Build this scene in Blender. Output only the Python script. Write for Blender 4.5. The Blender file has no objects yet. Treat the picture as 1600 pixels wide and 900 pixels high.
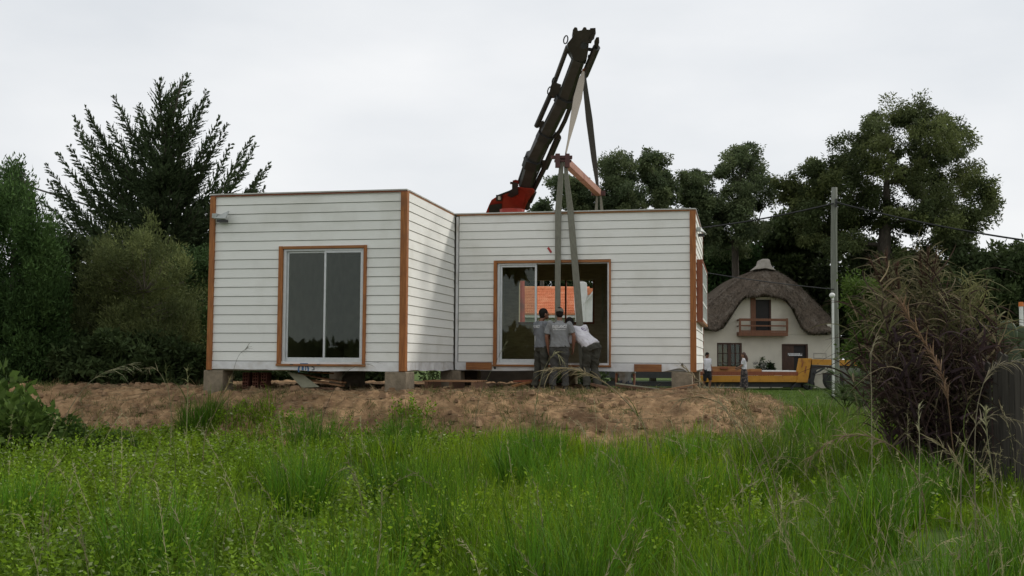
import bpy, bmesh, math, random
import numpy as np
from mathutils import Vector, Matrix, Euler
from mathutils.bvhtree import BVHTree

scene = bpy.context.scene
COL = scene.collection
R = math.radians
rng = np.random.default_rng(7)
random.seed(7)

# ------------------------------------------------------------------ camera
CAM_Z, FOCAL, PITCH, ROLL = 1.6, 1698.9, 0.066, 0.0061
cam_d = bpy.data.cameras.new('camera')
cam = bpy.data.objects.new('camera', cam_d); COL.objects.link(cam)
cam_d.sensor_width = 36.0; cam_d.lens = 36.0 * FOCAL / 1600.0
cam_d.clip_start = 0.1; cam_d.clip_end = 3000
cam.matrix_world = Matrix.Translation((0, 0, CAM_Z)) @ Matrix.Rotation(R(90) + PITCH, 4, 'X') @ Matrix.Rotation(ROLL, 4, 'Z')
scene.camera = cam

# ------------------------------------------------------------------ world: thin-overcast sky
SUN_EL, SUN_AZ = 36.0, 60.0          # azimuth measured from +Y towards +X
world = bpy.data.worlds.new('World'); scene.world = world; world.use_nodes = True
wn, wl = world.node_tree.nodes, world.node_tree.links
wn.clear()
w_out = wn.new('ShaderNodeOutputWorld'); w_bg = wn.new('ShaderNodeBackground')
w_sky = wn.new('ShaderNodeTexSky'); w_sky.sky_type = 'NISHITA'; w_sky.sun_disc = False
w_sky.sun_elevation = R(SUN_EL); w_sky.sun_rotation = R(SUN_AZ)
w_sky.air_density = 1.0; w_sky.dust_density = 2.0
w_tc = wn.new('ShaderNodeTexCoord'); w_map = wn.new('ShaderNodeMapping'); w_map.inputs['Scale'].default_value = (1.0, 1.0, 2.6)
w_no = wn.new('ShaderNodeTexNoise'); w_no.inputs['Scale'].default_value = 2.1; w_no.inputs['Detail'].default_value = 6; w_no.inputs['Roughness'].default_value = 0.5
w_rp = wn.new('ShaderNodeValToRGB')
w_rp.color_ramp.elements[0].position = 0.30; w_rp.color_ramp.elements[0].color = (7.3, 7.65, 8.05, 1)
w_rp.color_ramp.elements[1].position = 0.70; w_rp.color_ramp.elements[1].color = (9.9, 9.95, 10.0, 1)
w_mx = wn.new('ShaderNodeMix'); w_mx.data_type = 'RGBA'; w_mx.inputs[0].default_value = 0.93
wl.new(w_tc.outputs['Generated'], w_map.inputs['Vector']); wl.new(w_map.outputs['Vector'], w_no.inputs['Vector'])
wl.new(w_no.outputs['Fac'], w_rp.inputs['Fac'])
wl.new(w_sky.outputs['Color'], w_mx.inputs[6]); wl.new(w_rp.outputs['Color'], w_mx.inputs[7])
wl.new(w_mx.outputs[2], w_bg.inputs['Color']); w_bg.inputs['Strength'].default_value = 0.1
wl.new(w_bg.outputs['Background'], w_out.inputs['Surface'])

sun_d = bpy.data.lights.new('sun', 'SUN'); sun_d.energy = 2.0; sun_d.angle = R(8); sun_d.color = (1.0, 0.95, 0.87)
sun = bpy.data.objects.new('sun', sun_d); COL.objects.link(sun)
_sd = Vector((math.sin(R(SUN_AZ)) * math.cos(R(SUN_EL)), math.cos(R(SUN_AZ)) * math.cos(R(SUN_EL)), math.sin(R(SUN_EL))))
sun.rotation_euler = _sd.to_track_quat('Z', 'Y').to_euler(); sun.location = _sd * 60

scene.view_settings.view_transform = 'Standard'; scene.view_settings.look = 'None'
scene.view_settings.exposure = 0.0; scene.view_settings.gamma = 1.0; scene.view_settings.use_curve_mapping = False
scene.render.engine = 'CYCLES'
scene.cycles.max_bounces = 8; scene.cycles.transparent_max_bounces = 16

# ------------------------------------------------------------------ helpers
def at(px, py, Y):
    """world point that lies at distance Y on the line of sight through a photograph pixel"""
    X, V = px - 800.0, py - 450.0
    c, s = math.cos(ROLL), math.sin(ROLL)
    X, V = c * X + s * V, -s * X + c * V
    x, zc = X / FOCAL, -V / FOCAL
    c, s = math.cos(PITCH), math.sin(PITCH)
    y, z = c - s * zc, s + c * zc
    k = Y / y
    return Vector((x * k, Y, z * k + CAM_Z))

def thing(name, label, cat, loc=(0, 0, 0), rot=(0, 0, 0), group=None):
    o = bpy.data.objects.new(name, None); COL.objects.link(o)
    o.empty_display_size = 0.2
    o.location = loc; o.rotation_euler = rot
    return tag(o, label, cat, group)

def tag(o, label=None, cat=None, group=None, kind=None):
    if label: o['label'] = label
    if cat: o['category'] = cat
    if group: o['group'] = group
    if kind: o['kind'] = kind
    return o

def dup(root, loc=None, rot=None, scale=None, label=None, group=None):
    r = root.copy(); COL.objects.link(r)
    if loc is not None: r.location = loc
    if rot is not None: r.rotation_euler = rot
    if scale is not None: r.scale = scale
    if label: r['label'] = label
    if group: r['group'] = group
    for ch in list(root.children):
        c = ch.copy(); COL.objects.link(c); c.parent = r
        for g in list(ch.children):
            d = g.copy(); COL.objects.link(d); d.parent = c
    return r

class MB:
    """collects simple shapes; build() links them as one mesh object"""
    def __init__(self): self.v, self.f, self.mi, self.cur = [], [], [], 0
    def add(self, vs, fs):
        n = len(self.v); self.v += [tuple(p) for p in vs]
        for q in fs: self.f.append(tuple(n + i for i in q)); self.mi.append(self.cur)
        return self
    def box(self, x0, x1, y0, y1, z0, z1):
        return self.add([(x0, y0, z0), (x1, y0, z0), (x1, y1, z0), (x0, y1, z0), (x0, y0, z1), (x1, y0, z1), (x1, y1, z1), (x0, y1, z1)],
                        [(3, 2, 1, 0), (4, 5, 6, 7), (0, 1, 5, 4), (1, 2, 6, 5), (2, 3, 7, 6), (3, 0, 4, 7)])
    def hexa(self, p8):
        return self.add(p8, [(3, 2, 1, 0), (4, 5, 6, 7), (0, 1, 5, 4), (1, 2, 6, 5), (2, 3, 7, 6), (3, 0, 4, 7)])
    def bar(self, a, b, w, h, up=(0, 0, 1)):
        a, b = Vector(a), Vector(b); d = (b - a).normalized(); u = Vector(up)
        s = d.cross(u)
        if s.length < 1e-4: s = d.cross(Vector((0, 1, 0)))
        s.normalize(); u = s.cross(d)
        s *= w / 2; u *= h / 2
        return self.hexa([a - s - u, a + s - u, b + s - u, b - s - u, a - s + u, a + s + u, b + s + u, b - s + u])
    def tube(self, pts, rad, n=6, cap=True):
        pts = [Vector(p) for p in pts]
        if not hasattr(rad, '__len__'): rad = [rad] * len(pts)
        base = len(self.v); ref = None
        for i, p in enumerate(pts):
            d = (pts[min(i + 1, len(pts) - 1)] - pts[max(i - 1, 0)])
            if d.length < 1e-9: d = Vector((0, 0, 1))
            d.normalize()
            if ref is None: ref = Vector((1, 0, 0)) if abs(d.x) < 0.8 else Vector((0, 1, 0))
            s = d.cross(ref).normalized(); t = s.cross(d).normalized(); ref = t
            for k in range(n):
                a = 2 * math.pi * k / n
                self.v.append(tuple(p + (s * math.cos(a) + t * math.sin(a)) * rad[i]))
        for i in range(len(pts) - 1):
            for k in range(n):
                a, b = base + i * n + k, base + i * n + (k + 1) % n
                self.f.append((a, b, b + n, a + n)); self.mi.append(self.cur)
        if cap:
            self.f.append(tuple(base + k for k in range(n))[::-1]); self.mi.append(self.cur)
            self.f.append(tuple(base + (len(pts) - 1) * n + k for k in range(n))); self.mi.append(self.cur)
        return self
    def ell(self, c, r, nu=10, nv=7, mat=None):
        c = Vector(c); base = len(self.v); vs = []
        M = mat or Matrix.Identity(3)
        for j in range(nv + 1):
            th = math.pi * j / nv
            for i in range(nu):
                ph = 2 * math.pi * i / nu
                vs.append(c + M @ Vector((r[0] * math.sin(th) * math.cos(ph), r[1] * math.sin(th) * math.sin(ph), r[2] * math.cos(th))))
        fs = [(j * nu + i, (j + 1) * nu + i, (j + 1) * nu + (i + 1) % nu, j * nu + (i + 1) % nu) for j in range(nv) for i in range(nu)]
        return self.add(vs, fs)
    def prism(self, front, back):
        n = len(front)
        self.add(list(front) + list(back), [tuple(range(n)), tuple(range(2 * n - 1, n - 1, -1))] +
                 [(i, n + i, n + (i + 1) % n, (i + 1) % n) for i in range(n)])
        return self
    def loft(self, rings, cap=True):
        n = len(rings[0]); vs = [p for r in rings for p in r]
        fs = [(i * n + k, i * n + (k + 1) % n, (i + 1) * n + (k + 1) % n, (i + 1) * n + k) for i in range(len(rings) - 1) for k in range(n)]
        if cap: fs += [tuple(range(n))[::-1], tuple(range((len(rings) - 1) * n, len(rings) * n))]
        return self.add(vs, fs)
    def mesh(self, name, mats, off=(0, 0, 0), smooth=False):
        me = bpy.data.meshes.new(name)
        me.from_pydata([(p[0] - off[0], p[1] - off[1], p[2] - off[2]) for p in self.v], [], self.f)
        for m in (mats if isinstance(mats, (list, tuple)) else [mats]): me.materials.append(m)
        if any(self.mi): me.polygons.foreach_set('material_index', self.mi)
        bm = bmesh.new(); bm.from_mesh(me)
        bmesh.ops.remove_doubles(bm, verts=bm.verts, dist=1e-6)
        bmesh.ops.recalc_face_normals(bm, faces=bm.faces); bm.to_mesh(me); bm.free()
        if smooth: me.polygons.foreach_set('use_smooth', [True] * len(me.polygons))
        me.update()
        return me
    def build(self, name, mats, parent=None, off=(0, 0, 0), smooth=False, bevel=0.0):
        o = bpy.data.objects.new(name, self.mesh(name, mats, off, smooth)); COL.objects.link(o)
        if parent: o.parent = parent
        if bevel:
            b = o.modifiers.new('bevel', 'BEVEL'); b.width = bevel; b.segments = 2; b.limit_method = 'ANGLE'
        return o

def np_mesh(name, V, F, mat, col=None, parent=None, origin=(0, 0, 0), smooth=False):
    """large meshes straight from arrays; col is one colour per vertex"""
    V = np.asarray(V, np.float32) - np.asarray(origin, np.float32)
    F = np.asarray(F, np.int32); n, k = F.shape
    me = bpy.data.meshes.new(name)
    me.vertices.add(len(V)); me.vertices.foreach_set('co', V.ravel())
    me.loops.add(n * k); me.loops.foreach_set('vertex_index', F.ravel())
    me.polygons.add(n); me.polygons.foreach_set('loop_start', np.arange(0, n * k, k, dtype=np.int32))
    me.polygons.foreach_set('loop_total', np.full(n, k, np.int32))
    if smooth: me.polygons.foreach_set('use_smooth', np.ones(n, bool))
    if col is not None:
        a = me.color_attributes.new('tone', 'FLOAT_COLOR', 'POINT')
        c4 = np.ones((len(V), 4), np.float32); c4[:, :3] = col
        a.data.foreach_set('color', c4.ravel())
    me.materials.append(mat); me.update(calc_edges=True); me.validate()
    o = bpy.data.objects.new(name, me); COL.objects.link(o)
    if parent: o.parent = parent
    return o

_tab = np.random.default_rng(3).random((256, 256)).astype(np.float32)
def vnoise(x, y):
    x, y = np.asarray(x, float), np.asarray(y, float)
    xi, yi = np.floor(x).astype(int), np.floor(y).astype(int)
    fx, fy = x - xi, y - yi; fx = fx * fx * (3 - 2 * fx); fy = fy * fy * (3 - 2 * fy)
    g = lambda a, b: _tab[a & 255, b & 255]
    return (g(xi, yi) * (1 - fx) + g(xi + 1, yi) * fx) * (1 - fy) + (g(xi, yi + 1) * (1 - fx) + g(xi + 1, yi + 1) * fx) * fy
def fbm(x, y, o=4):
    s, a, t = 0, 1.0, 0
    for i in range(o): s = s + a * vnoise(x * 2 ** i + 17 * i, y * 2 ** i + 5 * i); t += a; a *= 0.5
    return s / t
def sstep(a, b, x):
    t = np.clip((np.asarray(x, float) - a) / (b - a), 0, 1); return t * t * (3 - 2 * t)

# ------------------------------------------------------------------ materials
MATS = {}
def nodes(name):
    m = bpy.data.materials.new(name); m.use_nodes = True
    nt = m.node_tree; b = nt.nodes['Principled BSDF']
    MATS[name] = m
    return m, nt.nodes, nt.links, b

def surf(name, c1, c2=None, scale=8.0, stretch=(1, 1, 1), rough=0.7, bump=0.0, metal=0.0, detail=5, spec=0.4, c3=None, scale3=1.5, lo=0.35, hi=0.65, rand=0.0, bump_scale=None, lo3=0.5, hi3=0.7):
    """two-colour noise (optionally a third, large-scale stain colour) with optional fine relief"""
    m, n, l, b = nodes(name)
    b.inputs['Roughness'].default_value = rough; b.inputs['Metallic'].default_value = metal
    b.inputs['Specular IOR Level'].default_value = spec
    if c2 is None: c2 = tuple(x * 0.8 for x in c1)
    tc = n.new('ShaderNodeTexCoord'); mp = n.new('ShaderNodeMapping'); mp.inputs['Scale'].default_value = stretch
    l.new(tc.outputs['Object'], mp.inputs['Vector'])
    no = n.new('ShaderNodeTexNoise'); no.inputs['Scale'].default_value = scale; no.inputs['Detail'].default_value = detail
    l.new(mp.outputs['Vector'], no.inputs['Vector'])
    rp = n.new('ShaderNodeValToRGB'); rp.color_ramp.elements[0].position = lo; rp.color_ramp.elements[1].position = hi
    rp.color_ramp.elements[0].color = (*c1, 1); rp.color_ramp.elements[1].color = (*c2, 1)
    l.new(no.outputs['Fac'], rp.inputs['Fac']); out = rp.outputs['Color']
    if c3 is not None:
        n3 = n.new('ShaderNodeTexNoise'); n3.inputs['Scale'].default_value = scale3; n3.inputs['Detail'].default_value = 6
        l.new(tc.outputs['Object'], n3.inputs['Vector'])
        r3 = n.new('ShaderNodeMapRange'); r3.inputs['From Min'].default_value = lo3; r3.inputs['From Max'].default_value = hi3
        l.new(n3.outputs['Fac'], r3.inputs['Value'])
        mx = n.new('ShaderNodeMix'); mx.data_type = 'RGBA'; l.new(r3.outputs['Result'], mx.inputs[0])
        l.new(out, mx.inputs[6]); mx.inputs[7].default_value = (*c3, 1); out = mx.outputs[2]
    if rand:
        oi = n.new('ShaderNodeObjectInfo'); mr = n.new('ShaderNodeMapRange')
        mr.inputs['To Min'].default_value = 1 - rand; mr.inputs['To Max'].default_value = 1 + rand * 0.4
        l.new(oi.outputs['Random'], mr.inputs['Value'])
        hs = n.new('ShaderNodeHueSaturation'); l.new(mr.outputs['Result'], hs.inputs['Value']); l.new(out, hs.inputs['Color']); out = hs.outputs['Color']
    l.new(out, b.inputs['Base Color'])
    if bump:
        bp = n.new('ShaderNodeBump'); bp.inputs['Strength'].default_value = bump; bp.inputs['Distance'].default_value = 0.02
        if bump_scale:
            nb = n.new('ShaderNodeTexNoise'); nb.inputs['Scale'].default_value = bump_scale; nb.inputs['Detail'].default_value = 6
            l.new(mp.outputs['Vector'], nb.inputs['Vector']); l.new(nb.outputs['Fac'], bp.inputs['Height'])
        else: l.new(no.outputs['Fac'], bp.inputs['Height'])
        l.new(bp.outputs['Normal'], b.inputs['Normal'])
    return m

def leafy(name, trans=0.35, rough=0.55, spec=0.3):
    """leaf: colour per leaf from the mesh, part of the light passes through"""
    m, n, l, b = nodes(name)
    a = n.new('ShaderNodeAttribute'); a.attribute_name = 'tone'
    b.inputs['Roughness'].default_value = rough; b.inputs['Specular IOR Level'].default_value = spec
    l.new(a.outputs['Color'], b.inputs['Base Color'])
    t = n.new('ShaderNodeBsdfTranslucent'); l.new(a.outputs['Color'], t.inputs['Color'])
    mx = n.new('ShaderNodeMixShader'); mx.inputs[0].default_value = trans
    l.new(b.outputs['BSDF'], mx.inputs[1]); l.new(t.outputs['BSDF'], mx.inputs[2])
    l.new(mx.outputs['Shader'], n['Material Output'].inputs['Surface'])
    return m

M_side = surf('white_siding', (0.79, 0.785, 0.735), (0.83, 0.825, 0.785), 26, (0.25, 0.25, 6), 0.6, 0.25, c3=(0.72, 0.71, 0.655), scale3=1.3, rand=0.06)
M_memb = surf('house_wrap', (0.72, 0.72, 0.71), (0.62, 0.61, 0.60), 5, (1, 1, 1), 0.5, 0.5, c3=(0.5, 0.46, 0.40), scale3=3.0, lo3=0.52, hi3=0.75)
M_gap = surf('grey_backing', (0.30, 0.30, 0.28), (0.25, 0.25, 0.235), 10)
M_woodv = surf('orange_timber_upright', (0.37, 0.140, 0.036), (0.25, 0.085, 0.022), 7, (6, 6, 0.5), 0.6, 0.2, c3=(0.17, 0.065, 0.025), scale3=2.6, lo3=0.55, hi3=0.8, rand=0.15)
M_woodh = surf('orange_timber_level', (0.34, 0.145, 0.045), (0.24, 0.092, 0.030), 7, (0.5, 6, 6), 0.6, 0.2, c3=(0.15, 0.065, 0.03), scale3=2.6, lo3=0.55, hi3=0.8, rand=0.15)
M_redwood = surf('reddish_timber', (0.20, 0.055, 0.025), (0.27, 0.085, 0.035), 7, (6, 6, 0.5), 0.6, 0.2)
M_flash = surf('grey_flashing', (0.55, 0.54, 0.50), (0.40, 0.38, 0.34), 3, (1, 1, 1), 0.45, 0.1)
M_alu = surf('aluminium', (0.62, 0.63, 0.63), (0.56, 0.57, 0.57), 12, rough=0.42, metal=0.35)
M_inwood = surf('bare_plywood', (0.42, 0.35, 0.24), (0.33, 0.27, 0.18), 6, (1, 1, 4), 0.7, 0.1)
M_inwhite = surf('bare_board', (0.52, 0.49, 0.40), (0.44, 0.41, 0.33), 4, rough=0.8)
M_floorw = surf('plywood_floor', (0.38, 0.31, 0.21), (0.30, 0.24, 0.16), 5, rough=0.7)
M_conc = surf('rough_concrete', (0.27, 0.22, 0.155), (0.20, 0.165, 0.115), 9, rough=0.9, bump=0.6, c3=(0.13, 0.105, 0.07), scale3=3.2, lo3=0.5, hi3=0.7, bump_scale=30)
M_dirt = surf('tan_brown_earth', (0.37, 0.24, 0.13), (0.19, 0.115, 0.060), 6.0, rough=0.95, bump=1.0, c3=(0.125, 0.076, 0.042), scale3=1.3, lo3=0.47, hi3=0.66, bump_scale=26, spec=0.1, detail=9)
M_clod = surf('earth_clod', (0.30, 0.195, 0.115), (0.15, 0.09, 0.05), 6, rough=0.95, bump=0.6, spec=0.15)
M_brick = surf('hollow_brick_clay', (0.15, 0.055, 0.034), (0.11, 0.04, 0.026), 8, rough=0.9, bump=0.3)
M_plank = surf('raw_plank', (0.36, 0.20, 0.10), (0.25, 0.135, 0.065), 5, (0.6, 5, 5), 0.75, 0.2, rand=0.3)
M_oldplank = surf('dirty_plank', (0.19, 0.105, 0.06), (0.13, 0.07, 0.04), 5, (0.6, 5, 5), 0.85, 0.3, rand=0.3)
M_palewood = surf('pale_board', (0.36, 0.35, 0.25), (0.26, 0.26, 0.18), 5, rough=0.8, bump=0.2)
M_white = surf('white_paint', (0.78, 0.78, 0.75), (0.70, 0.70, 0.67), 5, rough=0.5)
M_black = surf('dark_steel', (0.018, 0.018, 0.018), (0.028, 0.028, 0.028), 6, rough=0.5, metal=0.0, spec=0.5, c3=(0.04, 0.038, 0.036), scale3=2.0)
M_boom = surf('worn_grey_steel', (0.036, 0.034, 0.031), (0.048, 0.046, 0.044), 3, (1, 1, 4), 0.42, 0.05, metal=0.1, spec=0.5, c3=(0.075, 0.072, 0.068), scale3=3.0, lo3=0.55, hi3=0.9)
M_red = surf('crane_red', (0.40, 0.040, 0.022), (0.30, 0.028, 0.016), 3, rough=0.5, c3=(0.12, 0.022, 0.016), scale3=2.2, lo3=0.5, hi3=0.75)
M_strap = surf('grey_webbing', (0.21, 0.205, 0.165), (0.155, 0.15, 0.12), 18, (4, 4, 0.6), 0.9, 0.3)
M_strapl = surf('beige_webbing', (0.30, 0.265, 0.215), (0.23, 0.20, 0.16), 18, (4, 4, 0.6), 0.9, 0.3)
M_strapd = surf('dark_webbing', (0.085, 0.083, 0.08), (0.06, 0.058, 0.056), 18, (4, 4, 0.6), 0.9, 0.3)
M_beam = surf('red_oxide_steel', (0.36, 0.175, 0.12), (0.29, 0.135, 0.092), 4, rough=0.6, c3=(0.24, 0.085, 0.06), scale3=2.5)
M_beamd = surf('dark_red_steel', (0.10, 0.035, 0.03), (0.07, 0.028, 0.026), 4, rough=0.6)
M_steel = surf('chain_steel', (0.25, 0.25, 0.24), (0.18, 0.18, 0.17), 8, rough=0.5, metal=0.5)
M_thatch = surf('grey_thatch', (0.150, 0.118, 0.088), (0.075, 0.058, 0.045), 4.5, (3, 3, 0.8), 0.95, 0.9, c3=(0.22, 0.19, 0.155), scale3=1.6, lo3=0.50, hi3=0.8, bump_scale=14, spec=0.1)
M_plaster = surf('cream_plaster', (0.60, 0.565, 0.47), (0.54, 0.505, 0.42), 1.6, rough=0.85, bump=0.1, c3=(0.37, 0.335, 0.265), scale3=0.7, lo3=0.55, hi3=0.8)
M_dkwood = surf('dark_brown_wood', (0.070, 0.034, 0.020), (0.048, 0.024, 0.015), 5, (5, 5, 0.7), 0.6)
M_mdwood = surf('mid_brown_wood', (0.165, 0.068, 0.032), (0.12, 0.05, 0.024), 5, (5, 5, 0.7), 0.6)
M_dark = surf('dim_interior', (0.012, 0.010, 0.009), (0.018, 0.014, 0.012), 5, rough=0.6)  # near-black colour paints in the shade of unlit rooms
M_curt = surf('beige_curtain', (0.50, 0.37, 0.20), (0.34, 0.25, 0.14), 3, (9, 1, 0.4), 0.9)
M_cap = surf('cement_cap', (0.42, 0.385, 0.34), (0.33, 0.30, 0.26), 4, rough=0.9, bump=0.2)
M_yel = surf('trailer_yellow', (0.50, 0.235, 0.022), (0.42, 0.19, 0.018), 3, rough=0.5, c3=(0.25, 0.09, 0.02), scale3=2.6, lo3=0.55, hi3=0.75)
M_ply = surf('orange_sawn_timber', (0.44, 0.20, 0.075), (0.33, 0.14, 0.05), 4, (0.6, 5, 5), 0.75, 0.1, rand=0.25)
M_tyre = surf('tyre_rubber', (0.018, 0.018, 0.018), (0.026, 0.025, 0.024), 8, rough=0.85)
M_greyp = surf('grey_panel', (0.17, 0.165, 0.155), (0.13, 0.125, 0.12), 3, rough=0.7)
M_pole = surf('weathered_pole', (0.20, 0.21, 0.175), (0.14, 0.145, 0.12), 6, (5, 5, 0.35), 0.9, 0.4, c3=(0.10, 0.105, 0.085), scale3=1.6, lo3=0.55, hi3=0.8)
M_cable = surf('black_cable', (0.012, 0.012, 0.012), (0.016, 0.016, 0.016), 8, rough=0.6)
M_tile = surf('orange_roof_tile', (0.72, 0.27, 0.13), (0.58, 0.20, 0.09), 6, rough=0.8, bump=0.2, c3=(0.76, 0.36, 0.20), scale3=2.0)
M_bark = surf('grey_bark', (0.105, 0.088, 0.068), (0.060, 0.050, 0.040), 6, (3, 3, 0.6), 0.95, 0.6)
M_barkp = surf('pale_bark', (0.20, 0.175, 0.14), (0.12, 0.10, 0.08), 4, (3, 3, 0.5), 0.9, 0.4)
M_fence = surf('weathered_paling', (0.075, 0.066, 0.054), (0.050, 0.044, 0.036), 6, (5, 5, 0.35), 0.95, 0.4, rand=0.35)
M_cactus = surf('cactus_skin', (0.042, 0.066, 0.020), (0.030, 0.050, 0.016), 5, rough=0.5)
M_orange = surf('orange_plastic', (0.70, 0.20, 0.04), (0.62, 0.17, 0.03), 5, rough=0.5)
M_skin = surf('tanned_skin', (0.235, 0.110, 0.068), (0.20, 0.09, 0.055), 9, rough=0.55)
M_skin2 = surf('warm_skin', (0.30, 0.155, 0.10), (0.27, 0.135, 0.088), 9, rough=0.55)
M_hair = surf('black_hair', (0.010, 0.008, 0.007), (0.018, 0.014, 0.012), 30, (1, 1, 0.3), 0.75, 0.4, spec=0.15)
M_brhair = surf('brown_hair', (0.075, 0.034, 0.020), (0.048, 0.022, 0.014), 30, (1, 1, 0.3), 0.5, 0.4)
M_tee = surf('grey_cotton', (0.235, 0.238, 0.240), (0.20, 0.202, 0.206), 7, rough=0.9, bump=0.3)
M_tee2 = surf('blue_grey_cotton', (0.185, 0.195, 0.210), (0.150, 0.158, 0.172), 7, rough=0.9, bump=0.3)
M_wtee = surf('white_cotton', (0.68, 0.66, 0.69), (0.60, 0.58, 0.62), 7, rough=0.9, bump=0.3)
M_olive = surf('olive_trousers', (0.060, 0.058, 0.044), (0.046, 0.044, 0.034), 8, rough=0.9, bump=0.4)
M_greyt = surf('grey_trousers', (0.070, 0.068, 0.062), (0.054, 0.052, 0.047), 8, rough=0.9, bump=0.4)
M_jean = surf('blue_jeans', (0.055, 0.068, 0.095), (0.040, 0.050, 0.072), 8, rough=0.9, bump=0.4)
M_blkc = surf('black_cloth', (0.022, 0.022, 0.024), (0.016, 0.016, 0.018), 8, rough=0.9)
M_pat = surf('patterned_cloth', (0.025, 0.022, 0.024), (0.13, 0.10, 0.09), 11, rough=0.9, lo=0.5, hi=0.58)
M_capc = surf('washed_cap_cloth', (0.17, 0.155, 0.13), (0.14, 0.128, 0.108), 9, rough=0.9)
M_shoe = surf('work_boot', (0.035, 0.030, 0.026), (0.05, 0.043, 0.036), 9, rough=0.8)
M_print = surf('white_print', (0.72, 0.72, 0.72), (0.66, 0.66, 0.66), 9, rough=0.8)
M_purple = surf('purple_print', (0.11, 0.04, 0.16), (0.09, 0.03, 0.13), 9, rough=0.8)
M_blue = surf('blue_marker_ink', (0.05, 0.12, 0.26), (0.08, 0.16, 0.30), 9, rough=0.7)
M_blkp = surf('black_marker_ink', (0.03, 0.04, 0.05), (0.05, 0.06, 0.07), 9, rough=0.7)
M_redp = surf('red_sticker', (0.45, 0.05, 0.05), (0.38, 0.04, 0.04), 9, rough=0.6)
M_eye = surf('dark_eye', (0.02, 0.015, 0.012), (0.02, 0.015, 0.012), 5, rough=0.2)
M_lampg = surf('lamp_grey', (0.40, 0.42, 0.40), (0.34, 0.36, 0.34), 6, rough=0.5)
M_leaf = leafy('foliage', 0.30, 0.7, 0.12)
M_dleaf = leafy('dense_foliage', 0.18, 0.75, 0.10)
M_grass = leafy('grass_blades', 0.40, 0.6, 0.16)
M_straw = leafy('dry_grass', 0.30, 0.8, 0.1)

m, n, l, b = nodes('window_glass')          # clear pane: sees through, mirrors the sky at a glance
b.inputs['Base Color'].default_value = (0.80, 0.86, 0.82, 1); b.inputs['Roughness'].default_value = 0.0
gl = n.new('ShaderNodeBsdfGlossy'); gl.inputs['Roughness'].default_value = 0.015; gl.inputs['Color'].default_value = (0.92, 0.97, 0.94, 1)
tr = n.new('ShaderNodeBsdfTransparent'); tr.inputs['Color'].default_value = (0.78, 0.82, 0.74, 1)
fr = n.new('ShaderNodeFresnel'); fr.inputs['IOR'].default_value = 1.45
mx = n.new('ShaderNodeMixShader'); l.new(fr.outputs['Fac'], mx.inputs[0]); l.new(tr.outputs['BSDF'], mx.inputs[1]); l.new(gl.outputs['BSDF'], mx.inputs[2])
l.new(mx.outputs['Shader'], n['Material Output'].inputs['Surface'])
M_glass = m

def ground_mat():
    m, n, l, b = nodes('grassy_ground')
    b.inputs['Roughness'].default_value = 0.95; b.inputs['Specular IOR Level'].default_value = 0.15
    tc = n.new('ShaderNodeTexCoord')
    no = n.new('ShaderNodeTexNoise'); no.inputs['Scale'].default_value = 0.9; no.inputs['Detail'].default_value = 8
    l.new(tc.outputs['Object'], no.inputs['Vector'])
    rp = n.new('ShaderNodeValToRGB'); e = rp.color_ramp.elements
    e[0].position = 0.3; e[0].color = (0.055, 0.095, 0.018, 1); e[1].position = 0.7; e[1].color = (0.095, 0.145, 0.028, 1)
    l.new(no.outputs['Fac'], rp.inputs['Fac'])
    n2 = n.new('ShaderNodeTexNoise'); n2.inputs['Scale'].default_value = 22; n2.inputs['Detail'].default_value = 4
    l.new(tc.outputs['Object'], n2.inputs['Vector'])
    mx = n.new('ShaderNodeMix'); mx.data_type = 'RGBA'; mx.blend_type = 'MULTIPLY'; mx.inputs[0].default_value = 0.7
    r2 = n.new('ShaderNodeValToRGB'); r2.color_ramp.elements[0].color = (0.55, 0.55, 0.5, 1); r2.color_ramp.elements[1].color = (1.1, 1.1, 1.0, 1)
    l.new(n2.outputs['Fac'], r2.inputs['Fac']); l.new(rp.outputs['Color'], mx.inputs[6]); l.new(r2.outputs['Color'], mx.inputs[7])
    l.new(mx.outputs[2], b.inputs['Base Color'])
    bp = n.new('ShaderNodeBump'); bp.inputs['Strength'].default_value = 0.8; bp.inputs['Distance'].default_value = 0.05
    l.new(n2.outputs['Fac'], bp.inputs['Height']); l.new(bp.outputs['Normal'], b.inputs['Normal'])
    return m
M_ground = ground_mat()

# ------------------------------------------------------------------ terrain
def zground(x, y):
    x, y = np.asarray(x, float), np.asarray(y, float)
    return 0.26 * sstep(24, 48, y) + 0.10 * (fbm(x * 0.35, y * 0.35, 3) - 0.5) + 0.12 * sstep(12, 17, y) * (1 - sstep(24, 30, y))
PAD = np.array([(-11.5, 23.6), (-8.5, 22.6), (-6.4, 21.8), (-4, 20.5), (-1.5, 19.9), (1, 20.3), (3.3, 20.0), (4.6, 21.6), (4.7, 23.2), (2.4, 24.4), (1.5, 26.5), (-0.5, 30.2), (-5, 31), (-11.5, 30)])
def pad_dist(x, y):
    """signed distance to the outline of the levelled pad (negative inside)"""
    x, y = np.asarray(x, float), np.asarray(y, float)
    d = np.full(x.shape, 1e9); inside = np.zeros(x.shape, bool)
    for i in range(len(PAD)):
        (ax, ay), (bx, by) = PAD[i], PAD[(i + 1) % len(PAD)]
        ex, ey = bx - ax, by - ay
        t = np.clip(((x - ax) * ex + (y - ay) * ey) / (ex * ex + ey * ey), 0, 1)
        d = np.minimum(d, np.hypot(x - ax - t * ex, y - ay - t * ey))
        c = ((ay > y) != (by > y)) & (x < ex * (y - ay) / (ey if ey != 0 else 1e-9) + ax)
        inside ^= c
    return np.where(inside, -d, d)
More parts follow.
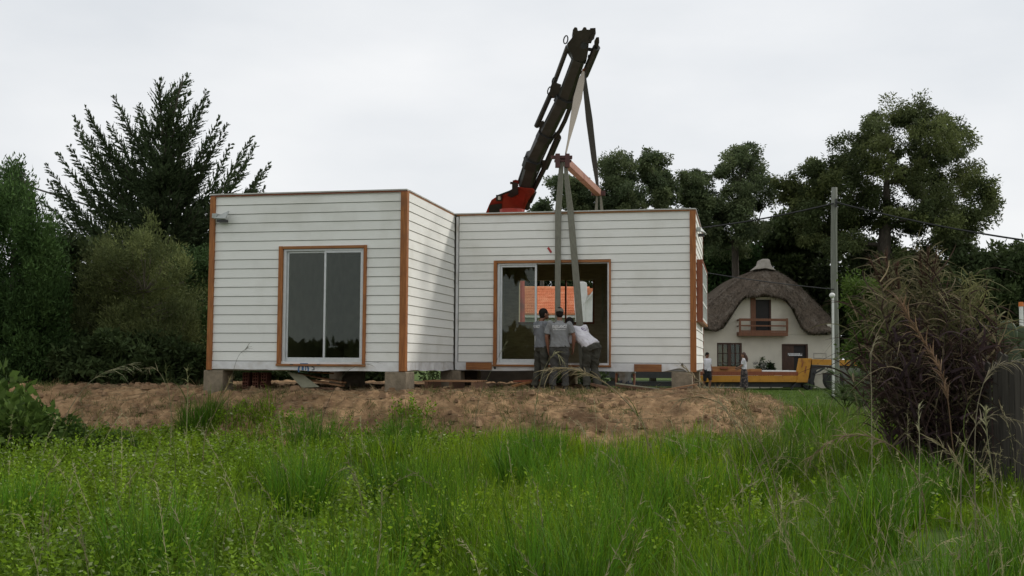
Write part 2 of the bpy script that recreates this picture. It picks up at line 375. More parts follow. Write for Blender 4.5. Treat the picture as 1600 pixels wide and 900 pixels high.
def zmound(x, y):
    d = pad_dist(x, y) + 0.9 * (fbm(x * 0.8 + 9, y * 0.8, 3) - 0.5)
    h = 0.985 * (1 - sstep(-0.5, 3.0, d)) - 0.30 * sstep(2.2, 3.6, d)
    amp = 0.35 + 0.65 * sstep(-1.2, 0.3, d)
    rough = (fbm(np.asarray(x) * 1.6, np.asarray(y) * 1.6, 4) - 0.5) * 0.26 + np.abs(fbm(np.asarray(x) * 4 + 3, np.asarray(y) * 6, 4) - 0.5) * 0.26
    return h + rough * amp - 0.03
def ztop(x, y): return np.maximum(zground(x, y), zmound(x, y))

def grid(name, xs, ys, zf, mat):
    X, Y = np.meshgrid(xs, ys); Z = zf(X, Y); nx, ny = len(xs), len(ys)
    V = np.stack([X.ravel(), Y.ravel(), Z.ravel()], 1)
    i = np.arange(nx * ny).reshape(ny, nx)
    F = np.stack([i[:-1, :-1], i[:-1, 1:], i[1:, 1:], i[1:, :-1]], -1).reshape(-1, 4)
    return np_mesh(name, V, F, mat, smooth=True)
gx = np.concatenate([[-900, -400, -200, -100, -60, -40], np.arange(-30, 30.1, 0.5), [40, 60, 100, 200, 400, 900]])
gy = np.concatenate([[-300, -120, -60, -30, -15, -8, -4, -2], np.arange(0, 60.1, 0.5), [66, 75, 90, 120, 200, 400, 900, 1800]])
tag(grid('ground', gx, gy, zground, M_ground), kind='structure')
mound = tag(grid('dirt_mound', np.arange(-15.5, 9.6, 0.048), np.concatenate([np.arange(15.8, 25, 0.048), np.arange(25, 34, 0.2)]), zmound, M_dirt), kind='structure')

# ------------------------------------------------------------------ house modules (built in house axes: u right, v back)
YAW, HX, HY, HB = -0.2059, -1.9975, 20.5694, 1.36
WL, DR, WR, DB = 4.07, 3.53, 5.28, 8.17           # left width, set-back of the right module, right width, back of the right module
_c, _s = math.cos(YAW), math.sin(YAW)
def hw(u, v, z=0.0): return Vector((HX + _c * u - _s * v, HY + _s * u + _c * v, z))
JOINTS = [1.543 + 0.18 * j for j in range(18)]
TOP = 4.785

def module(label, org):
    return thing('house_module', label, 'prefab house', hw(*org, HB), (0, 0, YAW))

class HP(MB):
    """shape collector in house axes that parents to a module"""
    def put(self, name, mat, mod, org, **k):
        return self.build(name, mat, mod, off=(org[0], org[1], HB), **k)

def front_boards(mod, org, u0, u1, v, cut):
    cu0, cu1, cz0, cz1 = cut
    for z0, z1 in zip(JOINTS, JOINTS[1:] + [TOP]):
        a, b_ = z0 + 0.012, z1
        segs = []
        if b_ <= cz1 + 0.001: segs = [[(u0, cu0, a, b_)], [(cu1, u1, a, b_)]]
        elif a < cz1: segs = [[(u0, cu0, a, b_), (cu0, cu1, cz1, b_), (cu1, u1, a, b_)]]
        else: segs = [[(u0, u1, a, b_)]]
        for s in segs:
            h = HP()
            for (x0, x1, p, q) in s:
                h.hexa([(x0, v - 0.026, p), (x1, v - 0.026, p), (x1, v - 0.002, p), (x0, v - 0.002, p),
                        (x0, v - 0.014, q), (x1, v - 0.014, q), (x1, v - 0.002, q), (x0, v - 0.002, q)])
            h.put('siding_board', M_side, mod, org)

def side_boards(mod, org, v0, v1, u, cut=None):
    for z0, z1 in zip(JOINTS, JOINTS[1:] + [TOP]):
        a, b_ = z0 + 0.012, z1
        segs = [[(v0, v1, a, b_)]]
        if cut:
            c0, c1, cz0, cz1 = cut
            if a >= cz1 or b_ <= cz0: pass
            elif a >= cz0 and b_ <= cz1: segs = [[(v0, c0, a, b_)], [(c1, v1, a, b_)]]
            elif b_ > cz1: segs = [[(v0, c0, a, b_), (c0, c1, cz1, b_), (c1, v1, a, b_)]]
            else: segs = [[(v0, c0, a, b_), (c0, c1, a, cz0), (c1, v1, a, b_)]]
        for s in segs:
            h = HP()
            for (x0, x1, p, q) in s:
                if x1 - x0 < 0.02: continue
                h.hexa([(u + 0.002, x0, p), (u + 0.026, x0, p), (u + 0.026, x1, p), (u + 0.002, x1, p),
                        (u + 0.002, x0, q), (u + 0.014, x0, q), (u + 0.014, x1, q), (u + 0.002, x1, q)])
            h.put('siding_board', M_side, mod, org)

def door_trim(mod, org, u0, u1, z0, z1, v, wl_, wr_):
    h = HP()
    h.box(u0, u0 + wl_, v - 0.045, v + 0.10, z0, z1); h.put('door_trim', M_woodv, mod, org, bevel=0.004)
    h = HP(); h.box(u1 - wr_, u1, v - 0.045, v + 0.10, z0, z1); h.put('door_trim', M_woodv, mod, org, bevel=0.004)
    h = HP(); h.box(u0 + wl_ + 0.002, u1 - wr_ - 0.002, v - 0.043, v + 0.10, z1 - 0.055, z1 - 0.002); h.put('door_trim', M_woodh, mod, org, bevel=0.004)
    h = HP(); h.box(u0 - 0.01, u1 + 0.01, v - 0.062, v + 0.10, z0 - 0.045, z0 - 0.002); h.put('door_sill', M_woodh, mod, org, bevel=0.004)

def sash(mod, org, u0, u1, z0, z1, v, fw, name='door_sash', bottom=None):
    bt = bottom or fw
    h = HP(); h.box(u0, u0 + fw, v, v + 0.04, z0, z1); h.box(u1 - fw, u1, v, v + 0.04, z0, z1)
    h.box(u0 + fw, u1 - fw, v + 0.001, v + 0.039, z1 - fw, z1); h.box(u0 + fw, u1 - fw, v + 0.001, v + 0.039, z0, z0 + bt)
    s = h.put(name, M_alu, mod, org, bevel=0.004)
    g = HP(); g.box(u0 + fw, u1 - fw, v + 0.017, v + 0.023, z0 + bt, z1 - fw)
    g.build('glass_pane', M_glass, s, off=(org[0], org[1], HB))
    return s

# ---- left module
ORG_L = (-2.0, 2.0)
mod_l = module('white clapboard house module standing forward on the left, with one closed glazed sliding door', ORG_L)
VL = 7.2
cut_l = (-2.592, -0.797, 1.505, 3.778)
front_boards(mod_l, ORG_L, -3.955, -0.125, 0.02, cut_l)
side_boards(mod_l, ORG_L, 0.085, 3.50, -0.02)
HP().box(-4.062, -3.955, -0.045, 0.075, 1.37, 4.782).put('corner_post', M_woodv, mod_l, ORG_L, bevel=0.006)
HP().box(-0.125, 0.006, -0.045, 0.085, 1.37, 4.782).put('corner_post', M_woodv, mod_l, ORG_L, bevel=0.006)
h = HP()                                                     # carcass: four walls round a room, with the door opening
h.box(-4.03, cut_l[0], 0.02, 0.14, 1.38, 4.78); h.box(cut_l[1], -0.15, 0.02, 0.14, 1.38, 4.78)
h.box(cut_l[0], cut_l[1], 0.02, 0.14, cut_l[3], 4.78); h.box(cut_l[0], cut_l[1], 0.02, 0.14, 1.38, cut_l[2])
h.put('front_wall', M_gap, mod_l, ORG_L)
HP().box(-0.15, -0.02, 0.02, VL, 1.38, 4.78).put('side_wall', M_inwhite, mod_l, ORG_L)
HP().box(-4.03, -3.90, 0.14, 1.2, 1.38, 4.78).box(-4.03, -3.90, 3.1, VL, 1.38, 4.78).box(-4.03, -3.90, 1.2, 3.1, 1.38, 2.0).box(-4.03, -3.90, 1.2, 3.1, 3.9, 4.78).put('side_wall', M_inwhite, mod_l, ORG_L)  # unseen opening added in this wall to let daylight into the room
HP().box(-3.90, -0.15, VL - 0.12, VL, 1.38, 4.78).put('back_wall', M_inwhite, mod_l, ORG_L)
HP().box(-3.90, -0.15, 0.14, VL - 0.12, 1.38, 1.50).put('floor', M_floorw, mod_l, ORG_L)
HP().box(-3.90, -0.15, 0.14, VL - 0.12, 4.30, 4.60).put('roof', M_inwood, mod_l, ORG_L)
h = HP(); h.box(-4.055, -0.001, -0.03, -0.010, 4.783, 4.812); h.put('roof_trim', M_redwood, mod_l, ORG_L)
h = HP(); h.box(-0.018, -0.001, 0.02, 3.52, 4.783, 4.812); h.put('roof_trim', M_woodh, mod_l, ORG_L)
h = HP()
h.box(-4.065, 0.0, -0.048, 0.12, 4.813, 4.838); h.box(-0.12, 0.01, 0.121, VL, 4.8135, 4.8385); h.box(-4.065, -3.9, 0.121, VL, 4.8135, 4.8385)
h.put('roof_flashing', M_flash, mod_l, ORG_L)
h = HP()                                                     # wrap round the bottom beam, its lower edge uneven
n_ = 60
for i in range(n_):
    a, b_ = -3.955 + 3.83 * i / n_, -3.955 + 3.83 * (i + 1) / n_
    f_ = lambda t: 1.372 + 0.014 * math.sin(t * 3.1) * math.sin(t * 1.3 + 1) - (0.0 if t > -2.75 else -0.012)
    w_ = lambda t: -0.022 + 0.006 * math.sin(t * 9.0) * math.sin(t * 4.3)
    h.hexa([(a, w_(a), f_(a)), (b_, w_(b_), f_(b_)), (b_, 0.01, f_(b_)), (a, 0.01, f_(a)), (a, -0.016, 1.542), (b_, -0.016, 1.542), (b_, 0.01, 1.542), (a, 0.01, 1.542)])
h.put('base_wrap', M_memb, mod_l, ORG_L)
h = HP()
for i in range(30):
    a, b_ = 0.085 + 3.4 * i / 30, 0.085 + 3.4 * (i + 1) / 30
    f_ = lambda t: 1.374 + 0.020 * math.sin(t * 1.7 + 0.4) * math.sin(t * 3.1)
    w_ = lambda t: 0.002 + 0.012 * math.sin(t * 11.0)
    h.hexa([(-0.02, a, f_(a)), (w_(a), a, f_(a)), (w_(b_), b_, f_(b_)), (-0.02, b_, f_(b_)), (-0.02, a, 1.542), (-0.002, a, 1.542), (-0.002, b_, 1.542), (-0.02, b_, 1.542)])
h.put('base_wrap', M_memb, mod_l, ORG_L)
HP().box(-4.0, -0.05, 0.03, 0.2, 1.365, 1.379).box(-0.2, -0.05, 0.201, VL, 1.366, 1.3795).box(-4.0, -3.85, 0.201, VL, 1.366, 1.3795).put('floor_beam', M_inwood, mod_l, ORG_L)
door_trim(mod_l, ORG_L, -2.592, -0.797, 1.50, 3.778, 0.0, 0.085, 0.06)
h = HP(); h.box(-2.505, -2.445, 0.0, 0.09, 1.502, 3.722); h.box(-0.885, -0.858, 0.0, 0.09, 1.502, 3.722)
h.box(-2.445, -0.885, 0.001, 0.089, 3.68, 3.7215); h.box(-2.445, -0.885, 0.001, 0.089, 1.502, 1.545)
fr_ = h.put('door_frame', M_alu, mod_l, ORG_L, bevel=0.004)
sash(mod_l, ORG_L, -2.444, -1.625, 1.546, 3.679, 0.045, 0.035, bottom=0.075)
sash(mod_l, ORG_L, -1.665, -0.886, 1.546, 3.679, 0.003, 0.04, bottom=0.075)
for u in (-2.30, -1.75):
    HP().box(u, u + 0.06, -0.072, -0.0625, 1.485, 1.498).put('drain_slot', M_black, mod_l, ORG_L)
# marks written on the wrap: a ringed 1 and a small 5
h = HP()
for k in range(22):
    a0, a1 = R(-20 + 10.5 * k), R(-20 + 10.5 * (k + 1)); cx, cz = -2.04, 1.395
    for (r0, r1) in ((0.085, 0.115),):
        h.hexa([(cx + r0 * math.cos(a0), -0.031, cz + r0 * math.sin(a0)), (cx + r1 * math.cos(a0), -0.031, cz + r1 * math.sin(a0)), (cx + r1 * math.cos(a0), -0.026, cz + r1 * math.sin(a0)), (cx + r0 * math.cos(a0), -0.026, cz + r0 * math.sin(a0)),
                (cx + r0 * math.cos(a1), -0.031, cz + r0 * math.sin(a1)), (cx + r1 * math.cos(a1), -0.031, cz + r1 * math.sin(a1)), (cx + r1 * math.cos(a1), -0.026, cz + r1 * math.sin(a1)), (cx + r0 * math.cos(a1), -0.026, cz + r0 * math.sin(a1))])
h.box(-2.075, -2.035, -0.031, -0.026, 1.378, 1.465); h.box(-2.005, -1.985, -0.031, -0.026, 1.378, 1.462); h.box(-2.11, -1.95, -0.0312, -0.0262, 1.497, 1.512)
h.put('ink_mark', M_blue, mod_l, ORG_L)
h = HP()
h.box(-1.872, -1.856, -0.031, -0.026, 1.432, 1.478); h.box(-1.856, -1.812, -0.031, -0.026, 1.466, 1.478); h.box(-1.856, -1.82, -0.031, -0.026, 1.432, 1.444)
h.box(-1.834, -1.818, -0.0311, -0.0261, 1.385, 1.436); h.box(-1.872, -1.834, -0.031, -0.026, 1.378, 1.392)
h.put('ink_mark', M_blkp, mod_l, ORG_L)

def flood_lamp(mod, org, u, v, z, side=0):
    """bracket, tilted shade and lamp head; side=1 for the wall that faces right"""
    def T(p): return (u + p[0], v + p[1], z + p[2]) if not side else (u - p[1], v + p[0], z + p[2])
    def bx(h, a, b_):
        return h.hexa([T(p) for p in [(a[0], a[1], a[2]), (b_[0], a[1], a[2]), (b_[0], b_[1], a[2]), (a[0], b_[1], a[2]), (a[0], a[1], b_[2]), (b_[0], a[1], b_[2]), (b_[0], b_[1], b_[2]), (a[0], b_[1], b_[2])]])
    h = HP(); bx(h, (-0.05, -0.12, -0.02), (0.05, -0.027, 0.07)); lam = h.put('wall_lamp', M_lampg, mod, org, bevel=0.006)
    h = HP(); h.prism([T(p) for p in [(0.02, -0.19, -0.03), (0.30, -0.24, -0.05), (0.30, -0.10, 0.12), (0.16, -0.10, 0.06), (0.02, -0.10, 0.0)]],
                      [T(p) for p in [(0.02, -0.17, -0.045), (0.30, -0.22, -0.07), (0.30, -0.075, 0.11), (0.16, -0.075, 0.045), (0.02, -0.075, -0.015)]])
    h.build('lamp_shade', M_lampg, lam, off=(org[0], org[1], HB))
    h = HP(); bx(h, (0.09, -0.19, -0.11), (0.27, -0.06, -0.06)); h.build('lamp_head', M_black, lam, off=(org[0], org[1], HB))
flood_lamp(mod_l, ORG_L, -3.93, 0.0, 4.37)

# ---- right module
ORG_R = (2.6, 5.8)
mod_r = module('white clapboard house module set back on the right with a wide doorway standing half open', ORG_R)
cut_r = (0.897, 3.475, 1.505, 3.778)
V0 = DR
front_boards(mod_r, ORG_R, 0.105, 5.155, V0 + 0.02, cut_r)
BAY = (3.98, 7.6, 2.44, 3.79)
side_boards(mod_r, ORG_R, V0 + 0.085, 8.14, WR - 0.026, BAY)
HP().box(5.155, WR, V0 - 0.04, V0 + 0.085, 1.365, 4.782).put('corner_post', M_woodv, mod_r, ORG_R, bevel=0.006)
HP().box(WR - 0.02, WR + 0.004, 8.14, 8.20, 1.365, 4.782).put('corner_post', M_redwood, mod_r, ORG_R)
HP().box(0.032, 0.085, V0 - 0.02, V0 + 0.05, 1.372, 4.76).put('corner_strip', M_memb, mod_r, ORG_R, bevel=0.008)
h = HP()
h.box(0.05, cut_r[0], V0 + 0.02, V0 + 0.14, 1.38, 4.78); h.box(cut_r[1], WR - 0.03, V0 + 0.02, V0 + 0.14, 1.38, 4.78)
h.box(cut_r[0], cut_r[1], V0 + 0.02, V0 + 0.14, cut_r[3], 4.78); h.box(cut_r[0], cut_r[1], V0 + 0.02, V0 + 0.14, 1.38, cut_r[2])
h.put('front_wall', M_gap, mod_r, ORG_R)
h = HP()
h.box(WR - 0.15, WR - 0.026, V0 + 0.14, BAY[0], 1.38, 4.78); h.box(WR - 0.15, WR - 0.026, BAY[1], DB, 1.38, 4.78)
h.box(WR - 0.15, WR - 0.026, BAY[0], BAY[1], 1.38, BAY[2]); h.box(WR - 0.15, WR - 0.026, BAY[0], BAY[1], BAY[3], 4.78)
h.put('side_wall', M_gap, mod_r, ORG_R)
HP().box(0.05, 0.17, V0 + 0.14, DB, 1.38, 4.78).put('side_wall', M_inwood, mod_r, ORG_R)
h = HP()                                                     # back wall with its window opening
bw = (0.55, 2.53, 2.585, 3.67)
h.box(0.17, bw[0], DB - 0.14, DB, 1.38, 4.78); h.box(bw[1], WR - 0.15, DB - 0.14, DB, 1.38, 4.78)
h.box(bw[0], bw[1], DB - 0.14, DB, 1.38, bw[2]); h.box(bw[0], bw[1], DB - 0.14, DB, bw[3], 4.78)
h.put('back_wall', M_inwood, mod_r, ORG_R)
h = HP(); h.box(bw[0], bw[1], DB - 0.20, DB + 0.02, bw[2] - 0.05, bw[2] - 0.001)
h.box(1.755, 1.795, DB - 0.11, DB - 0.04, bw[2], bw[3]); h.box(2.495, 2.529, DB - 0.11, DB - 0.04, bw[2], bw[3])
h.put('window_frame', M_redwood, mod_r, ORG_R)
HP().box(2.73, 2.775, DB - 0.26, DB - 0.21, bw[2] - 0.04, bw[3] + 0.02).put('window_sash', M_palewood, mod_r, ORG_R)
HP().box(0.17, WR - 0.15, V0 + 0.14, DB - 0.14, 1.38, 1.50).put('floor', M_floorw, mod_r, ORG_R)
HP().box(0.17, WR - 0.15, V0 + 0.14, DB - 0.14, 4.10, 4.60).put('roof', M_inwood, mod_r, ORG_R)
h = HP(); h.box(0.05, WR - 0.003, V0 - 0.03, V0 - 0.010, 4.783, 4.812); h.put('roof_trim', M_woodh, mod_r, ORG_R)
h = HP(); h.box(WR - 0.02, WR + 0.002, V0 + 0.02, 8.2, 4.7835, 4.8125); h.put('roof_trim', M_redwood, mod_r, ORG_R)
h = HP()
h.box(0.02, WR + 0.005, V0 - 0.05, V0 + 0.12, 4.813, 4.838); h.box(WR - 0.12, WR + 0.01, V0 + 0.121, DB, 4.8135, 4.8385); h.box(0.02, 0.15, V0 + 0.121, DB, 4.8135, 4.8385); h.box(0.15, WR - 0.12, DB - 0.1, DB, 4.8135, 4.8385)
h.put('roof_flashing', M_flash, mod_r, ORG_R)
h = HP()
for i in range(70):
    a, b_ = 0.085 + 5.07 * i / 70, 0.085 + 5.07 * (i + 1) / 70
    f_ = lambda t: 1.370 - 0.016 * math.sin(t * 1.9) * math.sin(t * 0.7) + 0.075 * float(sstep(4.55, 4.95, t)) * (1 - float(sstep(4.97, 5.1, t)))
    w_ = lambda t: V0 - 0.022 + 0.008 * math.sin(t * 8.0) * math.sin(t * 3.3)
    h.hexa([(a, w_(a), f_(a)), (b_, w_(b_), f_(b_)), (b_, V0 + 0.01, f_(b_)), (a, V0 + 0.01, f_(a)), (a, V0 - 0.016, 1.542), (b_, V0 - 0.016, 1.542), (b_, V0 + 0.01, 1.542), (a, V0 + 0.01, 1.542)])
h.put('base_wrap', M_memb, mod_r, ORG_R)
HP().box(WR - 0.026, WR - 0.006, V0 + 0.085, 8.14, 1.40, 1.542).put('base_wrap', M_memb, mod_r, ORG_R)
HP().box(0.08, WR - 0.05, V0 + 0.03, V0 + 0.2, 1.366, 1.379).box(WR - 0.2, WR - 0.05, V0 + 0.201, DB, 1.3665, 1.3795).box(0.08, 0.23, V0 + 0.201, DB, 1.3665, 1.3795).put('floor_beam', M_inwood, mod_r, ORG_R)
HP().box(0.292, 0.871, V0 - 0.055, V0 - 0.03, 1.38, 1.54).put('timber_cleat', M_woodh, mod_r, ORG_R, bevel=0.004)
HP().box(3.973, 4.555, V0 - 0.055, V0 - 0.03, 1.366, 1.526).put('timber_cleat', M_woodh, mod_r, ORG_R, bevel=0.004)
for (u, z) in ((0.94, 1.425), (4.985, 1.515)):
    HP().ell((u, V0 - 0.032, z), (0.026, 0.008, 0.03)).put('bolt_hole', M_black, mod_r, ORG_R)
HP().hexa([(2.08, V0 - 0.014, 4.035), (2.12, V0 - 0.014, 4.06), (2.12, V0 - 0.006, 4.06), (2.08, V0 - 0.006, 4.035), (2.155, V0 - 0.014, 3.925), (2.195, V0 - 0.014, 3.945), (2.195, V0 - 0.006, 3.945), (2.155, V0 - 0.006, 3.925)]).put('red_sticker', M_redp, mod_r, ORG_R)
door_trim(mod_r, ORG_R, 0.897, 3.475, 1.50, 3.768, V0, 0.075, 0.035)
h = HP(); h.box(0.974, 1.03, V0, V0 + 0.10, 1.502, 3.712); h.box(3.40, 3.438, V0, V0 + 0.10, 1.502, 3.712)
h.box(1.03, 1.85, V0 + 0.001, V0 + 0.099, 3.675, 3.7115); h.box(1.85, 3.40, V0 + 0.02, V0 + 0.099, 3.69, 3.7115); h.box(1.03, 3.40, V0 + 0.001, V0 + 0.099, 1.502, 1.535)
h.put('door_frame', M_alu, mod_r, ORG_R, bevel=0.004)
sash(mod_r, ORG_R, 1.032, 1.85, 1.537, 3.674, V0 + 0.03, 0.045, bottom=0.08)
# boxed-out window on the side wall
h = HP(); h.box(WR - 0.024, WR + 0.125, BAY[0], BAY[0] + 0.035, BAY[2], BAY[3]); h.put('window_box_side', M_redwood, mod_r, ORG_R)
h = HP(); h.box(WR - 0.024, WR + 0.125, BAY[1] - 0.035, BAY[1], BAY[2], BAY[3]); h.put('window_box_side', M_redwood, mod_r, ORG_R)
h = HP(); h.box(WR - 0.024, WR + 0.127, BAY[0] + 0.036, BAY[1] - 0.036, BAY[2], BAY[2] + 0.04); h.put('window_box_sill', M_woodh, mod_r, ORG_R)
h = HP(); h.box(WR - 0.024, WR + 0.127, BAY[0] + 0.036, BAY[1] - 0.036, BAY[3] - 0.04, BAY[3]); h.put('window_box_head', M_redwood, mod_r, ORG_R)
h = HP()
for k in range(5):
    v_ = BAY[0] + 0.08 + k * (BAY[1] - BAY[0] - 0.2) / 4
    h.box(WR + 0.085, WR + 0.118, v_, v_ + 0.045, BAY[2] + 0.10, BAY[3] - 0.05)
for z_ in (BAY[2] + 0.06, 2.86, 3.26, BAY[3] - 0.09):
    h.box(WR + 0.087, WR + 0.116, BAY[0] + 0.06, BAY[1] - 0.06, z_, z_ + 0.04)
ws = h.put('side_window', M_white, mod_r, ORG_R)
HP().box(WR + 0.098, WR + 0.104, BAY[0] + 0.06, BAY[1] - 0.06, BAY[2] + 0.06, BAY[3] - 0.06).build('glass_pane', M_glass, ws, off=(ORG_R[0], ORG_R[1], HB))
flood_lamp(mod_r, ORG_R, WR - 0.03, 4.0, 4.42, side=1)

# ------------------------------------------------------------------ concrete blocks and leftovers under the modules
def ground_at(x, y): return float(ztop(np.array([x]), np.array([y]))[0])
def uv_box(name, label, cat, mat, u0, u1, v0, v1, z0, z1, group=None, tilt=0.0, bevel=0.012, turn=0.0):
    cu, cv = (u0 + u1) / 2, (v0 + v1) / 2
    p = hw(cu, cv, z0)
    o = MB().box(-(u1 - u0) / 2, (u1 - u0) / 2, -(v1 - v0) / 2, (v1 - v0) / 2, 0, z1 - z0).build(name, mat, bevel=bevel)
    o.location = p; o.rotation_euler = (0, tilt, YAW + turn)
    return tag(o, label, cat, group)
PIERS = [(-0.405, 0.02, -0.03, 0.52, 'broad concrete block under the near corner of the left module'),
         (-4.13, -3.72, -0.02, 0.45, 'concrete block under the far left corner post of the left module'),
         (-0.30, 0.16, DR - 0.02, DR + 0.4, 'shaded concrete block below the inner corner where the two modules meet'),
         (4.76, 5.19, DR - 0.03, DR + 0.4, 'concrete block with a pale face under the right corner post of the right module'),
         (-2.25, -1.85, 2.6, 3.0, 'dark concrete block in the shade under the middle of the left module'),
         (-4.1, -3.7, 6.6, 7.0, 'rear concrete block at the back left corner below the left module'),
         (-0.6, -0.2, 6.6, 7.0, 'rear concrete block at the back right corner below the left module'),
         (1.75, 2.1, 7.6, 8.0, 'rear concrete block in the middle behind the workers below the right module'),
         (4.8, 5.2, 7.7, 8.1, 'rear concrete block at the back right corner below the right module')]
for u0, u1, v0, v1, lab in PIERS:
    p = hw((u0 + u1) / 2, (v0 + v1) / 2)
    uv_box('concrete_block', lab, 'concrete block', M_conc, u0, u1, v0, v1, ground_at(p.x, p.y) - 0.07, 1.362, 'blocks carrying the house modules', bevel=0.02)
uv_box('timber_prop', 'dark upright timber prop beside the block under the right corner', 'prop', M_oldplank, 5.02, 5.2, DR + 0.65, DR + 0.82, 0.9, 1.362)
# hollow bricks under the left module
def hollow_brick(label, u, v, z, turn, up):
    t = thing('hollow_brick', label, 'brick', hw(u, v, z), (0, 0, YAW + turn), 'hollow clay bricks under the left module')
    w, d, hgt = (0.12, 0.25, 0.18)
    h = MB(); t_ = 0.014
    h.box(-w / 2, w / 2, 0, t_, 0, hgt) if False else None
    for x in (-w / 2, -t_ / 2, w / 2 - t_): h.box(x, x + t_, 0, d, 0.0, hgt)
    for z_ in (0.0, hgt / 3, 2 * hgt / 3, hgt - t_):
        h.box(-w / 2 + t_, -t_ / 2, 0.002, d - 0.002, z_, z_ + t_); h.box(t_ / 2, w / 2 - t_, 0.002, d - 0.002, z_, z_ + t_)
    h.build('brick_shell', M_brick, t)
for u, v, z, tr, lab in [(-3.42, 0.35, 0.955, 0.1, 'lower hollow clay brick nearest the left block'), (-3.42, 0.36, 1.137, 0.05, 'upper hollow clay brick nearest the left block'),
                         (-3.22, 0.38, 0.955, 0.0, 'lower hollow clay brick in the middle of the stack'), (-3.22, 0.38, 1.137, -0.06, 'upper hollow clay brick in the middle of the stack'),
                         (-3.04, 0.36, 0.955, 0.02, 'lower hollow clay brick at the right end of the stack'), (-3.04, 0.38, 1.137, 0.04, 'upper hollow clay brick at the right end of the stack')]:
    hollow_brick(lab, u, v, z, tr, True)
# offcuts: pile of planks in front of the left module, pallet, planks near the workers
def plank(label, a, b_, w, th, mat, group, name='plank', up=(0, 0, 1)):
    a, b_ = Vector(a), Vector(b_); c = (a + b_) / 2
    o = MB().bar(a - c, b_ - c, w, th, up).build(name, mat, bevel=0.003); o.location = c
    return tag(o, label, 'plank', group)
G1 = 'offcuts piled under the left module'
plank('long pale yellow plank sloping down over the offcut pile', hw(-2.45, 0.75, 1.30), hw(-1.35, 0.35, 1.14), 0.14, 0.03, M_plank, G1)
plank('second yellow plank lying under the long sloping one', hw(-2.30, 0.55, 1.20), hw(-1.36, 0.32, 1.08), 0.12, 0.035, M_plank, G1)
plank('orange plank high in the offcut pile against the wrap', hw(-2.3, 0.9, 1.335), hw(-1.75, 0.75, 1.31), 0.12, 0.03, M_ply, G1)
plank('short brown plank at the bottom of the offcut pile', hw(-2.6, 0.5, 1.04), hw(-1.5, 0.3, 1.02), 0.16, 0.04, M_oldplank, G1)
plank('flat dark board lying on the earth left of the offcut pile', hw(-3.0, 0.3, 0.995), hw(-1.7, 0.15, 1.0), 0.2, 0.04, M_oldplank, G1)
o = MB().prism([(-0.30, 0, 0.20), (0.05, 0.0, 0.14), (0.42, 0, -0.10), (0.06, 0, -0.12)], [(-0.30, 0.03, 0.20), (0.05, 0.03, 0.14), (0.42, 0.03, -0.10), (0.06, 0.03, -0.12)]).build('plank', M_palewood)
o.location = hw(-2.22, 0.24, 1.15); o.rotation_euler = (R(-20), 0, YAW); tag(o, 'pale greyish wedge of board leaning on the offcut pile', 'plank', G1)
t = thing('pallet', 'raw wooden pallet lying behind the near concrete block', 'pallet', hw(0.55, 1.6, 1.0), (0, 0, YAW))
for z_ in (0.0, 0.16):
    for k in range(6): MB().box(-0.55, 0.55, -0.5 + 0.18 * k, -0.42 + 0.18 * k, z_, z_ + 0.022).build('slat', M_plank, t)
for x in (-0.5, 0.0, 0.45): MB().box(x, x + 0.07, -0.5, 0.48, 0.022, 0.158).build('stringer', M_oldplank, t)
G2 = 'planks lying on the earth by the workers'
def gp(px, py, Y, dz=0.0):
    p = at(px, py, Y); return (p.x, p.y, p.z + dz)
plank('short orange plank end lying left of the workers', gp(800, 604, 23.2), gp(838, 594, 23.6), 0.10, 0.045, M_ply, G2)
plank('orange plank on top of the pair left of the workers', gp(802, 596, 23.5), gp(845, 594, 23.5), 0.12, 0.04, M_redwood, G2)
plank('brown plank lying at an angle right of the workers', gp(925, 600, 22.8), gp(982, 616, 22.2), 0.18, 0.05, M_oldplank, G2)
plank('long dark board with a pale edge running towards the right block', gp(962, 602, 23.0), gp(1075, 615, 22.8), 0.28, 0.05, M_oldplank, G2)
plank('pale strip lying along the long dark board', gp(962, 599, 23.05), gp(1030, 608, 22.9), 0.03, 0.03, M_palewood, G2)
plank('short dark plank butting against the right concrete block', gp(1036, 611, 22.6), gp(1074, 607, 22.6), 0.14, 0.05, M_oldplank, G2)
plank('small white offcut on the earth right of the workers', gp(983, 616, 21.6), gp(998, 621, 21.4), 0.10, 0.04, M_white, G2)
plank('thin slat lying on the earth below the white offcut', gp(966, 632, 20.6), gp(986, 622, 21.2), 0.03, 0.02, M_oldplank, G2)
plank('thin slat lying beside the white offcut', gp(978, 634, 20.6), gp(1000, 622, 21.2), 0.03, 0.02, M_oldplank, G2)
plank('loose batten on the earth in front of the right block', gp(1022, 612, 22.0), gp(1090, 600, 22.2), 0.05, 0.025, M_plank, G2)

# ------------------------------------------------------------------ crane arm with spreader beam and slings
AX0, AX1 = (822.0, 292.0), (908.0, 66.0)
CY0, CY1 = 31.0, 26.2
def cd(px, py):                                # distance of the boom at this point along its length
    ax, ay = AX1[0] - AX0[0], AX1[1] - AX0[1]
    s = ((px - AX0[0]) * ax + (py - AX0[1]) * ay) / (ax * ax + ay * ay)
    return CY0 + (CY1 - CY0) * min(max(s, -0.25), 1.15)
def cpt(px, py, dy=0.0): return at(px, py, cd(px, py) + dy)
crane_base = at(800, 333, 31.0); crane_base.z = ground_at(crane_base.x, 31.0)
crane = thing('loader_crane', 'loader crane behind the modules, red foot and dark telescopic arm raised to the right', 'crane', crane_base)
OC = tuple(crane_base)
def cplate(name, mat, pts, th, dy=0.0, parent=None, bevel=0.0):
    fr_ = [cpt(x, y, dy - th / 2) for x, y in pts]
    # same outline a plate-thickness further back, kept parallel by moving straight along the view-independent depth axis
    bk = [p + Vector((0, th, 0)) for p in fr_]
    return MB().prism(fr_, bk).build(name, mat, parent or crane, off=OC, bevel=bevel)
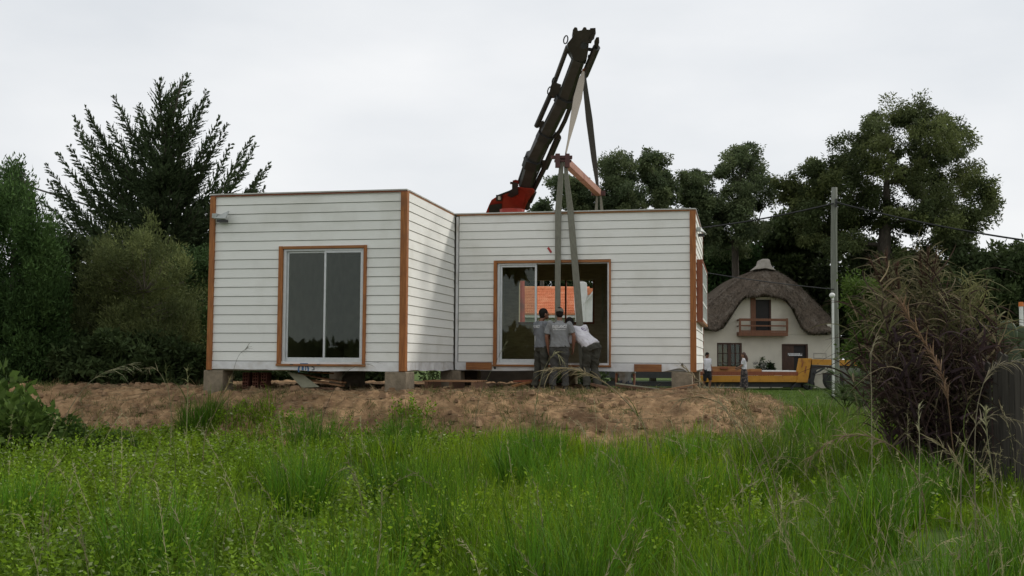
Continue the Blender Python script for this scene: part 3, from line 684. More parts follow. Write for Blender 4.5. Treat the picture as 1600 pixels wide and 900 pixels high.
def crod(name, mat, a, b_, r0, r1=None, dy=0.0, n=8, parent=None):
    return MB().tube([cpt(*a, dy), cpt(*b_, dy)], [r0, r1 or r0], n).build(name, mat, parent or crane, off=OC, smooth=False)
MB().tube([(OC[0], OC[1], OC[2] - 0.05), (OC[0], OC[1], 5.9)], [0.42, 0.36], 14).build('column', M_red, crane, off=OC)
MB().box(OC[0] - 1.2, OC[0] + 1.2, OC[1] - 0.6, OC[1] + 0.6, OC[2] - 0.05, OC[2] + 0.9).build('crane_foot', M_black, crane, off=OC)
cplate('knuckle', M_red, [(758, 335), (760, 330), (764, 320), (768, 312), (778, 305.5), (790, 301), (800, 295), (803, 290), (818, 293), (833, 294), (836, 299), (832, 304), (826, 312), (821, 322), (818, 335)], 0.62, bevel=0.02)
cplate('knuckle_cheek', M_red, [(784, 335), (786, 310), (800, 303), (812, 296), (822, 303), (818, 320), (812, 335)], 0.70)
cplate('knuckle_cap', M_black, [(764, 322), (767, 320), (784, 318), (784, 334), (764, 334)], 0.72)
cplate('rail', M_black, [(776, 306), (779, 304), (800, 296), (801, 298), (779, 307)], 0.70)
cplate('arm_cylinder', M_black, [(800, 284), (809, 286), (810, 303), (799, 308), (793, 305), (800, 296)], 0.3, dy=-0.30)
cplate('hinge_lug', M_red, [(801, 289), (801, 282), (806, 280.5), (810, 282), (810, 289)], 0.24)
cplate('bolt', M_black, [(797, 284), (802, 284), (802, 287), (797, 287)], 0.1)
crod('hydraulic_hose', M_black, (830, 300), (823, 326), 0.075, dy=-0.1)
crod('hydraulic_hose', M_black, (836, 300), (829, 316), 0.05, dy=-0.15)
lamp_h = cplate('work_lamp', M_black, [(775, 304.5), (784, 304.5), (784, 313.5), (775, 313.5)], 0.12, dy=-0.36)
cplate('lamp_lens', M_white, [(778, 306.5), (782, 306.5), (782, 312), (778, 312)], 0.03, dy=-0.435, parent=lamp_h)
def section(name, a, b_, wa, wb, depth, mat, taper=0.0):
    """one telescopic box: six-sided, a to b are centre-line pixels, widths in pixels"""
    A, B = cpt(*a), cpt(*b_); d = (B - A).normalized(); s = d.cross(Vector((0, 1, 0))).normalized(); t_ = d.cross(s).normalized()
    rings = []
    for P, px, w in ((A, a, wa), (B, b_, wb)):
        hw_ = w / FOCAL * cd(*px) / 2; q = depth / 2
        rings.append([P + s * x * hw_ + t_ * y * q for x, y in [(-1, -0.55), (-0.62, -1), (0.62, -1), (1, -0.55), (1, 0.55), (0.62, 1), (-0.62, 1), (-1, 0.55)]])
    return MB().loft(rings).build(name, mat, crane, off=OC)
section('boom_section', (822, 289), (833, 252), 22, 22, 0.40, M_boom)
section('boom_collar', (830.5, 258), (834, 246), 29, 28, 0.5, M_black)
section('boom_section', (833, 250), (854, 208), 22, 21.5, 0.36, M_boom)
section('boom_collar', (851, 215), (855, 206), 27, 26, 0.44, M_black)
section('boom_section', (853, 210), (883, 150), 21.5, 21, 0.34, M_boom)
section('boom_collar', (880, 159), (884, 150), 29, 28, 0.42, M_black)
section('boom_section', (882, 153), (905, 90), 22, 21, 0.30, M_boom)
cplate('boom_head', M_black, [(888, 76), (886, 68), (891, 62), (895, 57), (895, 46), (898, 42), (902, 43), (903, 48), (909, 47), (912, 42), (916, 42.5), (917, 46), (922, 46), (922, 44), (930, 44), (930.5, 53), (927, 56), (921, 57), (920, 69), (919, 80), (917, 92), (908, 97), (896, 93), (893, 84)], 0.42, bevel=0.01)
cplate('hook_eye', M_black, [(922, 44), (930.5, 43.5), (931, 52), (927, 58), (924, 66), (920, 66), (923, 56), (926, 53), (928, 50), (928, 46), (924, 46)], 0.1, dy=-0.18)
MB().tube([cpt(912.5, 71, -0.28), cpt(912.5, 71, 0.28)], 0.085, 12).build('head_pin', M_black, crane, off=OC)
crod('ram', M_boom, (887, 73), (863, 138), 0.062)
cplate('ram_clamp', M_black, [(861, 133), (866, 128), (877, 132), (874, 147), (866, 150), (857, 150)], 0.25)
crod('ram', M_black, (861, 146), (838.5, 197), 0.07, 0.075)
cplate('ram_foot', M_black, [(843, 191), (849, 188), (853, 196), (848, 209), (842, 208)], 0.2)
crod('return_rod', M_boom, (842, 208), (826, 246), 0.045)
cplate('rod_clamp', M_black, [(818, 246), (824, 242), (828, 246), (826, 258), (819, 256)], 0.2)
crod('return_rod', M_black, (821, 254), (810, 286), 0.045)
for a in ((884, 62), (866, 127), (859, 142)):
    pts = [cpt(a[0] + 3.2 * math.cos(k) - 2.0 * math.sin(k) * 0.5, a[1] + 6.5 * math.sin(k), -0.1) for k in np.linspace(0, 2 * math.pi, 11)]
    MB().tube(pts, 0.017, 5, cap=False).build('hose_guide', M_black, crane, off=OC)
crod('lift_ram', M_boom, (932, 74), (914, 117), 0.10)
cplate('ram_lug', M_black, [(929, 70), (929, 63), (932, 58), (936, 58), (936.5, 66), (934, 75)], 0.12)
cplate('ram_tip', M_redwood, [(910, 108), (916, 104), (919, 112), (912, 122), (907, 121)], 0.2)
crod('lift_ram', M_black, (914, 116), (897, 152), 0.09)
cplate('ram_bracket', M_black, [(899, 128), (904, 120), (906, 136), (899, 160), (893, 166), (890, 160), (893, 152), (898, 146)], 0.22)
MB().tube([cpt(893, 158, -0.05), cpt(890, 170, -0.05), cpt(883, 188, -0.05), cpt(875, 204, -0.05), cpt(867, 214, -0.05)], 0.06, 7).build('hydraulic_hose', M_black, crane, off=OC)
crod('side_ram', M_black, (872, 215), (852, 262), 0.095)
crod('side_ram', M_black, (853, 258), (834, 296), 0.075)
cplate('ram_bracket', M_black, [(866, 211), (874, 208), (877, 214), (872, 220), (866, 218)], 0.2)
cplate('ram_bracket', M_black, [(846, 250), (852, 250), (853, 262), (846, 262)], 0.2)
for (a, b_) in (((899, 111), (894, 123)), ((889, 134), (886, 142)), ((864, 212), (846, 252)), ((846, 258), (831, 292))):
    crod('pipe', M_black, a, b_, 0.022, dy=-0.16, n=6)
for x, y in ((919, 77), (919, 88), (905, 113), (891, 150)):
    MB().bar(cpt(x, y, 0), cpt(x + 9, y + 1, 0), 0.07, 0.07).build('ram_bracket', M_black, crane, off=OC)

BZ = 5.965
bA, bB = hw(2.45, 3.38, BZ), hw(2.60, 8.25, BZ)
sb = thing('spreader_beam', 'red oxide steel spreader beam hanging level below the crane arm', 'spreader beam', (bA + bB) / 2)
so = tuple((bA + bB) / 2)
MB().bar(bA + Vector((0, 0.05, 0)), bB, 0.15, 0.17).build('beam_tube', M_beam, sb, off=so, bevel=0.012)
for nm, P, k in (('end_plate', bA, 0), ('end_plate', bB, 1)):
    h = MB()
    if k == 0:
        h.bar(P + Vector((-0.26, 0, 0.03)), P + Vector((0.2, 0, 0.03)), 0.10, 0.07); h.bar(P + Vector((-0.19, 0, -0.05)), P + Vector((0.18, 0, -0.05)), 0.10, 0.05)
        h.bar(P + Vector((-0.12, -0.03, -0.2)), P + Vector((-0.12, -0.03, 0.1)), 0.10, 0.12, (0, 1, 0)); h.bar(P + Vector((0.09, -0.03, -0.2)), P + Vector((0.09, -0.03, 0.1)), 0.10, 0.12, (0, 1, 0))
    else:
        h.bar(P + Vector((-0.18, 0, -0.02)), P + Vector((0.18, 0, -0.02)), 0.12, 0.12)
    h.build(nm, M_beamd, sb, off=so, bevel=0.006)
def ribbon(name, label, pts, widths, mat, group, side=None, th=0.012, cat='lifting sling'):
    pts = [Vector(p) for p in pts]; h = MB(); rings = []
    for i, p in enumerate(pts):
        d = (pts[min(i + 1, len(pts) - 1)] - pts[max(i - 1, 0)]).normalized()
        s = Vector(side[i] if side else (1, 0, 0)); s = (s - d * s.dot(d)).normalized(); t_ = d.cross(s)
        w = widths[i] / 2
        rings.append([p - s * w - t_ * th, p + s * w - t_ * th, p + s * w + t_ * th, p - s * w + t_ * th])
    h.loft(rings); c = pts[-1]
    o = h.build(name, mat, None, off=tuple(c)); o.location = c
    return tag(o, label, cat, group)
hook = at(911.5, 112, 26.2)
GS = 'webbing slings of the lift'
L = lambda a, b_, t: a.lerp(b_, t)
bAt = bA + Vector((0.06, 0, 0.12))
ribbon('lifting_sling', 'beige webbing sling from the arm tip to the front end of the spreader beam', [hook, L(hook, bAt, .12), L(hook, bAt, .35), L(hook, bAt, .6), L(hook, bAt, .85), bAt],
       [0.05, 0.15, 0.20, 0.14, 0.05, 0.03], M_strapl, GS, side=[(1, 0, 0), (1, .1, 0), (1, .2, 0), (1, .5, 0), (1, 1, 0), (1, 1, 0)])
bBt = bB + Vector((-0.02, -0.03, 0.13))
ribbon('lifting_sling', 'dark grey webbing sling from the arm tip to the far end of the spreader beam', [hook + Vector((0.04, 0.1, 0)), L(hook, bBt, .15), L(hook, bBt, .4), L(hook, bBt, .75), bBt],
       [0.04, 0.12, 0.17, 0.14, 0.07], M_strapd, GS, side=[(1, 0, 0), (1, .2, 0), (1, .3, 0), (1, .2, 0), (1, 0, 0)])
def front_sling(label, pu, w):
    # from the beam down past the roof edge, down the face, under the bottom beam
    (u0, u1, u2) = pu
    p = [hw(u0, 3.36, BZ - 0.05), hw(u0 + (u1 - u0) * .4, 3.40, 5.4), hw(u1, 3.45, 4.86), hw(u1 + (u2 - u1) * .5, 3.435, 3.2), hw(u2, 3.43, 1.36), hw(u2, 3.6, 1.345)]
    ribbon('lifting_sling', label, p, w, M_strap, GS, side=[(1, -.2, 0)] * 6)
front_sling('left of the two grey webbing slings hanging in front of the right module', (2.42, 2.335, 2.335), [0.09, 0.12, 0.135, 0.12, 0.12, 0.12])
front_sling('right of the two grey webbing slings hanging in front of the right module', (2.50, 2.60, 2.90), [0.07, 0.11, 0.135, 0.145, 0.15, 0.15])
for k, (u0, u1, lab) in enumerate(((2.57, 2.50, 'left of the two grey slings behind the roof under the far end of the beam'), (2.66, 2.78, 'right of the two grey slings behind the roof under the far end of the beam'))):
    ribbon('lifting_sling', lab, [hw(u0, 8.25, BZ - 0.06), hw((u0 + u1) / 2, 8.22, 5.2), hw(u1, 8.20, 1.36)], [0.05, 0.10, 0.12], M_strap, GS)
# shackle chain at the far beam end
h = MB()
for k in range(7):
    p = bBt + Vector((0, 0, -0.08 + 0.09 * k)); h.ell(p, (0.028 if k % 2 else 0.012, 0.012 if k % 2 else 0.028, 0.05), 8, 5)
o = h.build('chain', M_steel, None, off=tuple(bBt)); o.location = bBt; tag(o, 'short steel chain above the far end of the spreader beam', 'chain')

# ------------------------------------------------------------------ utility pole, lamp post, cables
pb = at(1305, 628, 42.0); pz = ground_at(pb.x, 42.0)
ptop = at(1304, 293, 42.0)
pole = thing('utility_pole', 'tall weathered grey wooden pole standing right of the thatched cottage', 'utility pole', (pb.x, 42, pz))
k_ = np.linspace(0, 1, 9)
MB().tube([Vector((pb.x, 42, pz - 0.3)).lerp(Vector((ptop.x - 0.02, 42, ptop.z)), t_) + Vector((0.02 * math.sin(7 * t_), 0, 0)) for t_ in k_], [0.155 - 0.045 * t_ for t_ in k_], 10).build('shaft', M_pole, pole, off=(pb.x, 42, pz), smooth=True)
zc = at(1303, 318, 42).z
MB().box(ptop.x - 0.03, ptop.x + 0.03, 41.78, 41.86, zc - 0.16, zc + 0.16).build('cable_bracket', M_black, pole, off=(pb.x, 42, pz))
lb = at(1302.5, 620, 41.0); lz = ground_at(lb.x, 41); lt = at(1301.5, 464, 41)
lamp = thing('lamp_post', 'thin white garden lamp post with a small round globe in front of the wooden pole', 'lamp post', (lb.x, 41, lz))
MB().tube([(lb.x, 41, lz - 0.1), (lt.x, 41, lt.z)], 0.042, 8).build('stem', M_white, lamp, off=(lb.x, 41, lz))
MB().ell((lt.x - 0.03, 41, lt.z + 0.06), (0.11, 0.11, 0.10), 12, 8).build('globe', M_white, lamp, off=(lb.x, 41, lz), smooth=True)
def cable(label, a, b_, sag, r):
    a, b_ = Vector(a), Vector(b_)
    pts = [a.lerp(b_, t_) - Vector((0, 0, sag * 4 * t_ * (1 - t_))) for t_ in np.linspace(0, 1, 17)]
    o = MB().tube(pts, r, 5).build('overhead_cable', M_cable, None, off=tuple(a)); o.location = a
    return tag(o, label, 'cable', 'overhead cables')
cable('overhead cable sagging from the pole to the right edge of the picture', at(1306, 316, 41.8), at(1750, 393, 36), 0.22, 0.034)
cable('overhead cable running left from the pole towards the right module', at(1302, 318, 41.8), at(980, 364, 52), 0.25, 0.034)
cable('thin low cable crossing in front of the thatched roof', at(1303, 452, 41.8), at(1040, 414, 53), 0.10, 0.020)
cable('overhead cable on the left running behind the feathery conifer', at(-90, 246, 36), at(420, 400, 48), 0.15, 0.034)

# ------------------------------------------------------------------ thatched cottage
CYF = 55.5                                         # distance of the gable wall
def cp(px, py, y): return at(px, py, y)
c0 = at(1196, 603, CYF); CZ = float(ground_at(c0.x, CYF))
cot = thing('thatched_cottage', 'small cream cottage under a rounded grey thatched roof with a balcony', 'cottage', (c0.x, CYF, CZ))
OCO = (c0.x, CYF, CZ)
def wrect(name, mat, x0, x1, y0, y1, d0, d1, parent=None, bevel=0.0):
    """box whose face covers photograph rectangle x0..x1, y0..y1 on the gable plane, from depth d0 to d1 behind it"""
    a, b_ = at(x0, y1, CYF), at(x1, y0, CYF)
    return MB().box(a.x, b_.x, CYF + d0, CYF + d1, a.z, b_.z).build(name, mat, parent or cot, off=OCO, bevel=bevel)
xl, xr = at(1085, 600, CYF).x, at(1304, 600, CYF).x
gz = lambda py: at(1196, py, CYF).z
gx_ = lambda px: at(px, 500, CYF).x
h = MB()                                            # gable wall with door and window openings left open
def wp(px0, px1, py0, py1): h.box(gx_(px0), gx_(px1), CYF, CYF + 0.25, (gz(py1) if py1 < 603 else CZ - 0.1), gz(py0))
wp(1085, 1120, 523, 610); wp(1120, 1159, 523, 536); wp(1120, 1159, 582, 610); wp(1159, 1222, 523, 610); wp(1222, 1262, 523, 537.5); wp(1262, 1304, 523, 610); None
up_l = [(1100, 515.9), (1120, 518.5), (1131, 513), (1140, 500), (1151, 482), (1159, 471), (1166, 466), (1173, 465), (1173, 523), (1159, 523), (1120, 523), (1100, 523)]
up_r = [(1205, 465), (1216, 466), (1227, 471), (1236, 482), (1245, 500), (1252, 514), (1260, 521), (1262, 523), (1205, 523)]
for q_ in (up_l, up_r, [(1173, 464), (1205, 464), (1205, 468), (1173, 468)], [(1085, 514), (1100, 514), (1100, 523), (1085, 523)]):
    f_ = [at(x, y, CYF + 0.001) for x, y in q_]; h.prism(f_, [p + Vector((0, 0.248, 0)) for p in f_])
h.build('gable_wall', M_plaster, cot, off=OCO)
MB().box(xl, xl + 0.25, CYF + 0.251, CYF + 8, CZ - 0.1, gz(505)).build('side_wall', M_plaster, cot, off=OCO)
MB().box(xr - 0.25, xr, CYF + 0.251, CYF + 8, CZ - 0.1, gz(505)).build('side_wall', M_plaster, cot, off=OCO)
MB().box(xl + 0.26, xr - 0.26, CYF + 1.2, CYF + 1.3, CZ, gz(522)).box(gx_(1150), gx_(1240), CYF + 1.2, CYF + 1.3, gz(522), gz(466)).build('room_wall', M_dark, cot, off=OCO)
# upper door and balcony
dj = wrect('shaded_doorway', M_dark, 1180.5, 1204, 468, 521.5, 0.12, 0.16)  # near-black panel stands in for the shade in the open doorway
wrect('door_leaf', M_mdwood, 1173, 1180.3, 465, 522, -0.06, 0.10)
wrect('door_leaf', M_dkwood, 1203, 1206, 466, 522, 0.02, 0.10)
bl = wrect('balcony_floor', M_mdwood, 1151, 1227, 519.5, 525, -0.55, -0.002)
bal = wrect('balcony_rail', M_mdwood, 1152, 1227, 498.5, 502, -0.55, -0.48)
for y0, y1 in ((508.6, 510.4), (517, 518.8)): wrect('balcony_rail', M_mdwood, 1152, 1227, y0, y1, -0.54, -0.49)
for x0 in (1151.5, 1224.5): wrect('balcony_post', M_mdwood, x0, x0 + 2.7, 498, 519.5, -0.555, -0.475)
for x0 in (1151.5, 1224.5):
    wrect('balcony_rail', M_mdwood, x0, x0 + 2.2, 499, 501.5, -0.474, -0.002); wrect('balcony_rail', M_mdwood, x0, x0 + 2.2, 508.8, 510.2, -0.474, -0.002)
# lower window
wf = MB()
for (x0, x1, y0, y1) in ((1120, 1122.3, 536, 582), (1156.5, 1159, 536, 582), (1137.5, 1142.5, 538, 582), (1122.3, 1156.5, 536, 538.2), (1122.3, 1137.5, 551.5, 552.7), (1142.5, 1156.5, 551.5, 552.7), (1122.3, 1137.5, 566.5, 567.7), (1142.5, 1156.5, 566.5, 567.7), (1129.4, 1130.5, 538.2, 582), (1149, 1150.1, 538.2, 582)):
    a, b_ = at(x0, y1, CYF), at(x1, y0, CYF); wf.box(a.x, b_.x, CYF + 0.03, CYF + 0.10 - 0.0007 * (x0 % 7), a.z, b_.z)
win = wf.build('window', M_dkwood, cot, off=OCO)
wrect('curtain', M_curt, 1122.5, 1138, 538, 582, 0.30, 0.34, win)
wrect('curtain', M_dark, 1141.5, 1150, 538, 582, 0.30, 0.34, win)  # near-black panel painted as the dim room beside the curtain
wrect('curtain', M_greyp, 1150.2, 1156.5, 538, 582, 0.31, 0.35, win)
wrect('window_pane', M_glass, 1122.5, 1156.3, 538.5, 581.5, 0.105, 0.112, win)
# lower door with a strip of white lettering
dr = wrect('front_door', M_dkwood, 1224, 1241, 539.5, 600, 0.06, 0.11)
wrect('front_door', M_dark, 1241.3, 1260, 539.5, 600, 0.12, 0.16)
fj = MB()
for (x0, x1, y0, y1) in ((1222, 1224, 537.5, 602), (1260, 1262, 537.5, 602), (1224, 1260, 537.5, 539.4)):
    a, b_ = at(x0, y1, CYF), at(x1, y0, CYF); fj.box(a.x, b_.x, CYF - 0.01, CYF + 0.14, a.z, b_.z)
fj.build('door_frame', M_dkwood, cot, off=OCO)
st = wrect('door_sign', M_greyp, 1231, 1254, 551.6, 556.2, 0.02, 0.055, dr)
for k in range(9):
    a = 1231.6 + 2.1 * k; wrect('lettering', M_print, a, a + 1.5, 552.2, 553.8, 0.014, 0.0205, dr)
for k in range(9):
    a = 1233.0 + 2.3 * k; wrect('lettering', M_print, a, a + 1.9, 554.3, 555.9, 0.014, 0.0205, dr)
a, b_ = at(1271, 560, CYF), at(1291, 551.5, CYF)
h = MB(); h.box(a.x, b_.x, CYF - 0.025, CYF - 0.001, a.z, a.z + 0.03); h.box(a.x, b_.x, CYF - 0.025, CYF - 0.001, b_.z - 0.03, b_.z)
h.box(a.x, a.x + 0.03, CYF - 0.025, CYF - 0.001, a.z + 0.031, b_.z - 0.031); h.box(b_.x - 0.03, b_.x, CYF - 0.025, CYF - 0.001, a.z + 0.031, b_.z - 0.031)
h.build('wall_frame', M_cap, cot, off=OCO)
# thatch: lofted from the wall, round the lower edge, up to the outer outline and back
def resample(poly, n):
    P = np.array(poly, float); d = np.concatenate([[0], np.cumsum(np.hypot(*np.diff(P, axis=0).T))])
    t = np.linspace(0, d[-1], n); return np.stack([np.interp(t, d, P[:, 0]), np.interp(t, d, P[:, 1])], 1)
arch = resample([(1082, 514), (1104, 514), (1118, 516.5), (1128, 512), (1138, 499), (1149, 481), (1157, 470), (1164, 464.5), (1175, 463), (1196, 463), (1218, 464), (1229, 469), (1238, 480), (1247, 498), (1254, 513), (1262, 520), (1272, 521), (1308, 520)], 64)
outl = resample([(1080, 509), (1084, 495), (1096, 483), (1112, 470), (1130, 455), (1148, 441), (1163, 430), (1178, 422), (1196, 419.5), (1214, 422), (1229, 430), (1245, 442), (1260, 455), (1276, 472), (1292, 488), (1304, 502), (1310, 514)], 64)
edge = []
N = 64
arch_in = arch.copy(); arch_in[:, 1] -= 1.0
rows = []
mid = lambda t_: arch * (1 - t_) + outl * t_
def prow(P, y): return [at(p[0], p[1], y) if not hasattr(y, '__len__') else at(p[0], p[1], y[i]) for i, p in enumerate(P)]
rows.append(prow(arch_in + np.array([0, -2.0]), CYF + 0.30)); rows.append(prow(arch + np.array([0, 0.5]), CYF - 0.15)); rows.append(prow(arch + np.array([0, 0.0]), CYF - 0.50))
rows.append(prow(mid(0.06), CYF - 0.62))
for t_ in (0.14, 0.25, 0.38, 0.5, 0.62, 0.74, 0.86, 0.95): rows.append(prow(mid(t_), CYF - 0.62 + 2.5 * t_ ** 1.3))
# the outer outline continues straight back at its own size
o3 = prow(outl, CYF + 1.9); rows.append(o3)
for dy in (2.0, 4.0, 6.2): rows.append([p + Vector((0, dy, 0)) for p in o3])
V = np.array([[tuple(p) for p in r] for r in rows]); nr = len(rows)
gxx = V[..., 0] * 3; gzz = V[..., 2] * 3 + V[..., 1] * 1.5
dm = np.ones((nr, 1)); dm[-6:] = 0.35; dm[-4:] = 0.2
V[..., 2] += (fbm(gxx, gzz, 3) - 0.5) * 0.20 * dm; V[..., 1] += (fbm(gxx + 40, gzz, 3) - 0.5) * 0.28 * dm
idx = np.arange(nr * N).reshape(nr, N)
F = np.stack([idx[:-1, :-1], idx[1:, :-1], idx[1:, 1:], idx[:-1, 1:]], -1).reshape(-1, 4)
roof = np_mesh('thatched_roof', V.reshape(-1, 3), F, M_thatch, parent=cot, origin=OCO, smooth=True)
sub = roof.modifiers.new('sub', 'SUBSURF'); sub.levels = sub.render_levels = 1
# loose straw ends on the thatch
ns = 9000
ri = rng.integers(2, nr - 3, ns); ci = rng.integers(0, N - 1, ns); a = rng.random((ns, 2, 1))
P = (V[ri, ci] * (1 - a[:, 0]) + V[ri + 1, ci] * a[:, 0]) * (1 - a[:, 1]) + (V[ri, ci + 1] * (1 - a[:, 0]) + V[ri + 1, ci + 1] * a[:, 0]) * a[:, 1]
D = V[ri, ci] - V[ri + 1, ci]; D /= np.linalg.norm(D, axis=1, keepdims=True) + 1e-6
D = D + rng.normal(0, 0.25, D.shape); D[:, 1] -= 0.12
L_ = rng.uniform(0.10, 0.24, (ns, 1)); S = rng.normal(0, 1, (ns, 3)); S -= D * (S * D).sum(1, keepdims=True); S /= np.linalg.norm(S, axis=1, keepdims=True); S *= 0.011
P[:, 1] -= 0.015
Q = np.stack([P - S, P + S, P + D * L_ + S * .4, P + D * L_ - S * .4], 1).reshape(-1, 3)
tone = np.array([0.135, 0.112, 0.088]) * rng.uniform(0.5, 1.6, (ns, 1))
tag(np_mesh('straw_ends', Q, np.arange(ns * 4).reshape(-1, 4), M_straw, np.repeat(tone, 4, 0), cot, OCO), kind='stuff')
# cement cap on the ridge
h = MB()
ca = [(1177, 421.5), (1184, 416), (1187, 413), (1189, 406), (1192, 404.5), (1200, 404.5), (1203, 406), (1205, 414), (1207, 417), (1213, 422.5), (1196, 419)]
fr_ = [at(x, y, CYF + 1.55) for x, y in ca]
h.prism(fr_, [p + Vector((0, 0.9, 0)) for p in fr_]).build('ridge_cap', M_cap, cot, off=OCO, bevel=0.03)

# ------------------------------------------------------------------ yellow gooseneck trailer, its load, the lorry hitched to it
TY = 51.0
t0 = at(1180, 604, TY); tz = ground_at(t0.x, TY); OT = (t0.x, TY, tz)
trl = thing('gooseneck_trailer', 'yellow low-loader trailer with a raised gooseneck parked before the cottage', 'trailer', OT)
def tplate(name, mat, pts, y0, th, parent=None, bevel=0.0, org=OT, par=None):
    f_ = [at(x, y, y0) for x, y in pts]
    return MB().prism(f_, [p + Vector((0, th, 0)) for p in f_]).build(name, mat, parent or trl, off=org, bevel=bevel)
tplate('side_beam', M_yel, [(1085, 587), (1085, 597), (1250, 597), (1250, 587)], TY, 0.12, bevel=0.01)
tplate('under_deck_shade', M_black, [(882, 596.2), (882, 603), (1252, 605), (1252, 597.2)], TY + 0.3, 1.5)  # black box added to stand for the shadows beneath the deck
tplate('shaded_rear_deck', M_black, [(880, 578), (880, 590), (1084.5, 591), (1084.5, 578)], TY + 0.02, 2.3)  # left stretch coloured black for the trailer's shadowy underside
tplate('deck_edge', M_redwood, [(1085, 581), (1085, 586.6), (1247, 586.6), (1247, 581)], TY + 0.02, 2.3)
tplate('side_beam', M_yel, [(1085, 587), (1085, 597), (1250, 597), (1250, 587)], TY + 2.2, 0.12)
for k in range(8): tplate('cross_member', M_yel, [(1092 + 20 * k, 588), (1092 + 20 * k, 596), (1097 + 20 * k, 596), (1097 + 20 * k, 588)], TY + 0.121, 2.078)
tplate('gooseneck_riser', M_yel, [(1245, 597.5), (1252, 559.8), (1268.5, 559.8), (1262, 597.5)], TY - 0.05, 0.5, bevel=0.01)
tplate('gooseneck_riser', M_yel, [(1245, 597.5), (1252, 559.8), (1268.5, 559.8), (1262, 597.5)], TY + 1.9, 0.5)
tplate('riser_brace', M_redwood, [(1252, 574), (1254, 566), (1255.5, 566), (1253.5, 574)], TY - 0.075, 0.024); tplate('riser_brace', M_redwood, [(1257, 583), (1259, 572), (1260.5, 572), (1258.5, 583)], TY - 0.075, 0.024)
tplate('gooseneck_beam', M_yel, [(1268.6, 561), (1268.6, 570), (1360, 572.5), (1360, 563)], TY - 0.03, 0.35, bevel=0.01)
tplate('gooseneck_beam', M_yel, [(1268.6, 561), (1268.6, 570), (1360, 572.5), (1360, 563)], TY + 2.0, 0.35)
tplate('gooseneck_plate', M_black, [(1268.6, 570.2), (1266, 590), (1262, 612), (1268, 612), (1276, 578), (1290, 573.5), (1330, 575), (1330, 573)], TY + 0.05, 0.3)
tplate('curved_pipe', M_black, [(1272, 583), (1281, 578), (1288, 573.5), (1290, 575), (1282, 580.5), (1273, 585)], TY - 0.1, 0.07)
def wheel(par, org, x, y, z, r, w):
    tw = MB().tube([(x, y, z), (x, y + w * .15, z), (x, y + w * .85, z), (x, y + w, z)], [r * .9, r, r, r * .9], 20).build('wheel', M_tyre, par, off=org)
    MB().tube([(x, y - 0.012, z), (x, y + 0.03, z)], r * .42, 14).build('rim', M_black, tw, off=org)
lg = at(1265, 603, TY).x
wheel(trl, OT, lg, TY + 0.1, tz + 0.28, 0.28, 0.22)
for wx in (905, 934):
    wheel(trl, OT, at(wx, 600, TY).x, TY - 0.05, tz + 0.36, 0.36, 0.25)
tplate('landing_leg', M_black, [(1262, 592), (1262, 608), (1266, 608), (1266, 592)], TY + 0.05, 0.1)
lg2 = at(1240, 603, TY).x
MB().bar((lg2 - 0.1, TY + 0.1, tz + 0.05), (lg2 + 0.35, TY + 0.1, tz + 0.55), 0.07, 0.07).build('landing_leg', M_black, trl, off=OT)
def timber(label, x0, x1, y0, y1, Y, th, mat):
    a, b_ = at(x0, y1, Y), at(x1, y0, Y); c = ((a.x + b_.x) / 2, Y + th / 2, a.z)
    o = MB().box(a.x, b_.x, Y, Y + th, a.z, b_.z).build('timber_beam', mat, None, off=c, bevel=0.01); o.location = c
    return tag(o, label, 'timber', 'sawn timbers on the trailer')
timber('long lower orange timber lying along the trailer edge', 1111, 1172, 577, 580.8, TY + 0.1, 0.3, M_ply)
timber('upper orange timber stacked at the left on the trailer', 1110, 1150, 572.8, 576.8, TY + 0.12, 0.25, M_ply)
timber('brown timber between the two people on the trailer', 1126, 1138, 573.3, 577, TY + 0.0, 0.1, M_redwood)
timber('orange timber on the trailer right of the woman', 1172.5, 1190, 576.5, 580.8, TY + 0.08, 0.3, M_ply)
timber('pale grey sheet lying flat on the trailer bed', 1191, 1244, 579, 580.8, TY + 0.1, 1.6, M_white)
tk = at(1325, 606, 50.6); tkz = ground_at(tk.x, 50.6); OK_ = (tk.x, 50.6, tkz)
lor = thing('lorry', 'dark rear end of a lorry half hidden by palms at the trailer neck', 'lorry', OK_)
for wx in (1301, 1350): wheel(lor, OK_, at(wx, 606, 50.6).x, 50.3, tkz + 0.48, 0.48, 0.3)
MB().box(tk.x - 0.6, tk.x + 3.5, 50.65, 52.6, tkz + 0.55, tkz + 0.8).build('chassis', M_black, lor, off=OK_)
MB().box(tk.x - 0.35, tk.x + 0.9, 50.5, 50.64, tkz + 0.3, tkz + 1.05).build('side_panel', M_greyp, lor, off=OK_)
MB().box(tk.x + 2.0, tk.x + 3.5, 50.62, 52.6, tkz + 0.81, tkz + 2.1).build('cab', M_greyp, lor, off=OK_, bevel=0.05)

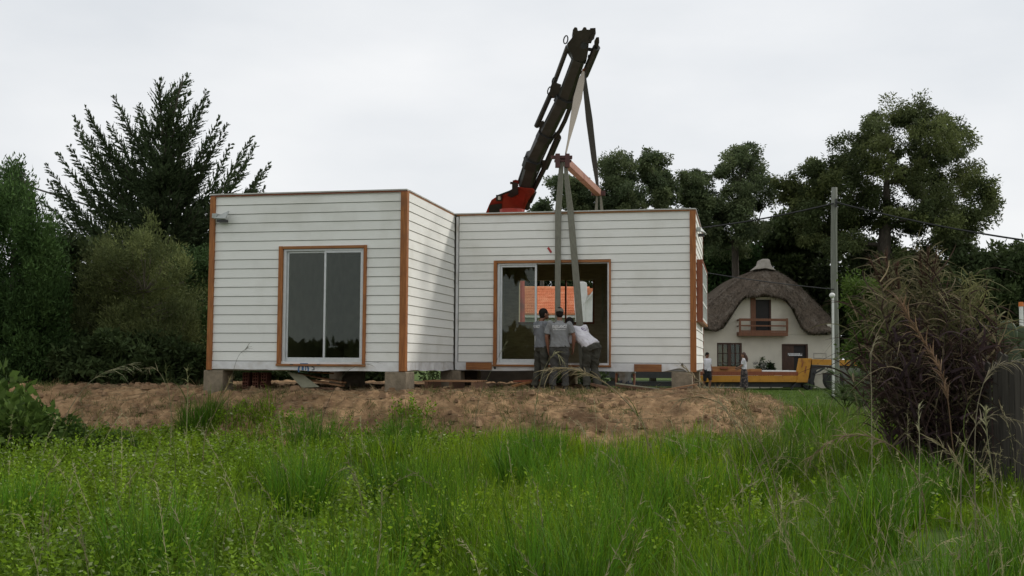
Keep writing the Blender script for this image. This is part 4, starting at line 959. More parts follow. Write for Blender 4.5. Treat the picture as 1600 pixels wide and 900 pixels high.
# ------------------------------------------------------------------ white house with an orange tiled roof, seen through the right module
WY = 46.0
w0 = at(880, 600, WY); wz = ground_at(w0.x, WY); OW = (w0.x, WY, wz)
wh = thing('tiled_house', 'white house with an orange tiled roof seen through the open doorway', 'house', OW)
xa, xb = at(745, 500, WY).x, at(930, 500, WY).x
ze, zr = at(860, 491, WY).z, at(860, 452, WY).z
MB().box(xa, xb, WY + 0.5, WY + 7, wz - 0.1, ze + 0.1).build('wall', M_white, wh, off=OW)
MB().box(xa - 0.2, xb, WY + 0.05, WY + 0.12, ze - 0.14, ze - 0.02).build('eaves_board', M_white, wh, off=OW)
h = MB(); ry = WY + 3.4
nrow = 16                                          # each course of tiles is a stepped, rippled strip
zr2 = 1.6 + (zr - 1.6) * ry / WY
for r_ in range(nrow):
    t0_, t1_ = r_ / nrow, (r_ + 1.12) / nrow
    y0_, y1_ = WY + (ry - WY) * t0_, WY + (ry - WY) * t1_
    z0_, z1_ = ze + (zr2 - ze) * t0_ + 0.05, ze + (zr2 - ze) * t1_
    nt = 56
    for k in range(nt):
        x0, x1 = xa - 0.2 + (xb - xa + 0.2) * k / nt, xa - 0.2 + (xb - xa + 0.2) * (k + 0.985) / nt; xm = (x0 + x1) / 2
        h.add([(x0, y0_, z0_ - 0.01), (xm, y0_, z0_ + 0.012), (x1, y0_, z0_ - 0.01), (x1, y1_, z1_ - 0.01), (xm, y1_, z1_ + 0.012), (x0, y1_, z1_ - 0.01)], [(0, 1, 4, 5), (1, 2, 3, 4)])
        h.add([(x0, y0_, z0_ - 0.01), (xm, y0_, z0_ + 0.012), (x1, y0_, z0_ - 0.01), (x1, y0_ + .01, z0_ - 0.075), (x0, y0_ + .01, z0_ - 0.075)], [(0, 1, 2, 3, 4)])
tl = h.build('roof_tiles', M_tile, wh, off=OW); tl['kind'] = 'stuff'
MB().hexa([(xa - 0.2, WY + 0.13, ze - 0.13), (xb, WY + 0.13, ze - 0.13), (xb, ry, zr2 - 0.2), (xa - 0.2, ry, zr2 - 0.2), (xa - 0.2, WY + 0.13, ze - 0.03), (xb, WY + 0.13, ze - 0.03), (xb, ry, zr2 - 0.06), (xa - 0.2, ry, zr2 - 0.06)]).build('roof_deck', M_dkwood, wh, off=OW)
MB().tube([(xa - 0.2, ry, zr2), (xb, ry, zr2)], 0.13, 8).build('ridge_tiles', M_tile, wh, off=OW)
def wplate(name, mat, pts, Y, th, bevel=0.0):
    f_ = [at(x, y, Y) for x, y in pts]
    return MB().prism(f_, [p + Vector((0, th, 0)) for p in f_]).build(name, mat, wh, off=OW, bevel=bevel)
wplate('chimney', M_white, [(899, 472), (898.5, 443), (901, 440), (913, 440), (917, 442.5), (918, 462), (914, 474), (914, 510), (900, 510)], WY - 0.4, 0.9, bevel=0.03)
wplate('chimney_foot', M_white, [(900.5, 505), (903, 487), (911, 474), (915, 460), (928, 450), (930, 505)], WY - 0.25, 0.6, bevel=0.02)
wplate('gable_tiles', M_tile, [(917, 462), (918, 450.5), (929, 450.2), (929.5, 456)], WY - 0.3, 0.3)
wplate('rake_board', M_white, [(911, 476), (914, 472), (928, 452), (928, 457)], WY - 0.42, 0.1)

# ------------------------------------------------------------------ people
def fuse(mb, name, mat, parent, voxel, smooth=4, factor=0.5, dec=None):
    """melt overlapping shapes into one continuous skin"""
    me = mb.mesh(name, mat)
    tmp = bpy.data.objects.new(name, me); COL.objects.link(tmp)
    r_ = tmp.modifiers.new('r', 'REMESH'); r_.mode = 'VOXEL'; r_.voxel_size = voxel
    s_ = tmp.modifiers.new('s', 'SMOOTH'); s_.iterations = smooth; s_.factor = factor
    if dec: d_ = tmp.modifiers.new('d', 'DECIMATE'); d_.ratio = dec
    dg = bpy.context.evaluated_depsgraph_get(); dg.update()
    out = bpy.data.meshes.new_from_object(tmp.evaluated_get(dg))
    bpy.data.objects.remove(tmp); bpy.data.meshes.remove(me)
    out.polygons.foreach_set('use_smooth', [True] * len(out.polygons)); out.name = name
    o = bpy.data.objects.new(name, out); COL.objects.link(o); o.parent = parent
    return o
def vv(p): return Vector(p)
def limb(mb, pts, rad, n=10):
    mb.tube(pts, rad, n)
    for p, r in zip(pts, rad): mb.ell(p, (r * 0.985,) * 3, 10, 6)
def torso(mb, pts, rx, ry, side, n=16):
    rings = []
    for i, p in enumerate(pts):
        d = (vv(pts[min(i + 1, len(pts) - 1)]) - vv(pts[max(i - 1, 0)])).normalized()
        s = vv(side[i]) if hasattr(side[0], '__len__') else vv(side)
        s = (s - d * s.dot(d)).normalized(); f = d.cross(s)
        rings.append([vv(p) + s * rx[i] * math.cos(a) + f * ry[i] * math.sin(a) for a in [2 * math.pi * k / n for k in range(n)]])
    mb.loft(rings)
def hand(mb, wrist, d, side, palm_n, curl=0.5, s=1.0):
    """palm, four unequal curled fingers and a thumb"""
    w, d, sd = vv(wrist), vv(d).normalized(), vv(side); sd = (sd - d * sd.dot(d)).normalized()
    pn = vv(palm_n); pn = (pn - d * pn.dot(d) - sd * pn.dot(sd)).normalized()
    torso(mb, [w - d * 0.01, w + d * 0.03 * s, w + d * 0.085 * s], [0.026 * s, 0.038 * s, 0.041 * s], [0.02 * s, 0.018 * s, 0.015 * s], sd, 10)
    for k, (off, ln) in enumerate(((-0.030, 0.060), (-0.010, 0.076), (0.011, 0.080), (0.031, 0.068))):
        p = w + d * 0.08 * s + sd * off * s; pts = [p]; a = 0.25 * curl
        for q in (0.45, 0.32, 0.23):
            dirv = d * math.cos(a) + pn * math.sin(a); p = p + dirv * ln * q * s; pts.append(p); a += 0.62 * curl
        limb(mb, pts, [0.0105 * s, 0.0098 * s, 0.009 * s, 0.008 * s], 7)
    tb = w + d * 0.022 * s + sd * 0.032 * s
    limb(mb, [tb, tb + (sd * 0.7 + d * 0.6 + pn * 0.35).normalized() * 0.036 * s, tb + (sd * 0.5 + d * 0.85 + pn * 0.5).normalized() * 0.062 * s], [0.014 * s, 0.0115 * s, 0.009 * s], 7)

J0 = dict(pel=(0, 0, 0.94), waist=(0, 0, 1.08), chest=(0, 0.01, 1.28), neck=(0, -0.01, 1.46), head=(0, 0.02, 1.625),
          hipL=(-0.09, 0, 0.93), hipR=(0.09, 0, 0.93), kneeL=(-0.105, 0.02, 0.50), kneeR=(0.105, 0.02, 0.50), ankL=(-0.11, -0.02, 0.09), ankR=(0.11, -0.02, 0.09),
          shL=(-0.185, -0.01, 1.405), shR=(0.185, -0.01, 1.405), elL=(-0.245, -0.03, 1.13), elR=(0.245, -0.03, 1.13), wrL=(-0.25, 0.05, 0.89), wrR=(0.25, 0.05, 0.89),
          side=(1, 0, 0), face=(0, 1, 0), sideh=(1, 0, 0), toeL=(-0.15, 1, 0), toeR=(0.15, 1, 0))
def person(label, loc, rz, J, c, voxel=0.0105, group=None, legs_only=False):
    J = {**J0, **J}; J = {k: vv(p) for k, p in J.items()}
    t = thing('person', label, 'person', loc, (0, 0, rz), group)
    w = c.get('w', 1.0)
    B = MB()
    sd = J['side']; dn = (J['neck'] - J['chest']).normalized()
    torso(B, [J['pel'] - (J['waist'] - J['pel']) * 0.5, J['pel'], J['waist'], J['chest'], J['chest'].lerp(J['neck'], 0.62), J['neck'] - dn * 0.02], [0.10 * w, 0.15 * w, 0.135 * w, 0.155 * w, 0.155 * w, 0.07], [0.08, 0.105 * w, 0.095 * w, 0.11 * w, 0.095 * w, 0.06], sd)
    for s in 'LR':
        limb(B, [J['hip' + s], J['hip' + s].lerp(J['knee' + s], 0.45), J['knee' + s], J['knee' + s].lerp(J['ank' + s], 0.35), J['ank' + s]], [0.085 * w, 0.075 * w, 0.055 * w, 0.055 * w, 0.04])
        tv = J['toe' + s].normalized()
        limb(B, [J['ank' + s] - tv * 0.04 - Vector((0, 0, 0.04)), J['ank' + s] + tv * 0.08 - Vector((0, 0, 0.05)), J['ank' + s] + tv * 0.16 - Vector((0, 0, 0.06))], [0.036, 0.038, 0.028])
        limb(B, [J['chest'].lerp(J['sh' + s], 0.8), J['sh' + s], J['sh' + s].lerp(J['el' + s], 0.45), J['el' + s], J['el' + s].lerp(J['wr' + s], 0.3), J['wr' + s]], [0.055, 0.058, 0.05, 0.041, 0.042, 0.028])
        fd = (J['wr' + s] - J['el' + s]).normalized()
        hs = J['hand' + s] if 'hand' + s in J else fd
        hand(B, J['wr' + s], hs, (0.25 if s == 'L' else -0.25, 1, 0.1), (1 if s == 'L' else -1, 0.1, 0.0), c.get('curl', 0.7))
    # head: skull, jaw, nose, brow, ears
    H_, fc = J['head'], J['face'].normalized(); sh_ = J['sideh']; sh_ = (sh_ - fc * sh_.dot(fc)).normalized(); up = sh_.cross(fc)
    M3 = Matrix((sh_, fc, up)).transposed()
    limb(B, [J['neck'] - dn * 0.05, J['neck'] + dn * 0.02, H_ - up * 0.05 - fc * 0.015], [0.062, 0.055, 0.055])
    B.ell(H_ + up * 0.015, (0.076, 0.098, 0.108), 14, 10, M3); B.ell(H_ - up * 0.055 + fc * 0.035, (0.056, 0.062, 0.062), 12, 8, M3)
    B.ell(H_ + fc * 0.095 - up * 0.022, (0.013, 0.022, 0.024), 8, 6, M3); B.ell(H_ + fc * 0.082 + up * 0.022, (0.048, 0.018, 0.012), 8, 6, M3)
    B.ell(H_ + fc * 0.085 - up * 0.066, (0.024, 0.014, 0.008), 8, 5, M3); B.ell(H_ + fc * 0.086 - up * 0.079, (0.021, 0.013, 0.008), 8, 5, M3); B.ell(H_ + fc * 0.075 - up * 0.102, (0.025, 0.02, 0.018), 8, 5, M3)
    for q in (-1, 1): B.ell(H_ + sh_ * 0.078 * q - fc * 0.005 - up * 0.012, (0.012, 0.022, 0.034), 8, 6, M3)
    fuse(B, 'body', c.get('skin', M_skin), t, voxel, 3, 0.5, 0.55)
    for q in (-1, 1): MB().ell(H_ + sh_ * 0.031 * q + fc * 0.088 + up * 0.004, (0.012, 0.008, 0.008), 8, 6, M3).build('eye', M_eye, t, smooth=True)
    # hair
    if c.get('hair'):
        h = MB(); hk = c.get('hairlen', 0)
        h.ell(H_ + up * 0.030 - fc * 0.014, (0.084, 0.103, 0.107), 16, 10, M3)
        h.ell(H_ - fc * 0.045 - up * 0.02, (0.074, 0.066, 0.075), 12, 8, M3)
        if hk: limb(h, [H_ - fc * 0.03 + up * 0.03, H_ - fc * 0.09 - up * 0.06, J['neck'] - fc * 0.10 - up * 0.02, J['chest'].lerp(J['neck'], 0.35) - fc * 0.14], [0.085, 0.085, 0.075, 0.035])
        o = fuse(h, 'hair', c['hair'], t, 0.012, 2)
        cut = bmesh.new(); cut.from_mesh(o.data)        # keep the face free
        bmesh.ops.bisect_plane(cut, geom=cut.verts[:] + cut.edges[:] + cut.faces[:], plane_co=H_ + fc * 0.060 + up * 0.03, plane_no=(fc - up * 0.55).normalized(), clear_outer=True)
        cut.to_mesh(o.data); cut.free()
    if c.get('cap'):
        h = MB(); h.ell(H_ + up * 0.045 - fc * 0.008, (0.088, 0.108, 0.088), 16, 10, M3)
        o = fuse(h, 'cap', c['cap'], t, 0.012, 2)
        cut = bmesh.new(); cut.from_mesh(o.data)
        bmesh.ops.bisect_plane(cut, geom=cut.verts[:] + cut.edges[:] + cut.faces[:], plane_co=H_ + up * 0.018, plane_no=-up, clear_outer=True)
        cut.to_mesh(o.data); cut.free()
        P = H_ + up * 0.03 + fc * 0.09
        MB().prism([P + sh_ * 0.07 * math.cos(a) + fc * 0.085 * math.sin(a) for a in np.linspace(0, math.pi, 9)], [P + sh_ * 0.07 * math.cos(a) + fc * 0.085 * math.sin(a) - up * 0.01 for a in np.linspace(0, math.pi, 9)]).build('cap_peak', c['cap'], t)
        MB().ell(H_ + up * 0.132 - fc * 0.008, (0.010, 0.010, 0.007), 8, 5, M3).build('cap_button', c['cap'], t)
    # shirt with open hem
    if c.get('shirt'):
        h = MB(); lo = J['pel'].lerp(J['waist'], c.get('hem', -0.12)); k = c.get('loose', 1.0)
        torso(h, [lo, J['pel'].lerp(J['waist'], 0.45), J['waist'], J['chest'], J['chest'].lerp(J['neck'], 0.6), J['neck'] - dn * 0.015, J['neck'] + dn * 0.02],
              [0.182 * w * k, 0.172 * w * k, 0.165 * w * k, 0.186 * w, 0.178 * w, 0.085, 0.066], [0.135 * w * k, 0.13 * w * k, 0.122 * w * k, 0.135 * w, 0.118 * w, 0.078, 0.064], sd)
        for s in 'LR':
            a, b_ = J['sh' + s], J['el' + s]; d = (b_ - a).normalized()
            h.tube([a - d * 0.02 + (J['chest'] - a) * 0.15, a + d * 0.02, a.lerp(b_, 0.4), a.lerp(b_, c.get('sleeve', 0.78))], [0.07, 0.078, 0.072, 0.073], 12)
            h.ell(a - d * 0.005, (0.077, 0.077, 0.072), 10, 7)
        so_ = fuse(h, 'shirt', c['shirt'], t, voxel, 3)
        # soft creases
        co = np.empty(len(so_.data.vertices) * 3, np.float32); so_.data.vertices.foreach_get('co', co); co = co.reshape(-1, 3)
        nn = np.empty_like(co.ravel()); so_.data.vertices.foreach_get('normal', nn); nn = nn.reshape(-1, 3)
        seed = rng.random() * 50
        cz = (fbm(co[:, 0] * 9 + co[:, 2] * 5 + seed, co[:, 2] * 6 + co[:, 1] * 7 + seed, 3) - 0.5) * 0.045
        low = (np.abs(np.sin(co[:, 0] * 38 + 5 * fbm(co[:, 0] * 4 + seed, co[:, 2] * 3, 2))) - 0.5) * 0.010 * sstep(1.25, 1.0, co[:, 2])
        so_.data.vertices.foreach_set('co', (co + nn * (cz + low)[:, None]).ravel().astype(np.float32)); so_.data.update()
    else: so_ = None
    if c.get('pants'):
        h = MB(); b_ = c.get('pw', 1.0); end = c.get('cuff', 0.94)
        torso(h, [J['pel'].lerp(J['hipL'].lerp(J['hipR'], .5), 1.0) - (J['waist'] - J['pel']).normalized() * 0.10, J['pel'], J['pel'].lerp(J['waist'], 0.45)], [0.145 * w, 0.178 * w, 0.160 * w], [0.115, 0.132 * w, 0.122 * w], sd)
        for s in 'LR':
            a, k_, e = J['hip' + s], J['knee' + s], J['ank' + s]; e = k_.lerp(e, end)
            h.tube([a + (a - k_) * 0.04, a.lerp(k_, 0.35), k_, k_.lerp(e, 0.5), e], [0.108 * w * b_, 0.098 * w * b_, 0.080 * b_, 0.076 * b_, 0.078 * b_], 12)
            h.ell(a, (0.105 * w * b_,) * 3, 10, 7)
        po = fuse(h, 'trousers', c['pants'], t, voxel, 3)
        co = np.empty(len(po.data.vertices) * 3, np.float32); po.data.vertices.foreach_get('co', co); co = co.reshape(-1, 3)
        nn = np.empty_like(co.ravel()); po.data.vertices.foreach_get('normal', nn); nn = nn.reshape(-1, 3); seed = rng.random() * 50
        cz = (fbm(co[:, 0] * 8 + seed, co[:, 2] * 12 + co[:, 0] * 6, 3) - 0.5) * 0.05
        po.data.vertices.foreach_set('co', (co + nn * cz[:, None]).ravel().astype(np.float32)); po.data.update()
    if c.get('skirt'):
        h = MB(); a = J['waist'].lerp(J['pel'], 0.6)
        torso(h, [a, J['pel'] - Vector((0, 0, 0.05)), J['pel'] - Vector((0, 0.0, 0.40)), J['pel'] - Vector((0, -0.02, 0.78))], [0.14, 0.18, 0.20, 0.24], [0.11, 0.15, 0.17, 0.20], sd)
        fuse(h, 'skirt', c['skirt'], t, voxel, 2)
    for s in 'LR':
        tv = J['toe' + s].normalized(); a = J['ank' + s]; h = MB()
        limb(h, [a - tv * 0.045 - Vector((0, 0, 0.042)), a + tv * 0.05 - Vector((0, 0, 0.045)), a + tv * 0.15 - Vector((0, 0, 0.052)), a + tv * 0.185 - Vector((0, 0, 0.058))], [0.047, 0.048, 0.044, 0.032])
        limb(h, [a - Vector((0, 0, 0.03)), a + Vector((0, 0, 0.03))], [0.05, 0.052])
        fuse(h, 'shoe', c.get('shoe', M_shoe), t, 0.012, 2)
    return t, so_
def on_cloth(t, so_, name, mesh_pts, faces, mat, M, th=0.004):
    """flat print laid on a shirt: mesh_pts (x across, y up in metres) placed by matrix M, pushed along M's z onto the cloth"""
    bvh = BVHTree.FromPolygons([v.co.copy() for v in so_.data.vertices], [tuple(p.vertices) for p in so_.data.polygons])
    out = []; dirv = (M.to_3x3() @ Vector((0, 0, 1))).normalized()
    for x, y in mesh_pts:
        p = M @ Vector((x, y, 0)); hit = bvh.ray_cast(p - dirv * 0.5, dirv)
        out.append((hit[0] if hit[0] is not None else p) - dirv * th)
    me = bpy.data.meshes.new(name); me.from_pydata([tuple(p) for p in out], [], faces); me.materials.append(mat)
    o = bpy.data.objects.new(name, me); COL.objects.link(o); o.parent = so_
    return o
def text_shape(s, size):
    cu = bpy.data.curves.new('lettering', 'FONT'); cu.body = s; cu.size = size; cu.align_x = 'CENTER'; cu.resolution_u = 2; cu.offset = size * 0.018
    o = bpy.data.objects.new('lettering', cu); COL.objects.link(o); dg = bpy.context.evaluated_depsgraph_get(); dg.update()
    me = bpy.data.meshes.new_from_object(o.evaluated_get(dg)); bpy.data.objects.remove(o); bpy.data.curves.remove(cu)
    pts = [(v.co.x, v.co.y) for v in me.vertices]; fs = [tuple(p.vertices) for p in me.polygons]; bpy.data.meshes.remove(me)
    return pts, fs

def stand(px, py, Y):
    p = at(px, py, Y); return (p.x, Y, ground_at(p.x, Y) - 0.01)
# left worker: back three-quarter, head turned up to the right
l1 = stand(846, 612, 23.0)
p1, s1 = person('bareheaded worker in a grey printed T-shirt, leftmost of the three at the doorway', l1, R(-60),
    dict(elR=(0.22, 0.06, 1.14), wrR=(0.10, 0.27, 1.06), handR=(-0.4, 0.8, -0.2), elL=(-0.235, 0.03, 1.13), wrL=(-0.15, 0.22, 0.98), handL=(0.2, 0.7, -0.6), head=(0.02, 0.045, 1.628), face=(0.10, 0.97, 0.16), sideh=(1, -0.1, 0), ankL=(-0.12, -0.10, 0.09), kneeL=(-0.11, -0.02, 0.5)),
    dict(hair=M_hair, shirt=M_tee2, pants=M_olive, w=0.96, loose=1.06))
pts, fs = text_shape('FREELANCE', 0.085)
on_cloth(p1, s1, 'lettering', [(x * 0.62, y) for x, y in pts], fs, M_print, Matrix.Translation((-0.06, 0, 1.335)) @ Matrix.Rotation(R(90), 4, 'X') @ Matrix.Scale(-1, 4, (0, 0, 1)))
l2 = stand(874, 613, 22.75)
p2, s2 = person('worker in a cap and grey lettered T-shirt, middle of the three at the doorway', l2, R(-4),
    dict(elR=(0.30, -0.03, 1.15), wrR=(0.285, 0.05, 0.90), elL=(-0.27, -0.03, 1.13), wrL=(-0.235, 0.02, 0.87), ankL=(-0.14, -0.02, 0.09), ankR=(0.13, 0.04, 0.09), shL=(-0.205, -0.01, 1.40), shR=(0.205, -0.01, 1.40)),
    dict(hair=M_hair, cap=M_capc, shirt=M_tee, pants=M_greyt, w=1.10, loose=1.05))
ML = Matrix.Translation((0.0, 0, 1.315)) @ Matrix.Rotation(R(90), 4, 'X') @ Matrix.Scale(-1, 4, (0, 0, 1))
pts, fs = text_shape('FREELANCE', 0.088)
wv = lambda x, y: (x * 0.66, y + 0.12 * (0.0 - x * x) * 0.6 + 0.04 * x)
on_cloth(p2, s2, 'lettering', [wv(x, y) for x, y in pts], fs, M_print, ML)
for k in range(9):
    a = -0.13 + 0.029 * k
    on_cloth(p2, s2, 'small_lettering', [(a, -0.038 + .01 * a), (a + 0.021, -0.038 + .01 * a), (a + 0.021, -0.026), (a, -0.026)], [(0, 1, 2, 3)], M_print, ML)
# right worker: stooping towards the doorway
l3 = stand(922, 608, 22.85)
p3, s3 = person('stooping worker in a white T-shirt with a purple logo, rightmost at the doorway', l3, R(24),
    dict(pel=(0.0, -0.08, 0.93), waist=(-0.06, 0.0, 1.05), chest=(-0.15, 0.12, 1.19), neck=(-0.245, 0.27, 1.325), head=(-0.30, 0.37, 1.43), face=(-0.35, 0.9, -0.25), sideh=(0.93, 0.36, 0), side=(0.95, 0.2, 0.35),
         hipL=(-0.10, -0.07, 0.91), hipR=(0.085, -0.09, 0.93), kneeL=(-0.09, 0.03, 0.50), kneeR=(0.10, 0.0, 0.50), ankL=(-0.10, -0.06, 0.09), ankR=(0.14, -0.12, 0.09),
         shL=(-0.37, 0.16, 1.20), shR=(-0.03, 0.20, 1.34), elL=(-0.40, 0.24, 0.95), elR=(0.10, 0.36, 1.23), wrL=(-0.33, 0.40, 0.75), wrR=(0.0, 0.52, 1.10)),
    dict(hair=M_hair, shirt=M_wtee, pants=M_olive, w=1.0, loose=1.08, sleeve=0.7, hem=0.1, pw=1.12))
dv = (vv((-0.245, 0.27, 1.325)) - vv((-0.06, 0.0, 1.05))).normalized(); sv = vv((0.95, 0.2, 0.35)); sv = (sv - dv * sv.dot(dv)).normalized(); bk = sv.cross(dv)   # points away from the face side
if bk.y > 0: bk = -bk
ctr = vv((-0.12, 0.14, 1.23)) + sv * 0.02
M3_ = Matrix((tuple(sv) + (0,), tuple(dv) + (0,), tuple(-bk) + (0,), (0, 0, 0, 1))).transposed(); M3_.translation = ctr
ring = [(0.062 * math.cos(a) * r_, 0.062 * math.sin(a) * r_) for r_ in (1.0, 0.72) for a in np.linspace(0.4, 0.4 + 2 * math.pi * 0.86, 23)]
on_cloth(p3, s3, 'round_logo', ring, [(i, i + 1, 24 + i, 23 + i) for i in range(22)], M_purple, M3_)
on_cloth(p3, s3, 'round_logo', [(-0.045, 0.012), (0.05, -0.02), (0.05, -0.005), (-0.04, 0.028)], [(0, 1, 2, 3)], M_purple, M3_)
# two people by the trailer and one behind the module
def stand2(px, py, Y):
    p = at(px, py, Y); return (p.x, Y, ground_at(p.x, Y))
person('man in a white T-shirt and black shorts walking by the corner of the right module', stand2(1105, 608, 50.0), R(-150),
    dict(elL=(-0.25, -0.05, 1.14), wrL=(-0.29, 0.02, 0.92), elR=(0.26, -0.06, 1.13), wrR=(0.28, 0.05, 0.90), kneeL=(-0.1, 0.10, 0.5), ankL=(-0.1, 0.05, 0.09), kneeR=(0.1, -0.05, 0.48), ankR=(0.1, -0.22, 0.12), face=(-0.2, 0.9, -0.35)),
    dict(hair=M_hair, shirt=M_wtee, pants=M_blkc, w=1.02, loose=1.12, cuff=0.05, hem=-0.35, pw=1.15), 0.016)
person('woman with long brown hair, white top and long patterned skirt standing beside the trailer', stand2(1163, 613, 49.2), R(70),
    dict(elL=(-0.22, 0.08, 1.14), wrL=(-0.10, 0.30, 1.05), elR=(0.22, 0.04, 1.13), wrR=(0.17, 0.28, 1.0)),
    dict(hair=M_brhair, hairlen=1, shirt=M_wtee, skirt=M_pat, w=0.88, skin=M_skin2, hem=0.35), 0.016)
person('person in jeans seen only from the knees down below the right module', stand2(977, 602, 30.0), R(170), dict(kneeL=(-0.13, 0.05, 0.5), ankL=(-0.17, 0.0, 0.09)), dict(hair=M_hair, shirt=M_tee, pants=M_jean, w=1.0), 0.016)
bk0 = at(957, 600, 29.5)
t = thing('paint_bucket', 'white plastic bucket with dark print standing behind the right module', 'bucket', (bk0.x, 29.5, ground_at(bk0.x, 29.5)))
MB().tube([(0, 0, 0), (0, 0, 0.02), (0, 0, 0.34), (0, 0, 0.36)], [0.13, 0.135, 0.155, 0.165], 16).build('pail', M_white, t)
for z_ in (0.10, 0.17, 0.24): MB().box(-0.04, 0.05, -0.160, -0.150, z_, z_ + 0.03).build('print_mark', M_black, t)

# ------------------------------------------------------------------ foliage tools
def unit(a): return a / (np.linalg.norm(a, axis=-1, keepdims=True) + 1e-9)
def leaf_quads(P, D, ln, wd, g):
    """a diamond leaf at each point P lying along D"""
    n = len(P); D = unit(D); S = g.normal(0, 1, (n, 3)); S = unit(S - D * (S * D).sum(1, keepdims=True))
    ln = np.broadcast_to(np.asarray(ln, float).reshape(-1, 1), (n, 1)); wd = np.broadcast_to(np.asarray(wd, float).reshape(-1, 1), (n, 1))
    N = np.cross(D, S)
    V = np.stack([P, P + D * ln * 0.45 + S * wd * 0.5 + N * wd * 0.1, P + D * ln, P + D * ln * 0.45 - S * wd * 0.5 + N * wd * 0.1], 1)
    return V.reshape(-1, 3)
def quad_idx(n): return np.arange(n * 4).reshape(-1, 4)
def tones(n, cols, g, spread=0.25):
    c = np.array(cols)[g.integers(0, len(cols), n)]
    return c * g.uniform(1 - spread, 1 + spread, (n, 1))
def in_poly(px, py, poly):
    ins = np.zeros(px.shape, bool)
    for i in range(len(poly)):
        (ax, ay), (bx, by) = poly[i], poly[(i + 1) % len(poly)]
        c = ((ay > py) != (by > py)) & (px < (bx - ax) * (py - ay) / ((by - ay) if by != ay else 1e-9) + ax); ins ^= c
    return ins
def to_world(px, py, Y):
    return np.array([tuple(at(a, b_, y)) for a, b_, y in zip(px, py, Y)])

